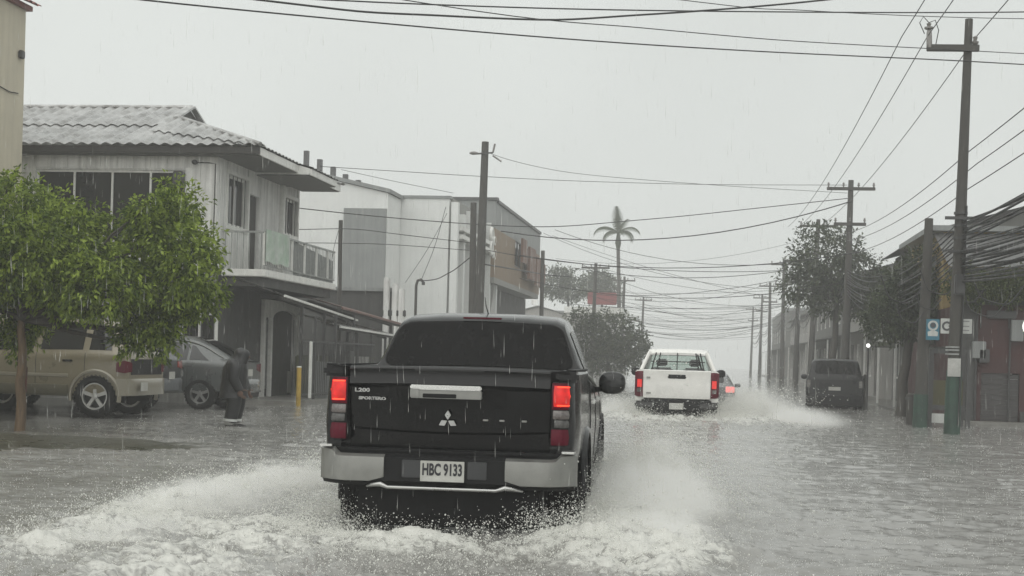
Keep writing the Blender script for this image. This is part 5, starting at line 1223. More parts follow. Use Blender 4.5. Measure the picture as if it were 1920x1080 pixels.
def build_dark_van():
    X = gz(1565, 767, 0)
    root = thing('parked_car', 'dark charcoal SUV standing in the water beside the right-hand kerb', 'car', (X.x - .02, X.y, -.18), R(-4.2))
    keys = [(0, .80, .42, 1.06, 1.08, .78), (.05, .84, .38, 1.10, 1.20, .77), (.12, .86, .36, 1.12, 1.46, .74), (.22, .87, .34, 1.12, 1.64, .71), (.4, .87, .34, 1.12, 1.69, .70), (1.6, .87, .34, 1.10, 1.71, .70), (2.4, .87, .34, 1.08, 1.66, .70), (2.7, .87, .34, 1.07, 1.54, .70), (3.3, .86, .36, 1.04, 1.08, .70), (4.1, .78, .42, .86, .9, .56)]
    side = [(.40, .48, .90, .88, .10, .88), (.98, .96, 1.62, 1.6, .10, .90), (1.72, 1.7, 2.95, 2.45, .10, .90)]
    S, body = closed_car(root, keys, DARKPAINT, 4.1, 2.55, .35, side, dict(mirror=2.8, glass=(.06, .21, .92), screen=(2.55, 3.25, .92)), axle=.80, wheels=(.75, .21, 5), glass=DARKGLASS)
    for sg in (-1, 1):
        MB().box(sg * .70, sg * .83, -.012, .12, .82, 1.06).build('tail_lamp', mat('smoked_lamp', (.12, .11, .10), rough=.15, coat=1, var=.4, scale=30), root, bevel=.02)
        MB().box(sg * .72, sg * .80, -.018, .0, .90, .97).build('reversing_lens', WHITELENS, root, bevel=.008)
    MB().loft([[(x, -.06 + .14 * (abs(x) / .85) ** 4, .62), (x, -.09 + .14 * (abs(x) / .85) ** 4, .58), (x, -.07 + .12 * (abs(x) / .85) ** 4, .3), (x, .1, .26), (x, .2, .26), (x, .2, .62)] for x in np.linspace(-.85, .85, 17)]).build('rear_bumper', BLACKPLASTIC, root, smooth=40)
    plate(root, '', 0, -.02, .80, .36, .11)
    MB().box(-.5, .5, .2, 3.6, .2, .45).build('chassis', BLACKPLASTIC, root)
    return root
DARK_SUV = build_dark_van()
FARGREY = car_paint('far_grey_paint', (.16, .165, .165), metal=.1)
def build_far_car():
    P = gs(1330, 690, 60); P.z = -.28
    root = thing('moving_car', 'grey car with glowing red lamp half hidden by spray past the white pickup', 'car', P, R(0))
    root.scale = (1, 1, .84)
    keys = [(0, .74, .44, .96, .98, .68), (.05, .80, .40, 1.0, 1.06, .66), (.2, .83, .36, 1.02, 1.30, .62), (.4, .84, .34, 1.02, 1.45, .60), (.7, .84, .34, 1.02, 1.50, .60), (1.6, .84, .34, 1.0, 1.52, .60), (2.3, .84, .34, .98, 1.45, .6), (3.1, .82, .36, .95, .99, .64), (3.8, .7, .42, .75, .78, .5)]
    side = [(.9, .88, 1.6, 1.58, .10, .88), (1.68, 1.66, 2.8, 2.3, .10, .88)]
    S, body = closed_car(root, keys, FARGREY, 3.8, 2.4, .31, side, dict(mirror=2.6, glass=(.10, .38, .88), screen=(2.4, 3.05, .9)), axle=.7, wheels=(.72, .19, 5))
    for sg in (-1, 1):
        MB().box(sg * .52, sg * .80, -.03, .1, .80, 1.02).build('tail_lamp', mat('lit_lamp_pale', (.6, .2, .2), rough=.2, emit=(1, .30, .27), estr=.6), root, bevel=.02)
    MB().box(-.8, .8, -.08, .1, .36, .64).build('rear_bumper', FARGREY, root, bevel=.04)
    return root
FAR_CAR = build_far_car()
# ------------------------------------------------------------------ trees, palm, vines
def leaf_mat(name, lo, hi, trans=.35):
    m = bpy.data.materials.new(name); m.use_nodes = True; nt = m.node_tree; N = nt.nodes; L = nt.links; b = N['Principled BSDF']; out = N['Material Output']
    at = N.new('ShaderNodeAttribute'); at.attribute_name = 'shade'
    rp = N.new('ShaderNodeValToRGB'); rp.color_ramp.elements[0].color = (*lo, 1); rp.color_ramp.elements[1].color = (*hi, 1)
    L.new(at.outputs['Fac'], rp.inputs['Fac']); L.new(rp.outputs['Color'], b.inputs['Base Color']); b.inputs['Roughness'].default_value = .55; b.inputs['Specular IOR Level'].default_value = .2
    t = N.new('ShaderNodeBsdfTranslucent'); hm = N.new('ShaderNodeHueSaturation'); hm.inputs['Value'].default_value = 1.3; L.new(rp.outputs['Color'], hm.inputs['Color']); L.new(hm.outputs['Color'], t.inputs['Color'])
    mx = N.new('ShaderNodeMixShader'); mx.inputs['Fac'].default_value = trans; L.new(b.outputs[0], mx.inputs[1]); L.new(t.outputs[0], mx.inputs[2]); L.new(mx.outputs[0], out.inputs['Surface'])
    return m
LEAF = leaf_mat('bright_leaf', (.058, .092, .018), (.28, .36, .060))
LEAFDARK = leaf_mat('far_leaf', (.034, .046, .028), (.095, .115, .062), .2)
LEAFVINE = leaf_mat('vine_leaf', (.03, .045, .012), (.10, .12, .035), .25)
BARK = mat('wet_bark', (.12, .078, .042), rough=.6, var=.4, scale=6, stretch=(5, 5, .7), bump=.5, bscale=18)
BARKGREY = mat('grey_bark', (.055, .05, .042), rough=.75, var=.35, scale=6, stretch=(5, 5, .7), bump=.5, bscale=18)
def leaf_cloud(name, m, parent, lobes, n, size, seed, droop=.35, shell=.45, sprig=5, loc=None):
    """leaf-sized folded blades set in sprigs through the volume of the lobes (centre, radii)"""
    rs = np.random.RandomState(seed); vol = np.array([l[1][0] * l[1][1] * l[1][2] for l in lobes]) ** (2 / 3); pr = vol / vol.sum()
    ns = n // sprig; k = rs.choice(len(lobes), ns, p=pr)
    C = np.array([l[0] for l in lobes])[k]; Rr = np.array([l[1] for l in lobes])[k]
    d = rs.normal(size=(ns, 3)); d /= np.linalg.norm(d, axis=1)[:, None]; rad = (shell + (1 - shell) * rs.rand(ns) ** .6)
    q = d * rad[:, None]; base = C + q * Rr * (1 + .22 * pn(d[:, 0] * 3 + k * 7.1, d[:, 2] * 3 + d[:, 1] * 2)[:, None] * 1.6)
    tip = d + rs.normal(size=(ns, 3)) * .55; tip[:, 2] -= droop; tip /= np.linalg.norm(tip, axis=1)[:, None]
    P = np.repeat(base, sprig, 0); T = np.repeat(tip, sprig, 0); j = np.tile(np.arange(sprig), ns)[:, None] / sprig
    sl = size * (1.0 + .5 * rs.rand(len(P)))[:, None]
    P = P + T * j * size * 2.4 + rs.normal(size=P.shape) * size * .35
    a = T + rs.normal(size=P.shape) * .6; a[:, 2] -= .25; a /= np.linalg.norm(a, axis=1)[:, None]
    up = rs.normal(size=P.shape) * .7 + np.array([0, 0, 1.0]); s = np.cross(a, up); s /= np.linalg.norm(s, axis=1)[:, None] + 1e-9; nn = np.cross(s, a)
    w = sl * .23
    V = np.stack([P, P + a * sl * .45 + s * w + nn * w * .5, P + a * sl, P + a * sl * .45 - s * w + nn * w * .5], 1).reshape(-1, 3)
    m_ = len(P); i = np.arange(m_)[:, None] * 4; fc = np.concatenate([i + np.array([[0, 1, 2]]), i + np.array([[0, 2, 3]])], 1).reshape(-1, 3)
    me = bpy.data.meshes.new(name); me.vertices.add(len(V)); me.vertices.foreach_set('co', V.ravel().astype(np.float32))
    me.loops.add(fc.size); me.loops.foreach_set('vertex_index', fc.ravel().astype(np.int32)); me.polygons.add(len(fc)); me.polygons.foreach_set('loop_start', np.arange(0, fc.size, 3, dtype=np.int32)); me.polygons.foreach_set('loop_total', np.full(len(fc), 3, np.int32)); me.update(calc_edges=True)
    sh = np.clip(.42 + .25 * rs.normal(size=m_) + .34 * np.repeat(rs.normal(size=ns), sprig), 0, 1); at = me.attributes.new('shade', 'FLOAT', 'POINT'); at.data.foreach_set('value', np.repeat(sh, 4).astype(np.float32))
    me.materials.append(m); o = bpy.data.objects.new(name, me); col.objects.link(o); o.parent = parent; o['kind'] = 'stuff'; return o
def branchy(b, p0, p1, r0, r1, kinks=5, wob=.06, rs=rnd):
    pts = []; 
    for i in range(kinks + 1):
        t = i / kinks; q = Vector(p0).lerp(Vector(p1), t)
        if 0 < i < kinks: q += Vector((rs.uniform(-wob, wob), rs.uniform(-wob, wob), 0))
        pts.append(q)
    b.tube(pts, [lerp(r0, r1, i / kinks) for i in range(kinks + 1)], 8); return pts
def front_tree():
    B = gz(36, 808, 0); D = B.y
    root = thing('leafy_tree', 'bright green leafy tree on a thin brown trunk in the flood', 'tree', (B.x, B.y, -.1))
    b = MB(); top = gy(42, 585, D) - B + Vector((0, 0, .1)); pts = branchy(b, (0, 0, 0), top, .085, .055, 7, .03); b.build('trunk', BARK, root, smooth=60)
    lobes = []
    for px, py, rx, ry, dd in ((-190, 470, 190, 150, .2), (-60, 430, 140, 95, -.6), (25, 400, 75, 75, .3), (-60, 530, 120, 60, -.2), (70, 470, 110, 90, -.7), (40, 575, 55, 75, .4), (150, 470, 95, 75, .4), (185, 525, 105, 72, -.6), (255, 470, 85, 70, .5), (300, 415, 62, 55, -.1), (340, 400, 45, 55, .3), (350, 490, 62, 85, -.3), (300, 560, 82, 68, .3), (262, 615, 45, 40, .0), (300, 615, 46, 34, .1), (120, 555, 60, 42, -.3), (370, 550, 46, 50, .2), (110, 410, 55, 55, .6), (12, 340, 22, 30, .2), (60, 365, 26, 24, -.4), (385, 470, 26, 24, .2), (405, 545, 22, 20, .0), (320, 352, 24, 22, .3), (265, 392, 26, 22, -.4), (30, 640, 24, 26, .2), (240, 640, 24, 26, .1), (305, 655, 20, 18, .1), (165, 405, 26, 22, .4)):
        c = gy(px, py, D + dd * 1.1) - B; s = F / (D + dd + 1.4); lobes.append(((c.x, c.y, c.z + .1), (rx / s, max(rx, ry) * .8 / s, ry / s)))
    for l in lobes[1:]:
        b = MB(); branchy(b, top + Vector((0, 0, -.1)), Vector(l[0]) - Vector((0, 0, l[1][2] * .3)), .05, .012, 5, .10); b.build('limb', BARKGREY, root, smooth=60)
    leaf_cloud('crown', LEAF, root, lobes, 62000, .070, 11, droop=.8, shell=.12, sprig=7)
    tag(MB().box(B.x - .16, B.x - .05, B.y + .25, B.y + .32, .55, .95).build('meter_box', mat('rusty_box', (.10, .035, .02), rough=.7, var=.4, scale=8), None, bevel=.01), 'small rusty box on a stake just behind the thin tree trunk', 'box')
front_tree()
def plain_tree(label, px, py_base, s, crown, n, size, m, seed, base_z=0.0, name='leafy_tree', group=None):
    """crown lobes in photo pixels at scale s"""
    B = gs(px, 690, s); B.z = base_z
    root = thing(name, label, 'tree', B, 0, group)
    lobes = []
    for cx, cy, rx, ry in crown:
        c = gy(cx, cy, B.y + rnd.uniform(-1, 1) * rx / s * .4) - B; lobes.append((tuple(c), (rx / s, max(rx, ry) / s * .85, ry / s)))
    low = min(l[0][2] for l in lobes); cx = sum(l[0][0] for l in lobes) / len(lobes)
    b = MB(); branchy(b, (0, 0, -.1), (cx * .5, 0, max(low, .6)), .16, .10, 5, .08); b.build('trunk', BARKGREY, root, smooth=60)
    for l in lobes: b = MB(); branchy(b, (cx * .5, 0, max(low, .6) - .15), l[0], .07, .02, 4, .12); b.build('limb', BARKGREY, root, smooth=60)
    leaf_cloud('crown', m, root, lobes, n, size, seed, droop=.2, shell=.3)
plain_tree('broad grey-green bushy tree between the palm and the white pickup', 1140, 700, 33, [(1105, 640, 45, 45), (1150, 625, 48, 42), (1180, 655, 38, 36), (1090, 600, 28, 22), (1135, 670, 60, 30), (1195, 640, 20, 22)], 9000, .16, LEAFDARK, 21)
plain_tree('hazy far tree left of the red canopy sign', 1065, 600, 21, [(1045, 530, 26, 26), (1072, 540, 24, 22), (1060, 515, 14, 12)], 2600, .25, LEAFDARK, 22)
plain_tree('hazy far tree just behind the palm trunk', 1125, 600, 19, [(1118, 535, 26, 22), (1142, 540, 20, 20), (1125, 522, 16, 12)], 2600, .27, LEAFDARK, 23)
plain_tree('thick-trunked dark tree behind the parked charcoal SUV', 1560, 720, 47, [(1550, 480, 70, 60), (1600, 520, 60, 50), (1510, 530, 50, 45), (1570, 560, 60, 35), (1640, 560, 45, 40)], 11000, .13, LEAFDARK, 24, base_z=-.05)
plain_tree('dark tree crowding the wall behind the right-hand poles', 1690, 720, 70, [(1700, 560, 60, 60), (1745, 520, 60, 60), (1660, 600, 40, 40), (1770, 560, 45, 60), (1720, 610, 50, 30)], 12000, .10, LEAFDARK, 25)
def palm():
    B = gs(1161, 690, 22); B.z = 0; top = gy(1159, 448, B.y) - B
    root = thing('palm_tree', 'tall slender palm standing hazy above the far street', 'palm', B)
    b = MB(); b.tube([(0, 0, 0), top * .5 + Vector((.05, 0, 0)), top * .93, top], [.22, .17, .15, .12], 10); b.build('trunk', BARKGREY, root, smooth=60)
    b = MB(); b.tube([top * .93, top * .97, top + Vector((0, 0, .9))], [.16, .26, .05], 10); b.build('crownshaft', LEAFVINE, root, smooth=60)
    rs = np.random.RandomState(5)
    for k, (az, el, L) in enumerate(((0, .75, 2.2), (180, .70, 2.5), (30, .5, 1.8), (150, .45, 1.9), (100, 1.25, 2.1), (265, 1.3, 2.6), (60, 1.05, 2.0), (210, .2, 1.9), (330, .25, 1.9), (285, .6, 1.9))):
        az = math.radians(az); d = Vector((math.cos(az), math.sin(az), 0)); b = MB(); P = []; p = top + Vector((0, 0, .5)); e = el
        n = 12
        for i in range(n + 1): P.append(p.copy()); p = p + (d * math.cos(e) + Vector((0, 0, math.sin(e)))) * L / n; e -= (2.2 / n) * (i / n + .35) * (1.2 if el < 1 else .45)
        b.tube(P, [.035 * (1 - i / n) + .008 for i in range(n + 1)], 5)
        sd = Vector((-d.y, d.x, 0))
        for i in range(1, n):
            ln = .75 * math.sin(math.pi * (i + 1) / (n + 1.5)) ** .7 * (L / 2.4)
            for t in (0, .5):
                for s in (-1, 1):
                    q = P[i].lerp(P[i + 1], t); tip = q + sd * s * ln * .75 + Vector((0, 0, -ln * .55)) + (P[i + 1] - P[i]) * 1.2
                    w = (P[i + 1] - P[i]) * .55; b.poly([q, q + w, tip])
        b.build('frond', LEAFVINE, root, recalc=False)
palm()
def vines():
    Y = 35.15; a, b_ = gy(1795, 530, Y), gy(1990, 530, Y); lobes = []
    for i in range(12):
        x = lerp(a.x, b_.x, i / 11); z = gy(1860, 535, Y).z + .12 * math.sin(i * 2.1); lobes.append(((x - a.x, 0, z), (.38, .35, .36 + .08 * math.sin(i * 1.3))))
    root = thing('creeper_hedge', 'mossy green creeper spilling over the top of the maroon wall', 'creeper', (a.x, Y, 0))
    leaf_cloud('foliage', LEAFVINE, root, lobes, 9000, .06, 31, droop=.8, shell=.4)
    b = MB()
    for i in range(9): branchy(b, (lerp(0, b_.x - a.x, i / 8), .1, lobes[0][0][2] - .35), (lerp(0, b_.x - a.x, (i + .7) / 8), .0, lobes[0][0][2] + .2), .02, .012, 4, .05)
    o = b.build('stem', BARKGREY, root, smooth=60); o['kind'] = 'stuff'
vines()
# ------------------------------------------------------------------ utility poles, cables, signs
INSUL = mat('insulator', (.16, .15, .14), rough=.3, coat=.6)
PAPER = mat('wet_paper', (.42, .42, .40), rough=.8, var=.2, scale=9, dirt=(.2, .2, .19), dirt_amt=.6)
def pole(label, base, top, r0, r1, green=0.0, arms=(), group=None, m=None):
    """arms: (height fraction, left reach, right reach)"""
    base, top = Vector(base), Vector(top); m = m or POLEWOOD
    root = thing('utility_pole', label, 'utility pole', base, 0, group); d = top - base
    MB().tube([(0, 0, -.3), d * .33, d * .66, d], [r0, lerp(r0, r1, .33), lerp(r0, r1, .66), r1], 12).build('shaft', m, root, smooth=60)
    if green: MB().tube([(0, 0, -.2), d * green], [r0 + .012, lerp(r0, r1, green) + .012], 14).build('painted_foot', GREENPAINT, root, smooth=60)
    for f, l, r in arms:
        c = d * f; a = MB().bar(c + Vector((-l, -.11, 0)), c + Vector((r, -.11, 0)), .10, .12).build('crossarm', m, root, bevel=.01)
        k = max(2, int((l + r) / .5))
        for i in range(k + 1):
            q = c + Vector((lerp(-l + .06, r - .06, i / k), -.11, .06)); MB().lathe([(.001, 0), (.025, 0), (.03, .05), (.055, .06), (.055, .09), (.03, .10), (.045, .14), (.02, .18), (.001, .18)], 10, q, 'z').build('insulator', INSUL, a, smooth=60)
    return root
def cable(label, pts, r=.012, group='overhead cables', n=24, name='overhead_cable'):
    """a hanging cable through points (smooth curve)"""
    P = [Vector(p) for p in pts]; out = []
    ks = [(i, *p) for i, p in enumerate(P)]
    if len(P) == 2: raise ValueError
    for i in range(n + 1): out.append(Vector(interp(ks, (len(P) - 1) * i / n)))
    o = MB().tube(out, r, 5).build(name, CABLE, None, smooth=80, recalc=False); return tag(o, label, 'cable', group)
def span(label, p, q, sag, r=.012, group=None, n=14):
    p, q = Vector(p), Vector(q); pts = [p.lerp(q, i / n) - Vector((0, 0, sag * 4 * (i / n) * (1 - i / n))) for i in range(n + 1)]
    o = MB().tube(pts, r, 5).build('overhead_cable', CABLE, None, smooth=80, recalc=False); return tag(o, label, 'cable', group)
# near right pole with its crossarm
PB = gz(1784, 815, 0); PT = gy(1817, 36, PB.y)
np_ = pole('near right utility pole with green foot and pasted paper sheet', PB, PT, .15, .075, green=.155, arms=())
za_ = gy(1790, 92, PB.y).z - PB.z; xa_, xb_ = gy(1736, 92, PB.y).x - PB.x, gy(1834, 90, PB.y).x - PB.x
ca = MB().bar((xa_, -.12, za_), (xb_, -.12, za_ - .01), .10, .13).build('crossarm', POLEWOOD, np_, bevel=.01)
q = Vector((xa_ + .05, -.12, za_))
MB().tube([q, q + Vector((-.01, 0, .30)), q + Vector((-.02, 0, .38))], [.06, .055, .03], 10).build('insulator', INSUL, ca, smooth=60)
MB().lathe([(.001, 0), (.05, 0), (.09, .02), (.09, .05), (.03, .06), (.05, .12), (.001, .14)], 12, q + Vector((-.02, 0, .36)), 'z').build('insulator', INSUL, ca, smooth=60)
MB().tube([q + Vector((-.02, 0, .5)), q + Vector((-.13, 0, .62)), q + Vector((-.20, 0, .50)), q + Vector((-.10, 0, .28))], .01, 5).build('jumper_wire', CABLE, ca)
MB().tube([q + Vector((-.02, 0, .5)), q + Vector((.10, 0, .55)), q + Vector((.17, 0, .35)), q + Vector((.12, 0, .05))], .01, 5).build('jumper_wire', CABLE, ca)
MB().lathe([(.001, 0), (.04, 0), (.07, .03), (.07, .06), (.03, .07), (.05, .15), (.001, .18)], 12, (xb_ - .08, -.12, za_ + .06), 'z').build('insulator', INSUL, ca, smooth=60)
for h, l, r in ((.52, .32, .32), (.44, .25, .3)):
    c = (PT - PB) * h; MB().bar(c + Vector((-l, -.13, 0)), c + Vector((r, -.13, 0)), .06, .06).build('cable_bracket', IRON, np_)
tb = MB().box(-.10, .10, -.30, -.15, -.2, .2).build('junction_box', IRON, np_, bevel=.02); tb.location = (PT - PB) * .36
MB().tube([(.10, -.13, .2), ((PT - PB) * .3 + Vector((.10, -.12, 0))), ((PT - PB) * .55 + Vector((.09, -.11, 0)))], .018, 6).build('conduit', CABLE, np_)
for f_ in (.47, .50, .53):
    MB().lathe([(.11, 0), (.135, 0), (.135, .05), (.11, .05)], 14, (PT - PB) * f_, 'z').build('cable_clamp', IRON, np_)
sh = MB().box(-.135, .115, -.165, -.158, 0, .36).build('paper_sheet', PAPER, np_); sh.location = gy(1787, 706, PB.y) - PB
for z in (.42, .5, .56): 
    MB().lathe([(.148, 0), (.152, 0), (.152, .03), (.148, .03)], 14, gy(1786, 705, PB.y) - PB + Vector((0, 0, z)), 'z').build('strap', PALEIRON, np_)
P2 = gz(1724, 802, 0); P2T = P2 + Vector((.08, 0, 4.6))
p2 = pole('second right utility pole with faded green foot', P2, P2T, .15, .09, green=.16, arms=())
# signs on and between the two poles
def sign(label, px0, px1, py0, py1, Y, m, deco=None, name='street_sign', cat='sign', post=None):
    a, b = gy(px0, py0, Y), gy(px1, py1, Y); c = (a + b) / 2; w, h = (b.x - a.x) / 2, (a.z - b.z) / 2
    root = thing(name, label, cat, (c.x, Y, c.z)); MB().box(-w, w, -.015, .015, -h, h).build('board', m, root, bevel=.006)
    if deco: deco(root, w, h)
    if post: MB().bar((0, .03, 0), (post, .10, 0), .03, .03).build('bracket', IRON, root)
    return root
SIGNBLUE = mat('sign_blue', (.03, .14, .20), rough=.4, var=.15); SIGNWHITE = mat('sign_white', (.45, .46, .44), rough=.5, var=.15, scale=4, streak=.3)
INKDARK = mat('sign_ink', (.05, .05, .055), rough=.6)
def d_blue(r, w, h):
    MB().lathe([(.07, -.021), (.11, -.021), (.11, -.017), (.07, -.017)], 20, (0, 0, h * .38), 'y').build('ring_mark', SIGNWHITE, r)
    MB().lathe([(.001, -.021), (.055, -.021), (.055, -.017), (.001, -.017)], 14, (0, 0, h * .42), 'y').build('dot_mark', INKDARK, r)
    MB().prism([(-.10, -.021, -h * .62), (.10, -.021, -h * .62), (.11, -.021, -h * .22), (.0, -.021, -h * .02), (-.11, -.021, -h * .22)], (0, .004, 0)).build('shield_mark', SIGNWHITE, r)
def d_round(r, w, h): MB().lathe([(.06, -.021), (.105, -.021), (.105, -.017), (.06, -.017)], 18, (-.02, 0, .0), 'y').build('ring_mark', INKDARK, r)
def d_lines(r, w, h):
    for z in (.10, .0, -.08): MB().box(-w * .6, w * .6, -.021, -.017, z - .012, z + .012).build('printed_line', mat('faint_ink', (.2, .2, .2)), r)
sign('blue street sign with white symbols on the second pole', 1737, 1761, 598, 638, P2.y - .3, SIGNBLUE, d_blue, post=-.15)
sign('small white sign with dark ring beside the blue sign', 1764, 1790, 597, 626, P2.y - .32, SIGNWHITE, d_round)
sign('square white notice on the right of the near pole', 1797, 1822, 598, 626, PB.y - .02, SIGNWHITE, d_lines, post=-.30)
def hanging_sign():
    Y = 46; a, b = gy(1633, 621, Y), gy(1677, 650, Y); c = (a + b) / 2; w, h = (b.x - a.x) / 2, (a.z - b.z) / 2
    r = thing('hanging_sign', 'dark framed shop sign hanging over the right pavement', 'sign', (c.x, Y, c.z))
    MB().box(-w, w, -.02, .02, -h, h).build('board', mat('sign_olive', (.10, .105, .085), rough=.6, var=.3), r)
    for x0, x1, z0, z1 in ((-w - .03, w + .03, h, h + .04), (-w - .03, w + .03, -h - .04, -h), (-w - .03, -w, -h, h), (w, w + .03, -h, h)): MB().box(x0, x1, -.035, .03, z0, z1).build('frame', IRON, r)
    n = 12; pa = [(w * .8 * math.cos(math.pi * (1 - i / n)), -.03, -h * .35 + h * .9 * math.sin(math.pi * i / n)) for i in range(n + 1)]
    MB().tube(pa, .018, 5).build('arched_band', SIGNWHITE, r); MB().box(-w * .5, w * .5, -.026, -.021, -h * .4, -h * .1).build('name_strip', SIGNWHITE, r)
    MB().bar((w, 0, h + .02), (w + .9, 0, h + .02), .04, .04).build('bracket', IRON, r)
hanging_sign()
def street_globe():
    p = gy(1628, 648, 44); r = thing('street_lamp', 'lit white globe lamp beside the hanging shop sign', 'lamp', (p.x, p.y, 0))
    MB().tube([(0, 0, -.1), (0, 0, p.z - .06)], .03, 8).build('post', IRON, r); MB().ell((0, 0, p.z), .06, .06, .06, 12, 8).build('globe', mat('lit_globe', (.8, .8, .78), rough=.3, emit=(1, 1, .96), estr=1.2), r, smooth=60)
street_globe()
def shelter():
    Y = P2.y + .3; root = thing('street_stall', 'dark framed empty street stall between the two right-hand poles', 'stall', (gy(1778, 790, Y).x, Y, 0)); o = root.location
    zt = gy(1778, 655, Y).z
    xs = [gy(px, 790, Y).x for px in (1743, 1814)]
    for x in xs:
        for dy in (0, .9): MB().box(x - .05, x + .05, Y - .05 + dy, Y + .05 + dy, -.1, zt).build('post', IRON, root, world=True)
    MB().bar((xs[0], Y, .45), (xs[1], Y, .45), .05, .10).build('rail', IRON, root, world=True); MB().bar((xs[0], Y, zt - .05), (xs[1], Y, zt - .05), .05, .10).build('rail', IRON, root, world=True)
    a, b = gy(1747, 775, Y - .04), gy(1770, 793, Y - .04); MB().box(a.x, b.x, Y - .06, Y - .035, max(b.z, .06), a.z).build('white_panel', SIGNWHITE, root, world=True)
    MB().box(xs[0] + .06, xs[1] - .06, Y + .3, Y + .34, .5, 1.05).build('counter_board', mat('olive_board', (.07, .065, .03), rough=.7, var=.3), root, world=True)
    MB().box(xs[0] + .06, xs[1] - .06, Y - .02, Y + .92, zt + .003, zt + .05).build('top_board', WALLDARK, root, world=True)
shelter()
def bollard(label, px, py, h, r, m, name='bollard'):
    p = gz(px, py, 0); t = thing(name, label, 'post', (p.x, p.y, -.1)); MB().tube([(0, 0, 0), (0, 0, h), (0, 0, h + .03)], [r, r, r * .6], 10).build('shaft', m, t, smooth=40)
    MB().lathe([(r, h - .12), (r + .02, h - .12), (r + .02, h - .06), (r, h - .06)], 12, (0, 0, 0), 'z').build('collar', IRON, t)
bollard('short thick dark bollard left of the second green-footed pole', 1706, 797, .80, .10, POLEWOOD)
bollard('thin dark post rising from the water beside the charcoal SUV', 1620, 768, 1.15, .05, POLEWOOD, 'marker_post')
# left-hand poles
def pole_px(label, bx, tx, ty, s, r0, r1, arms=(), **k):
    B = gs(bx, 690, s); B.z = 0; T = gy(tx, ty, B.y); return pole(label, B, T, r0, r1, arms=arms, **k), B, T
LP, LB, LT = pole_px('tall leaning utility pole in front of the pale building', 893, 910, 266, 55, .19, .12)
c = (LT - LB) * .955
a = MB().bar(c + Vector((-.35, -.15, -.05)), c + Vector((.3, -.15, .0)), .05, .05).build('bracket', IRON, LP)
MB().ell(c + Vector((-.36, -.15, -.02)), .16, .08, .06, 12, 8).build('insulator', INSUL, a, smooth=60)
MB().tube([c + Vector((.3, -.15, 0)), c + Vector((.36, -.15, .3))], .035, 8).build('insulator', INSUL, a, smooth=60)
MB().tube([c + Vector((.3, -.15, -.1)), c + Vector((.6, -.15, -.3))], .03, 8).build('insulator', INSUL, a, smooth=60)
pole_px('shorter dark pole standing against the tall leaning pole', 884, 888, 380, 57, .13, .10)
pole_px('slim dark pole in front of the grey wall panel', 634, 639, 413, 60, .075, .065)
_, B5, T5 = pole_px('thin hazy pole between the brown building and the palm', 1013, 1018, 470, 40, .11, .09)
def pipe_lamp():
    B = gs(776, 690, 52); B.z = 0; z = gy(776, 530, B.y).z
    r = thing('service_pipe', 'grey service pipe with bent top above the black pickup', 'pipe', B)
    MB().tube([(0, 0, 0), (0, 0, z - .1), (.05, 0, z + .08), (.16, 0, z + .12), (.26, 0, z + .04)], .05, 8).build('pipe', POLEWOOD, r, smooth=60)
    MB().lathe([(.001, 0), (.06, 0), (.06, .12), (.001, .12)], 10, (.26, 0, z - .08), 'z').build('cap', IRON, r, smooth=60)
pipe_lamp()
# the right-hand row into the haze
RP = [PB]
RLAB = ['first far pole beyond the parked charcoal SUV on the right kerb', 'second far pole past the charcoal SUV, two crossarms', 'short third pole in the far right-hand row', 'fourth pole of the far right-hand row', 'fifth, faint pole of the far right-hand row', 'sixth, fainter pole of the far right-hand row', 'last and faintest pole of the right-hand row']
for i, (Y, X, h) in enumerate(((56, 4.9, 8.4), (73, 4.7, 8.6), (84, 4.6, 7.6), (101, 4.6, 8.6), (122, 4.5, 8.2), (148, 4.5, 8.4), (180, 4.4, 8.4))):
    B = Vector((X, Y, 0)); RP.append(B)
    pole(RLAB[i], B, B + Vector((rnd.uniform(-.1, .25), 0, h)), .17, .10, arms=((.96, .9, .9), (.80, .6, .6)), group='far poles of the right-hand row')
for i, (Y, X, h) in enumerate(((92, -7.8, 7.5), (118, -7.6, 8.2), (150, -7.6, 8.0))):
    B = Vector((X, Y, 0)); pole(('far left-kerb pole nearest to the palm', 'hazy left-kerb pole beyond the palm', 'faintest pole on the left kerb')[i], B, B + Vector((.1, 0, h)), .16, .10, arms=((.96, .9, .9),), group='far poles of the left-hand row')
# cables running along the right-hand row
xcr = [gy(px, 92, PB.y).x for px in (1690, 1738, 1830)]
for X, lab in zip(xcr, ('inner power line on the near pole crossarm', 'middle power line meeting the left end of the crossarm', 'outer power line meeting the right end of the crossarm')):
    z = za_ + .25; span(lab + ', coming from overhead', (X, 2, z + .35), (X, PB.y, z), .25, .010, 'power lines at the near pole')
    span(lab + ', leading down the street', (X, PB.y, z), (X - .1, 73, 8.2), .5, .010, 'power lines at the near pole')
Z2 = [(4.9, 5.75), (5.05, 5.5), (4.9, 5.0)]
for i, (X, z) in enumerate(Z2):
    lab = ('upper', 'middle', 'lower')[i] + ' bare secondary wire above the black cable bundle'
    span(lab, (X, 3, z + .15), (X, PB.y, z - .1), .15, .010, 'secondary wires at the near pole'); span(lab + ', far stretch', (X, PB.y, z - .1), (X - .2, 56, z + .6), .3, .010, 'secondary wires at the near pole')
rs_ = random.Random(5)
for i in range(26):
    X = 4.9 + rs_.uniform(-.1, .75); z = 4.85 - .055 * i + rs_.uniform(-.05, .05)
    span('black telephone cable in the thick bundle at the right edge', (X + rs_.uniform(0, .8), 4, z + rs_.uniform(-.1, .3)), (PB.x + .15 + rs_.uniform(-.1, .1), PB.y, 4.3 - .05 * i), .22 + rs_.uniform(0, .25), rs_.choice((.010, .014, .020, .026)), 'telephone cable bundle')
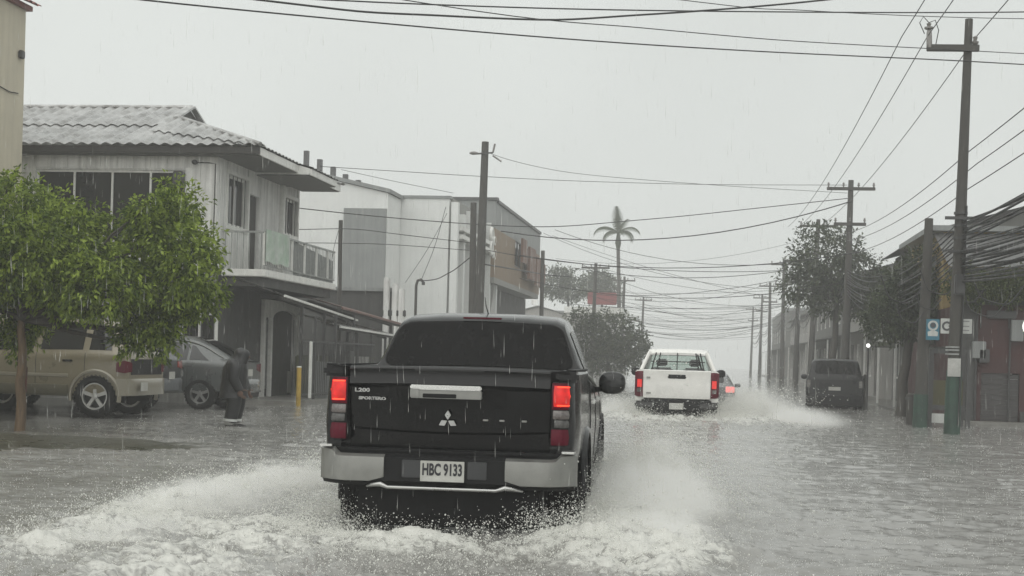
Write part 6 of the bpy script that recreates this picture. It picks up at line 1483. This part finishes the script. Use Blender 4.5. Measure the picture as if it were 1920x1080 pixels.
for i in range(10):
    z = 4.2 - .10 * i; a = Vector((PB.x, PB.y, z)); b_ = Vector((4.9, 56, z + .8))
    span('telephone cable sagging along the far right-hand poles', a, b_, .5 + rs_.uniform(0, .4), rs_.choice((.012, .018)), 'telephone cables down the row')
    for k in range(1, len(RP) - 1):
        if i < 6: span('telephone cable sagging along the far right-hand poles', RP[k] + Vector((0, -.1, 5.0 - .2 * i)), RP[k + 1] + Vector((0, -.1, 5.0 - .2 * i)), .4 + rs_.uniform(0, .5), .018, 'telephone cables down the row')
# coiled drop cables on the near poles
for k, (px, py, r) in enumerate(((1706, 600, .30), (1846, 585, .5), (1690, 560, .45), (1760, 545, .4), (1870, 560, .6), (1740, 575, .28), (1812, 560, .38))):
    c = gy(px, py, P2.y - .2); cable(('looped slack cable left of the second pole', 'looped slack cable right of the near pole', 'wide slack loop left of the second pole', 'slack loop high between the two near poles', 'widest slack loop over the maroon wall', 'small slack loop above the blue sign', 'slack loop just above the square white notice')[k], [c + Vector((-r, 0, r * 1.1)), c + Vector((-r * .5, 0, 0)), c + Vector((r * .3, 0, -r * .2)), c + Vector((r, 0, r * .6))], .014, 'slack cable loops')
# cables crossing the picture high up
def pxc(label, pts, r, group='cables crossing high overhead'):
    P = [gs(*p) for p in pts]
    if group == 'cables crossing high overhead':                     # they run on past the picture's edges to poles out of view
        P = [P[0] + (P[0] - P[1]).normalized() * 9 + Vector((0, 0, .5))] + P + [P[-1] + (P[-1] - P[-2]).normalized() * 9 + Vector((0, 0, .3))]
    cable(label, P, r, group, 48)
pxc('long cable slanting across the top of the sky, lowest of its kind', ((150, -14, 150), (290, 2, 145), (700, 42, 128), (1050, 72, 116), (1400, 95, 104), (1780, 113, 96), (1990, 124, 90)), .012)
pxc('dark sagging cable dipping below the top edge', ((420, -8, 150), (640, 18, 146), (820, 29, 142), (1010, 37, 138), (1200, 28, 132), (1420, 12, 126), (1620, -8, 120)), .014)
pxc('nearly level cable right along the top edge', ((520, -6, 140), (680, 3, 136), (1000, 15, 128), (1420, 22, 118), (1960, 22, 108)), .011)
pxc('thin cable between the sagging one and the lowest one', ((960, 30, 130), (1200, 52, 122), (1420, 72, 116), (1780, 93, 104), (1980, 103, 98)), .008)
pxc('thin line over the pole top at the top right corner', ((1380, 12, 118), (1500, 19, 116), (1720, 30, 110), (1980, 36, 104)), .007)
M = 'cables round the tall leaning pole'
pxc('faint line from the balcony roof across to the right', ((600, 312, 62), (760, 322, 58), (908, 331, 55), (1100, 340, 52), (1340, 346, 50), (1589, 347, 49)), .010, M)
pxc('faint line falling from the balcony roof to the flat parapet', ((640, 318, 60), (740, 340, 58), (850, 362, 56)), .008, M)
pxc('dark cable sagging across the pale wall and past the palm', ((540, 388, 66), (700, 405, 60), (900, 421, 55), (1030, 425, 52), (1170, 415, 50), (1330, 400, 49), (1589, 372, 49)), .016, M)
pxc('lower cable across the pale wall ending at the leaning pole', ((545, 430, 66), (700, 433, 60), (890, 456, 55)), .012, M)
pxc('lowest cable across the pale wall ending at the leaning pole', ((560, 455, 64), (720, 458, 60), (890, 470, 55)), .011, M)
pxc('line leaving the top of the leaning pole to the right', ((912, 285, 55), (960, 301, 54), (1080, 325, 52), (1340, 347, 50), (1589, 362, 49)), .009, M)
pxc('thick cable from the leaning pole to the thin hazy pole', ((900, 494, 55), (960, 504, 48), (1016, 514, 40), (1070, 519, 38)), .030, M)
pxc('steep guy wire in front of the pale wall', ((790, 525, 56), (815, 462, 56), (836, 388, 56)), .010, M)
pxc('second steep guy wire in front of the pale wall', ((760, 530, 57), (800, 470, 57), (838, 400, 57)), .008, M)
pxc('loose cable from the bent pipe up to the leaning pole', ((786, 527, 54), (815, 524, 54), (845, 510, 54), (885, 480, 55)), .018, M)
pxc('cable from the grey panel pole down past the low shop', ((638, 420, 60), (625, 470, 60), (618, 520, 60)), .008, M)
G = 'cables strung across the far street'; rs_ = random.Random(12)
for i in range(46):
    Y = 55 + 2.6 * i + rs_.uniform(-2, 2); zl, zr = (rs_.uniform(4.6, 8.0), rs_.uniform(4.6, 7.6)) if i % 2 else (rs_.uniform(4.2, 5.6), rs_.uniform(4.2, 5.6))
    span('thin cable sagging across the hazy far street', (-8.3, Y + rs_.uniform(-6, 6), zl), (4.7, Y + rs_.uniform(-6, 6), zr), rs_.uniform(.3, 1.1), rs_.choice((.008, .010, .014, .02)), G)
# ------------------------------------------------------------------ the hunched person in black rain clothes, seen from the side, facing the street
RAINCOAT = mat('black_raincoat', (.008, .0085, .009), rough=.42, var=.3, scale=8, bump=.5, bscale=12)
TROUSER = mat('black_trousers', (.012, .013, .014), rough=.5, var=.3, scale=10, bump=.3, bscale=20)
SKIN = mat('skin', (.13, .075, .052), rough=.5); REFLECT = mat('reflective_band', (.55, .56, .54), rough=.4); SHOE = mat('black_shoe', (.02, .02, .02), rough=.5); SOCK = mat('pale_sock', (.35, .35, .33), rough=.8)
def person():
    p = gz(444, 800, 0)
    root = thing('person', 'person in black hooded rain clothes with pale ankle bands, standing in shallow water', 'person', (p.x - .06, p.y, -.04), R(0))
    #   joints in metres: x forward (towards the street), y sideways, z up
    V = {'pel': (-.02, 0, .80), 'sp1': (-.01, 0, .93), 'sp2': (.01, 0, 1.05), 'ch': (.04, 0, 1.15), 'nk': (.08, 0, 1.25), 'hd': (.11, 0, 1.30)}
    Rr = {'pel': .155, 'sp1': .15, 'sp2': .165, 'ch': .17, 'nk': .075, 'hd': .07}
    E = [('pel', 'sp1'), ('sp1', 'sp2'), ('sp2', 'ch'), ('ch', 'nk'), ('nk', 'hd')]
    for s, n in ((-1, 'a'), (1, 'b')):
        V.update({'hip' + n: (-.01, s * .10, .74), 'kn' + n: (.03, s * .105, .42), 'an' + n: (-.03, s * .11, .09), 'he' + n: (-.05, s * .11, .045), 'to' + n: (.14, s * .125, .03),
                  'sh' + n: (.04, s * .19, 1.15), 'el' + n: (.05, s * .235, .90), 'wr' + n: (.13, s * .20, .70)})
        Rr.update({'hip' + n: .115, 'kn' + n: .085, 'an' + n: .07, 'he' + n: .05, 'to' + n: .04, 'sh' + n: .085, 'el' + n: .065, 'wr' + n: .045})
        E += [('pel', 'hip' + n), ('hip' + n, 'kn' + n), ('kn' + n, 'an' + n), ('an' + n, 'he' + n), ('he' + n, 'to' + n), ('ch', 'sh' + n), ('sh' + n, 'el' + n), ('el' + n, 'wr' + n)]
    names = list(V); me = bpy.data.meshes.new('body'); me.from_pydata([V[k] for k in names], [(names.index(a), names.index(b)) for a, b in E], [])
    o = bpy.data.objects.new('body', me); col.objects.link(o); o.parent = root
    o.modifiers.new('skin', 'SKIN'); sv = me.skin_vertices[0].data
    for i, k in enumerate(names): sv[i].radius = (Rr[k], Rr[k]); sv[i].use_root = (k == 'pel')
    sd = o.modifiers.new('sub', 'SUBSURF'); sd.levels = 2; sd.render_levels = 2
    bpy.context.view_layer.update(); m2 = bpy.data.meshes.new_from_object(o.evaluated_get(bpy.context.evaluated_depsgraph_get())); o.modifiers.clear(); o.data = m2; m2.materials.clear(); m2.materials.append(TROUSER); m2.shade_smooth()
    # coat: rounded back, hem at the thighs, hood over the bowed head
    def sec(c, ax, rx, ry, wob, k): 
        c = Vector(c); ax = Vector(ax).normalized(); side = Vector((0, 1, 0)); fr = side.cross(ax).normalized()
        return [c + fr * math.cos(a) * rx * (1 + wob * math.sin(5 * a + k)) + side * math.sin(a) * ry * (1 + wob * math.cos(4 * a + k)) for a in [2 * math.pi * i / 28 for i in range(28)]]
    rings = [sec((-.01, 0, .56), (0, 0, 1), .215, .265, .07, 1), sec((-.01, 0, .63), (0, 0, 1), .20, .26, .05, 1.4), sec((-.01, 0, .72), (.02, 0, 1), .195, .25, .03, 2), sec((.0, 0, .84), (.15, 0, 1), .19, .24, .02, 3), sec((-.0, 0, .96), (.1, 0, 1), .185, .24, .02, 4), sec((.01, 0, 1.07), (.2, 0, 1), .18, .245, .02, 5), sec((.035, 0, 1.165), (.3, 0, 1), .155, .225, .02, 6), sec((.055, 0, 1.225), (.4, 0, 1), .12, .165, .02, 6.5), sec((.07, 0, 1.255), (.5, 0, 1), .09, .11, .0, 7)]
    MB().loft(rings).build('raincoat', RAINCOAT, root, smooth=70)
    for s, n in ((-1, 'a'), (1, 'b')):
        S, El, W = (Vector(V[k + n]) for k in ('sh', 'el', 'wr'))
        MB().tube([S + Vector((-.03, -s * .03, .03)), S, S.lerp(El, .5), El, El.lerp(W, .5), W], [.08, .105, .092, .082, .075, .068], 14).build('sleeve', RAINCOAT, root, smooth=70)
        h = MB().ell(W + Vector((.02, 0, -.06)), .045, .022, .055, 12, 8).build('hand', SKIN, root, smooth=70)
        for f, (dx, dz, L) in enumerate(((.060, -.085, .065), (.042, -.095, .075), (.024, -.098, .070), (.006, -.095, .055))):
            a = W + Vector((dx - .012, 0, dz)); b = a + Vector((L * .55, -s * .01, -L * .35)); c = b + Vector((L * .25, -s * .025, -L * .4)); MB().tube([a, b, c], [.0095, .009, .007], 7).build('finger', SKIN, h, smooth=70)
        a = W + Vector((.05, -s * .015, .0)); MB().tube([a, a + Vector((.035, -s * .025, .004)), a + Vector((.06, -s * .03, -.012))], [.011, .010, .008], 7).build('thumb', SKIN, h, smooth=70)
        A = Vector(V['an' + n]); K = Vector(V['kn' + n]); q = A.lerp(K, .22)
        MB().tube([q - Vector((0, 0, .022)), q + Vector((.003, 0, .022))], [.106, .106], 18).build('ankle_band', REFLECT, root, smooth=70)
        MB().tube([A - Vector((0, 0, .01)), A + Vector((0, 0, .045))], [.066, .07], 14).build('sock', SOCK, root, smooth=70)
        MB().ell((A.x + .065, A.y, .04), .145, .055, .05, 14, 8).build('shoe', SHOE, root, smooth=70)
        MB().tube([K + Vector((0, 0, .25)), K, A.lerp(K, .30), A.lerp(K, .12)], [.125, .105, .098, .098], 16).build('trouser_leg', TROUSER, root, smooth=70)
    H = Vector((.125, 0, 1.315))
    hd = MB().ell(H, .09, .075, .105, 16, 12).build('head', SKIN, root, smooth=70)
    MB().ell(H + Vector((.085, 0, -.02)), .02, .014, .022, 10, 6).build('nose', SKIN, hd, smooth=70)
    for s in (-1, 1):
        MB().ell(H + Vector((.078, s * .03, .012)), .010, .012, .008, 8, 6).build('eye', INKDARK, hd, smooth=70); MB().ell(H + Vector((-.005, s * .078, -.005)), .02, .008, .03, 8, 6).build('ear', SKIN, hd, smooth=70)
    MB().ell(H + Vector((.078, 0, -.055)), .008, .022, .006, 8, 6).build('mouth', mat('lips', (.16, .06, .05)), hd, smooth=70)
    b = MB(); rg = []
    for i in range(9):
        t = i / 8; ang = R(lerp(-70, 95, t)); rg.append(None)
    hood = [sec((.05, 0, 1.20), (.3, 0, 1), .135, .17, 0, 0), sec((.08, 0, 1.26), (.35, 0, 1), .12, .125, 0, 0), sec((.10, 0, 1.33), (.4, 0, 1), .125, .108, 0, 0), sec((.125, 0, 1.39), (.5, 0, 1), .11, .092, 0, 0), sec((.14, 0, 1.425), (.5, 0, 1), .07, .06, 0, 0), sec((.145, 0, 1.435), (.5, 0, 1), .01, .01, 0, 0)]
    MB().loft(hood, caps=False).build('hood', RAINCOAT, root, smooth=70)
    root.scale = (1.14, 1.0, .94)
    return root
PERSON = person()
# ------------------------------------------------------------------ spray thrown up by the two pickups
def spray_mat():
    m = bpy.data.materials.new('spray_water'); m.use_nodes = True; N = m.node_tree.nodes; L = m.node_tree.links; b = N['Principled BSDF']
    b.inputs['Base Color'].default_value = (.88, .88, .85, 1); b.inputs['Roughness'].default_value = .5; b.inputs['IOR'].default_value = 1.33
    t = N.new('ShaderNodeBsdfTranslucent'); t.inputs['Color'].default_value = (.92, .92, .89, 1); x = N.new('ShaderNodeMixShader'); x.inputs['Fac'].default_value = .6
    L.new(b.outputs[0], x.inputs[1]); L.new(t.outputs[0], x.inputs[2]); L.new(x.outputs[0], N['Material Output'].inputs['Surface']); return m
SPRAY = spray_mat()
_oct = np.array([[1, 0, 0], [-1, 0, 0], [0, 1, 0], [0, -1, 0], [0, 0, 1], [0, 0, -1]], float)
_of = np.array([[0, 2, 4], [2, 1, 4], [1, 3, 4], [3, 0, 4], [2, 0, 5], [1, 2, 5], [3, 1, 5], [0, 3, 5]])
def drops(name, label, P, Vv, S, stretch=1.0):
    n = len(P); sp = np.linalg.norm(Vv, axis=1)[:, None] + 1e-6; d = Vv / sp
    a = np.cross(d, np.array([.3, .2, .9])); a /= np.linalg.norm(a, axis=1)[:, None] + 1e-9; c = np.cross(d, a)
    el = (1 + stretch * np.minimum(sp, 4) * .35) * S[:, None]
    V = np.stack([P + d * el, P - d * el, P + a * S[:, None], P - a * S[:, None], P + c * S[:, None], P - c * S[:, None]], 1).reshape(-1, 3)
    fc = (np.arange(n)[:, None, None] * 6 + _of[None]).reshape(-1, 3)
    me = bpy.data.meshes.new(name); me.vertices.add(len(V)); me.vertices.foreach_set('co', V.ravel().astype(np.float32))
    me.loops.add(fc.size); me.loops.foreach_set('vertex_index', fc.ravel().astype(np.int32)); me.polygons.add(len(fc)); me.polygons.foreach_set('loop_start', np.arange(0, fc.size, 3, dtype=np.int32)); me.polygons.foreach_set('loop_total', np.full(len(fc), 3, np.int32)); me.update(calc_edges=True); me.shade_smooth()
    me.materials.append(SPRAY); o = bpy.data.objects.new(name, me); col.objects.link(o); o['kind'] = 'stuff'; o['label'] = label; return o
def ballistic(rs, n, org, v0, vs, speed, rz, base, smin, smax, drift=1.0, clump=.25, pw=2.6, tmax=1.0):
    """drops thrown off a wheel that itself moves forward: org and velocities in the vehicle's frame"""
    nc = max(1, n // 14); idx = rs.randint(0, nc, n)
    vc = np.array(v0) + rs.normal(size=(nc, 3)) * np.array(vs); vc[:, 2] = np.abs(vc[:, 2]) + .15
    tc = rs.rand(nc); oc = rs.normal(size=(nc, 3)) * np.array(org[1])
    v = vc[idx] + rs.normal(size=(n, 3)) * clump; v[:, 2] = np.maximum(v[:, 2], .1)
    tl = 2 * v[:, 2] / 9.81; t = np.clip(tc[idx] + rs.normal(size=n) * .10, 0.02, 1) * tl * tmax
    p = np.array(org[0]) + oc[idx] + rs.normal(size=(n, 3)) * .03
    p = p + v * t[:, None]; p[:, 2] -= 4.9 * t * t; p[:, 1] -= speed * t * drift
    vel = v.copy(); vel[:, 2] -= 9.81 * t
    c, s = math.cos(rz), math.sin(rz); x = base.x + p[:, 0] * c - p[:, 1] * s; y = base.y + p[:, 0] * s + p[:, 1] * c
    vx = vel[:, 0] * c - vel[:, 1] * s; vy = vel[:, 0] * s + vel[:, 1] * c
    S = smin * (1 - rs.rand(n)) ** (-1 / pw); S = np.minimum(S, smax)
    return np.stack([x, y, p[:, 2]], 1), np.stack([vx, vy, vel[:, 2]], 1), S
def join(parts): return [np.concatenate(k) for k in zip(*parts)]
rs = np.random.RandomState(9); g0 = Vector((TR0.x, TR0.y, 0))
B_ = lambda n, org, sd, v0, vs, **k: ballistic(rs, n, (org, sd), v0, vs, k.pop('speed', 3.0), TR_RZ, g0, k.pop('smin', .0019), k.pop('smax', .0065), **k)
drops('water_spray', 'fan of white spray thrown out right of the black pickup', *join([
    B_(36000, (1.0, 4.2, .03), (.06, .35, .02), (1.3, .2, 2.3), (.75, .5, .75)),
    B_(14000, (1.0, 3.6, .03), (.08, .8, .02), (.9, .1, 1.5), (.5, .4, .6)),
    B_(12000, (1.3, 2.2, .02), (.25, 1.6, .02), (.5, 0, .9), (.5, .5, .45)),
    B_(9000, (.98, 1.3, .05), (.08, .25, .02), (.55, -.2, 1.3), (.4, .4, .6), speed=2.4)]))
drops('water_spray', 'low ridge of white spray rolling off left of the black pickup', *join([
    B_(14000, (-1.1, 4.2, .03), (.08, .4, .02), (-1.7, .2, 1.5), (.6, .5, .5)),
    B_(14000, (-2.0, 2.4, .06), (.3, 1.5, .02), (-.4, 0, 1.0), (.6, .5, .45)),
    B_(9000, (-2.1, .2, .06), (.35, 1.2, .02), (-.3, 0, .8), (.5, .5, .4)),
    B_(6000, (-.98, 1.2, .05), (.1, .25, .02), (-.5, -.2, 1.0), (.4, .4, .5), speed=2.4)]))
drops('water_spray', 'churned droplets boiling up behind the black pickup', *join([
    B_(5000, (.95, .0, .12), (.22, .3, .04), (.1, -.1, .9), (.45, .4, .4), speed=1.0, smin=.002, smax=.007),
    B_(4000, (-.95, -.1, .06), (.25, .3, .04), (0, -.1, .7), (.45, .4, .35), speed=1.0, smin=.002, smax=.007),
    B_(8000, (0, -.9, .08), (.9, .7, .04), (0, 0, .6), (.5, .5, .3), speed=.6, smin=.002, smax=.007)]))
gh = Vector((HX0.x, HX0.y, 0))
H_ = lambda n, org, sd, v0, vs, **k: ballistic(rs, n, (org, sd), v0, vs, k.pop('speed', 4.0), R(1), gh, k.pop('smin', .0035), k.pop('smax', .010), **k)
drops('water_spray', 'wide plume of spray right of the white pickup', *join([
    H_(16000, (1.0, 4.0, .05), (.1, .5, .02), (2.0, .3, 2.3), (.9, .6, .9)), H_(7000, (1.1, 2.0, .05), (.2, 1.2, .02), (1.1, 0, 1.3), (.6, .5, .6)), H_(4000, (.85, .3, .05), (.2, .4, .02), (.3, 0, 1.2), (.4, .4, .5), speed=1.5)]))
drops('water_spray', 'spray left of the white pickup and under its bumper', *join([
    H_(8000, (-1.0, 4.0, .05), (.1, .5, .02), (-1.2, .3, 1.5), (.6, .6, .7)), H_(4000, (-.8, .2, .05), (.15, .3, .02), (0, 0, 1.3), (.3, .4, .5), speed=1.5), H_(3000, (0, -.3, .05), (.6, .4, .02), (0, 0, .8), (.4, .4, .4), speed=1.0)]))
# ------------------------------------------------------------------ the rain-filled air
def MB_lobes(N, L, tc, lobes, rz, base):
    """thins the bank out towards the edge of its lobes"""
    last = None
    for C, r in lobes:
        c, s = math.cos(rz), math.sin(rz)
        mp = N.new('ShaderNodeMapping'); mp.vector_type = 'TEXTURE'; mp.inputs['Location'].default_value = (base.x + C[0] * c - C[1] * s, base.y + C[0] * s + C[1] * c, C[2]); mp.inputs['Rotation'].default_value = (0, 0, rz); mp.inputs['Scale'].default_value = r
        L.new(tc.outputs['Object'], mp.inputs['Vector']); ln = N.new('ShaderNodeVectorMath'); ln.operation = 'LENGTH'; L.new(mp.outputs[0], ln.inputs[0])
        mr = N.new('ShaderNodeMapRange'); mr.interpolation_type = 'SMOOTHSTEP'; mr.inputs['From Min'].default_value = 1.0; mr.inputs['From Max'].default_value = .25; L.new(ln.outputs['Value'], mr.inputs['Value'])
        if last is None: last = mr.outputs['Result']
        else:
            mx = N.new('ShaderNodeMath'); mx.operation = 'MAXIMUM'; L.new(last, mx.inputs[0]); L.new(mr.outputs['Result'], mx.inputs[1]); last = mx.outputs[0]
    return last
def mist(name, label, lobes, dens, scale, rz, base, seed, thr=(.50, .64)):
    """a bank of fine spray: a lumpy closed volume with broken density"""
    rs = np.random.RandomState(seed); b = MB()
    c, s = math.cos(rz), math.sin(rz)
    x0 = min(l[0][0] - l[1][0] for l in lobes); x1 = max(l[0][0] + l[1][0] for l in lobes); y0 = min(l[0][1] - l[1][1] for l in lobes); y1 = max(l[0][1] + l[1][1] for l in lobes); h = max(l[0][2] + l[1][2] for l in lobes)
    n, m_ = 26, 10; ctr = ((x0 + x1) / 2, (y0 + y1) / 2)
    def hull(a, t):                                            # star-shaped hull of the lobes round the base centre
        d = np.array([math.cos(a) * math.cos(t), math.sin(a) * math.cos(t), math.sin(t)]); o_ = np.array([ctr[0], ctr[1], .0]); best = .05
        for C, r in lobes:
            C, r = np.array(C), np.array(r); q = (o_ - C) / r; e = d / r; A = e @ e; B = q @ e; Cc = q @ q - 1; D = B * B - A * Cc
            if D > 0: best = max(best, (-B + math.sqrt(D)) / A)
        return Vector(o_ + d * best)
    rings = []
    for k in range(m_ + 1):
        t = lerp(-.12, 1.5, k / m_); rings.append([hull(2 * math.pi * j / n, t) for j in range(n)])
    b.loft(rings); b.v = [(base.x + x * c - y * s, base.y + x * s + y * c, max(z, -.12)) for x, y, z in b.v]
    m = bpy.data.materials.new(name); m.use_nodes = True; N = m.node_tree.nodes; L = m.node_tree.links; N.remove(N['Principled BSDF'])
    v = N.new('ShaderNodeVolumePrincipled'); v.inputs['Color'].default_value = (1, 1, .985, 1); v.inputs['Anisotropy'].default_value = .1
    tc = N.new('ShaderNodeTexCoord'); no = N.new('ShaderNodeTexNoise'); no.inputs['Scale'].default_value = scale; no.inputs['Detail'].default_value = 5; no.inputs['Roughness'].default_value = .62; L.new(tc.outputs['Object'], no.inputs['Vector'])
    sx = N.new('ShaderNodeSeparateXYZ'); L.new(tc.outputs['Object'], sx.inputs[0])
    fall = N.new('ShaderNodeMapRange'); fall.inputs['From Min'].default_value = 0; fall.inputs['From Max'].default_value = h; fall.inputs['To Min'].default_value = .14; fall.inputs['To Max'].default_value = -.10; L.new(sx.outputs['Z'], fall.inputs['Value'])
    ad = N.new('ShaderNodeMath'); L.new(no.outputs['Fac'], ad.inputs[0]); L.new(fall.outputs['Result'], ad.inputs[1])
    mr = N.new('ShaderNodeMapRange'); mr.interpolation_type = 'SMOOTHSTEP'; mr.inputs['From Min'].default_value = thr[0]; mr.inputs['From Max'].default_value = thr[1]; mr.inputs['To Max'].default_value = dens; L.new(ad.outputs[0], mr.inputs['Value'])
    cl = MB_lobes(N, L, tc, lobes, rz, base); mu = N.new('ShaderNodeMath'); mu.operation = 'MULTIPLY'; L.new(mr.outputs['Result'], mu.inputs[0]); L.new(cl, mu.inputs[1])
    L.new(mu.outputs[0], v.inputs['Density']); L.new(v.outputs[0], N['Material Output'].inputs['Volume'])
    o = b.build(name, m, None, smooth=90); o['kind'] = 'stuff'; o['label'] = label
mist('spray_mist', 'pale spray hanging right of the black pickup', [((1.35, 3.6, .1), (.6, 1.1, .78)), ((1.45, 2.0, .05), (.7, 1.4, .55)), ((1.4, .3, 0), (.6, 1.3, .32))], 7, 7, TR_RZ, g0, 1)
mist('spray_mist', 'pale spray hanging left of the black pickup', [((-1.9, 3.2, .05), (.7, 1.2, .36)), ((-2.1, 1.3, .05), (.7, 1.6, .30)), ((-2.0, -.8, 0), (.6, 1.2, .2))], 5, 7, TR_RZ, g0, 2)
mist('spray_mist', 'broad pale plume right of the white pickup', [((1.9, 3.2, .1), (1.2, 2.2, .85)), ((2.6, 1.4, .0), (1.5, 2.2, .45))], 2.2, 1.3, 0.0, gh, 3)
mist('spray_mist', 'pale spray left of the white pickup', [((-1.5, 2.4, .1), (.8, 2.2, .55))], 2.2, 1.5, 0.0, gh, 4)
def rain_pits():
    """crowns where the heavy rain hits the water"""
    rs = np.random.RandomState(44); n = 6000
    r = 7.0 * (55 / 7.0) ** rs.rand(n); a = np.radians(-29 + 44 * rs.rand(n)); x, y = r * np.sin(a), r * np.cos(a); z, f = water_z(x, y)
    tx, ty = truck_local(x, y); ok = ~((np.abs(tx) < 1.0) & (ty > -.2) & (ty < 5.4)) & (x > -10.2); x, y, z, r = x[ok], y[ok], z[ok], r[ok]; k = 4; n = len(x)
    an = rs.rand(n * k) * 6.283; rr = .012 + .02 * rs.rand(n * k); P = np.stack([np.repeat(x, k) + rr * np.cos(an), np.repeat(y, k) + rr * np.sin(an), np.repeat(z, k) + .012 + .035 * rs.rand(n * k) ** 2], 1)
    V = np.stack([np.cos(an) * .5, np.sin(an) * .5, np.full(n * k, 1.2)], 1); S = (.0012 + .0012 * rs.rand(n * k)) * (1 + np.repeat(r, k) / 30)
    drops('rain_splashes', 'tiny crowns of splashing rain all over the flood water', P, V, S)
rain_pits()
def rain_mat():
    m = SPRAY.copy(); m.name = 'rain_drop'; N = m.node_tree.nodes; L = m.node_tree.links; o = N['Material Output']; src = o.inputs['Surface'].links[0].from_socket
    t = N.new('ShaderNodeBsdfTransparent'); x = N.new('ShaderNodeMixShader'); x.inputs['Fac'].default_value = .45; L.new(t.outputs[0], x.inputs[1]); L.new(src, x.inputs[2]); L.new(x.outputs[0], o.inputs['Surface']); return m
RAINMAT = rain_mat()
def falling_rain():
    rs = np.random.RandomState(77); n = 4200
    d = (4.5 + 24 * rs.rand(n) ** 1.2); u = (rs.rand(n) - .5) * .78; w = rs.rand(n) * .46 - .20
    P = np.stack([-d * math.sin(yaw) + u * d * math.cos(yaw), d * math.cos(yaw) + u * d * math.sin(yaw), CAMZ + (w + .03) * d], 1); P = P[P[:, 2] > .05]; n = len(P)
    V = np.stack([.03 + .03 * rs.normal(size=n), .03 * rs.normal(size=n), np.full(n, -1.0)], 1); V /= np.linalg.norm(V, axis=1)[:, None]
    S = .0005 + .0004 * rs.rand(n); L_ = .015 + .03 * rs.rand(n)
    a = np.cross(V, np.array([.2, .9, .1])); a /= np.linalg.norm(a, axis=1)[:, None]; c = np.cross(V, a)
    k = 5; lo = P + V * L_[:, None]; hi = P - V * L_[:, None]; ring = [P + V * (L_ * .55)[:, None] + (a * math.cos(2 * math.pi * j / k) + c * math.sin(2 * math.pi * j / k)) * S[:, None] for j in range(k)]
    Vx = np.stack([lo, hi] + ring, 1).reshape(-1, 3); f = np.array([[0, 2 + j, 2 + (j + 1) % k] for j in range(k)] + [[1, 2 + (j + 1) % k, 2 + j] for j in range(k)])
    fc = (np.arange(n)[:, None, None] * (k + 2) + f[None]).reshape(-1, 3); me = bpy.data.meshes.new('falling_rain'); me.from_pydata(Vx.tolist(), [], fc.tolist()); me.shade_smooth(); me.materials.append(RAINMAT)
    o = bpy.data.objects.new('falling_rain', me); col.objects.link(o); o['kind'] = 'stuff'; o['label'] = 'slanting drops of heavy rain in the air over the street'
falling_rain()
def haze():
    m = bpy.data.materials.new('rain_haze'); m.use_nodes = True; N = m.node_tree.nodes; L = m.node_tree.links; N.remove(N['Principled BSDF'])
    v = N.new('ShaderNodeVolumePrincipled'); v.inputs['Color'].default_value = (1, 1, 1, 1); v.inputs['Density'].default_value = .0025; v.inputs['Anisotropy'].default_value = .2
    L.new(v.outputs[0], N['Material Output'].inputs['Volume'])
    o = MB().box(-445, 445, -445, 445, -1.3, 16.5).build('haze', m, None); o['kind'] = 'stuff'
haze()
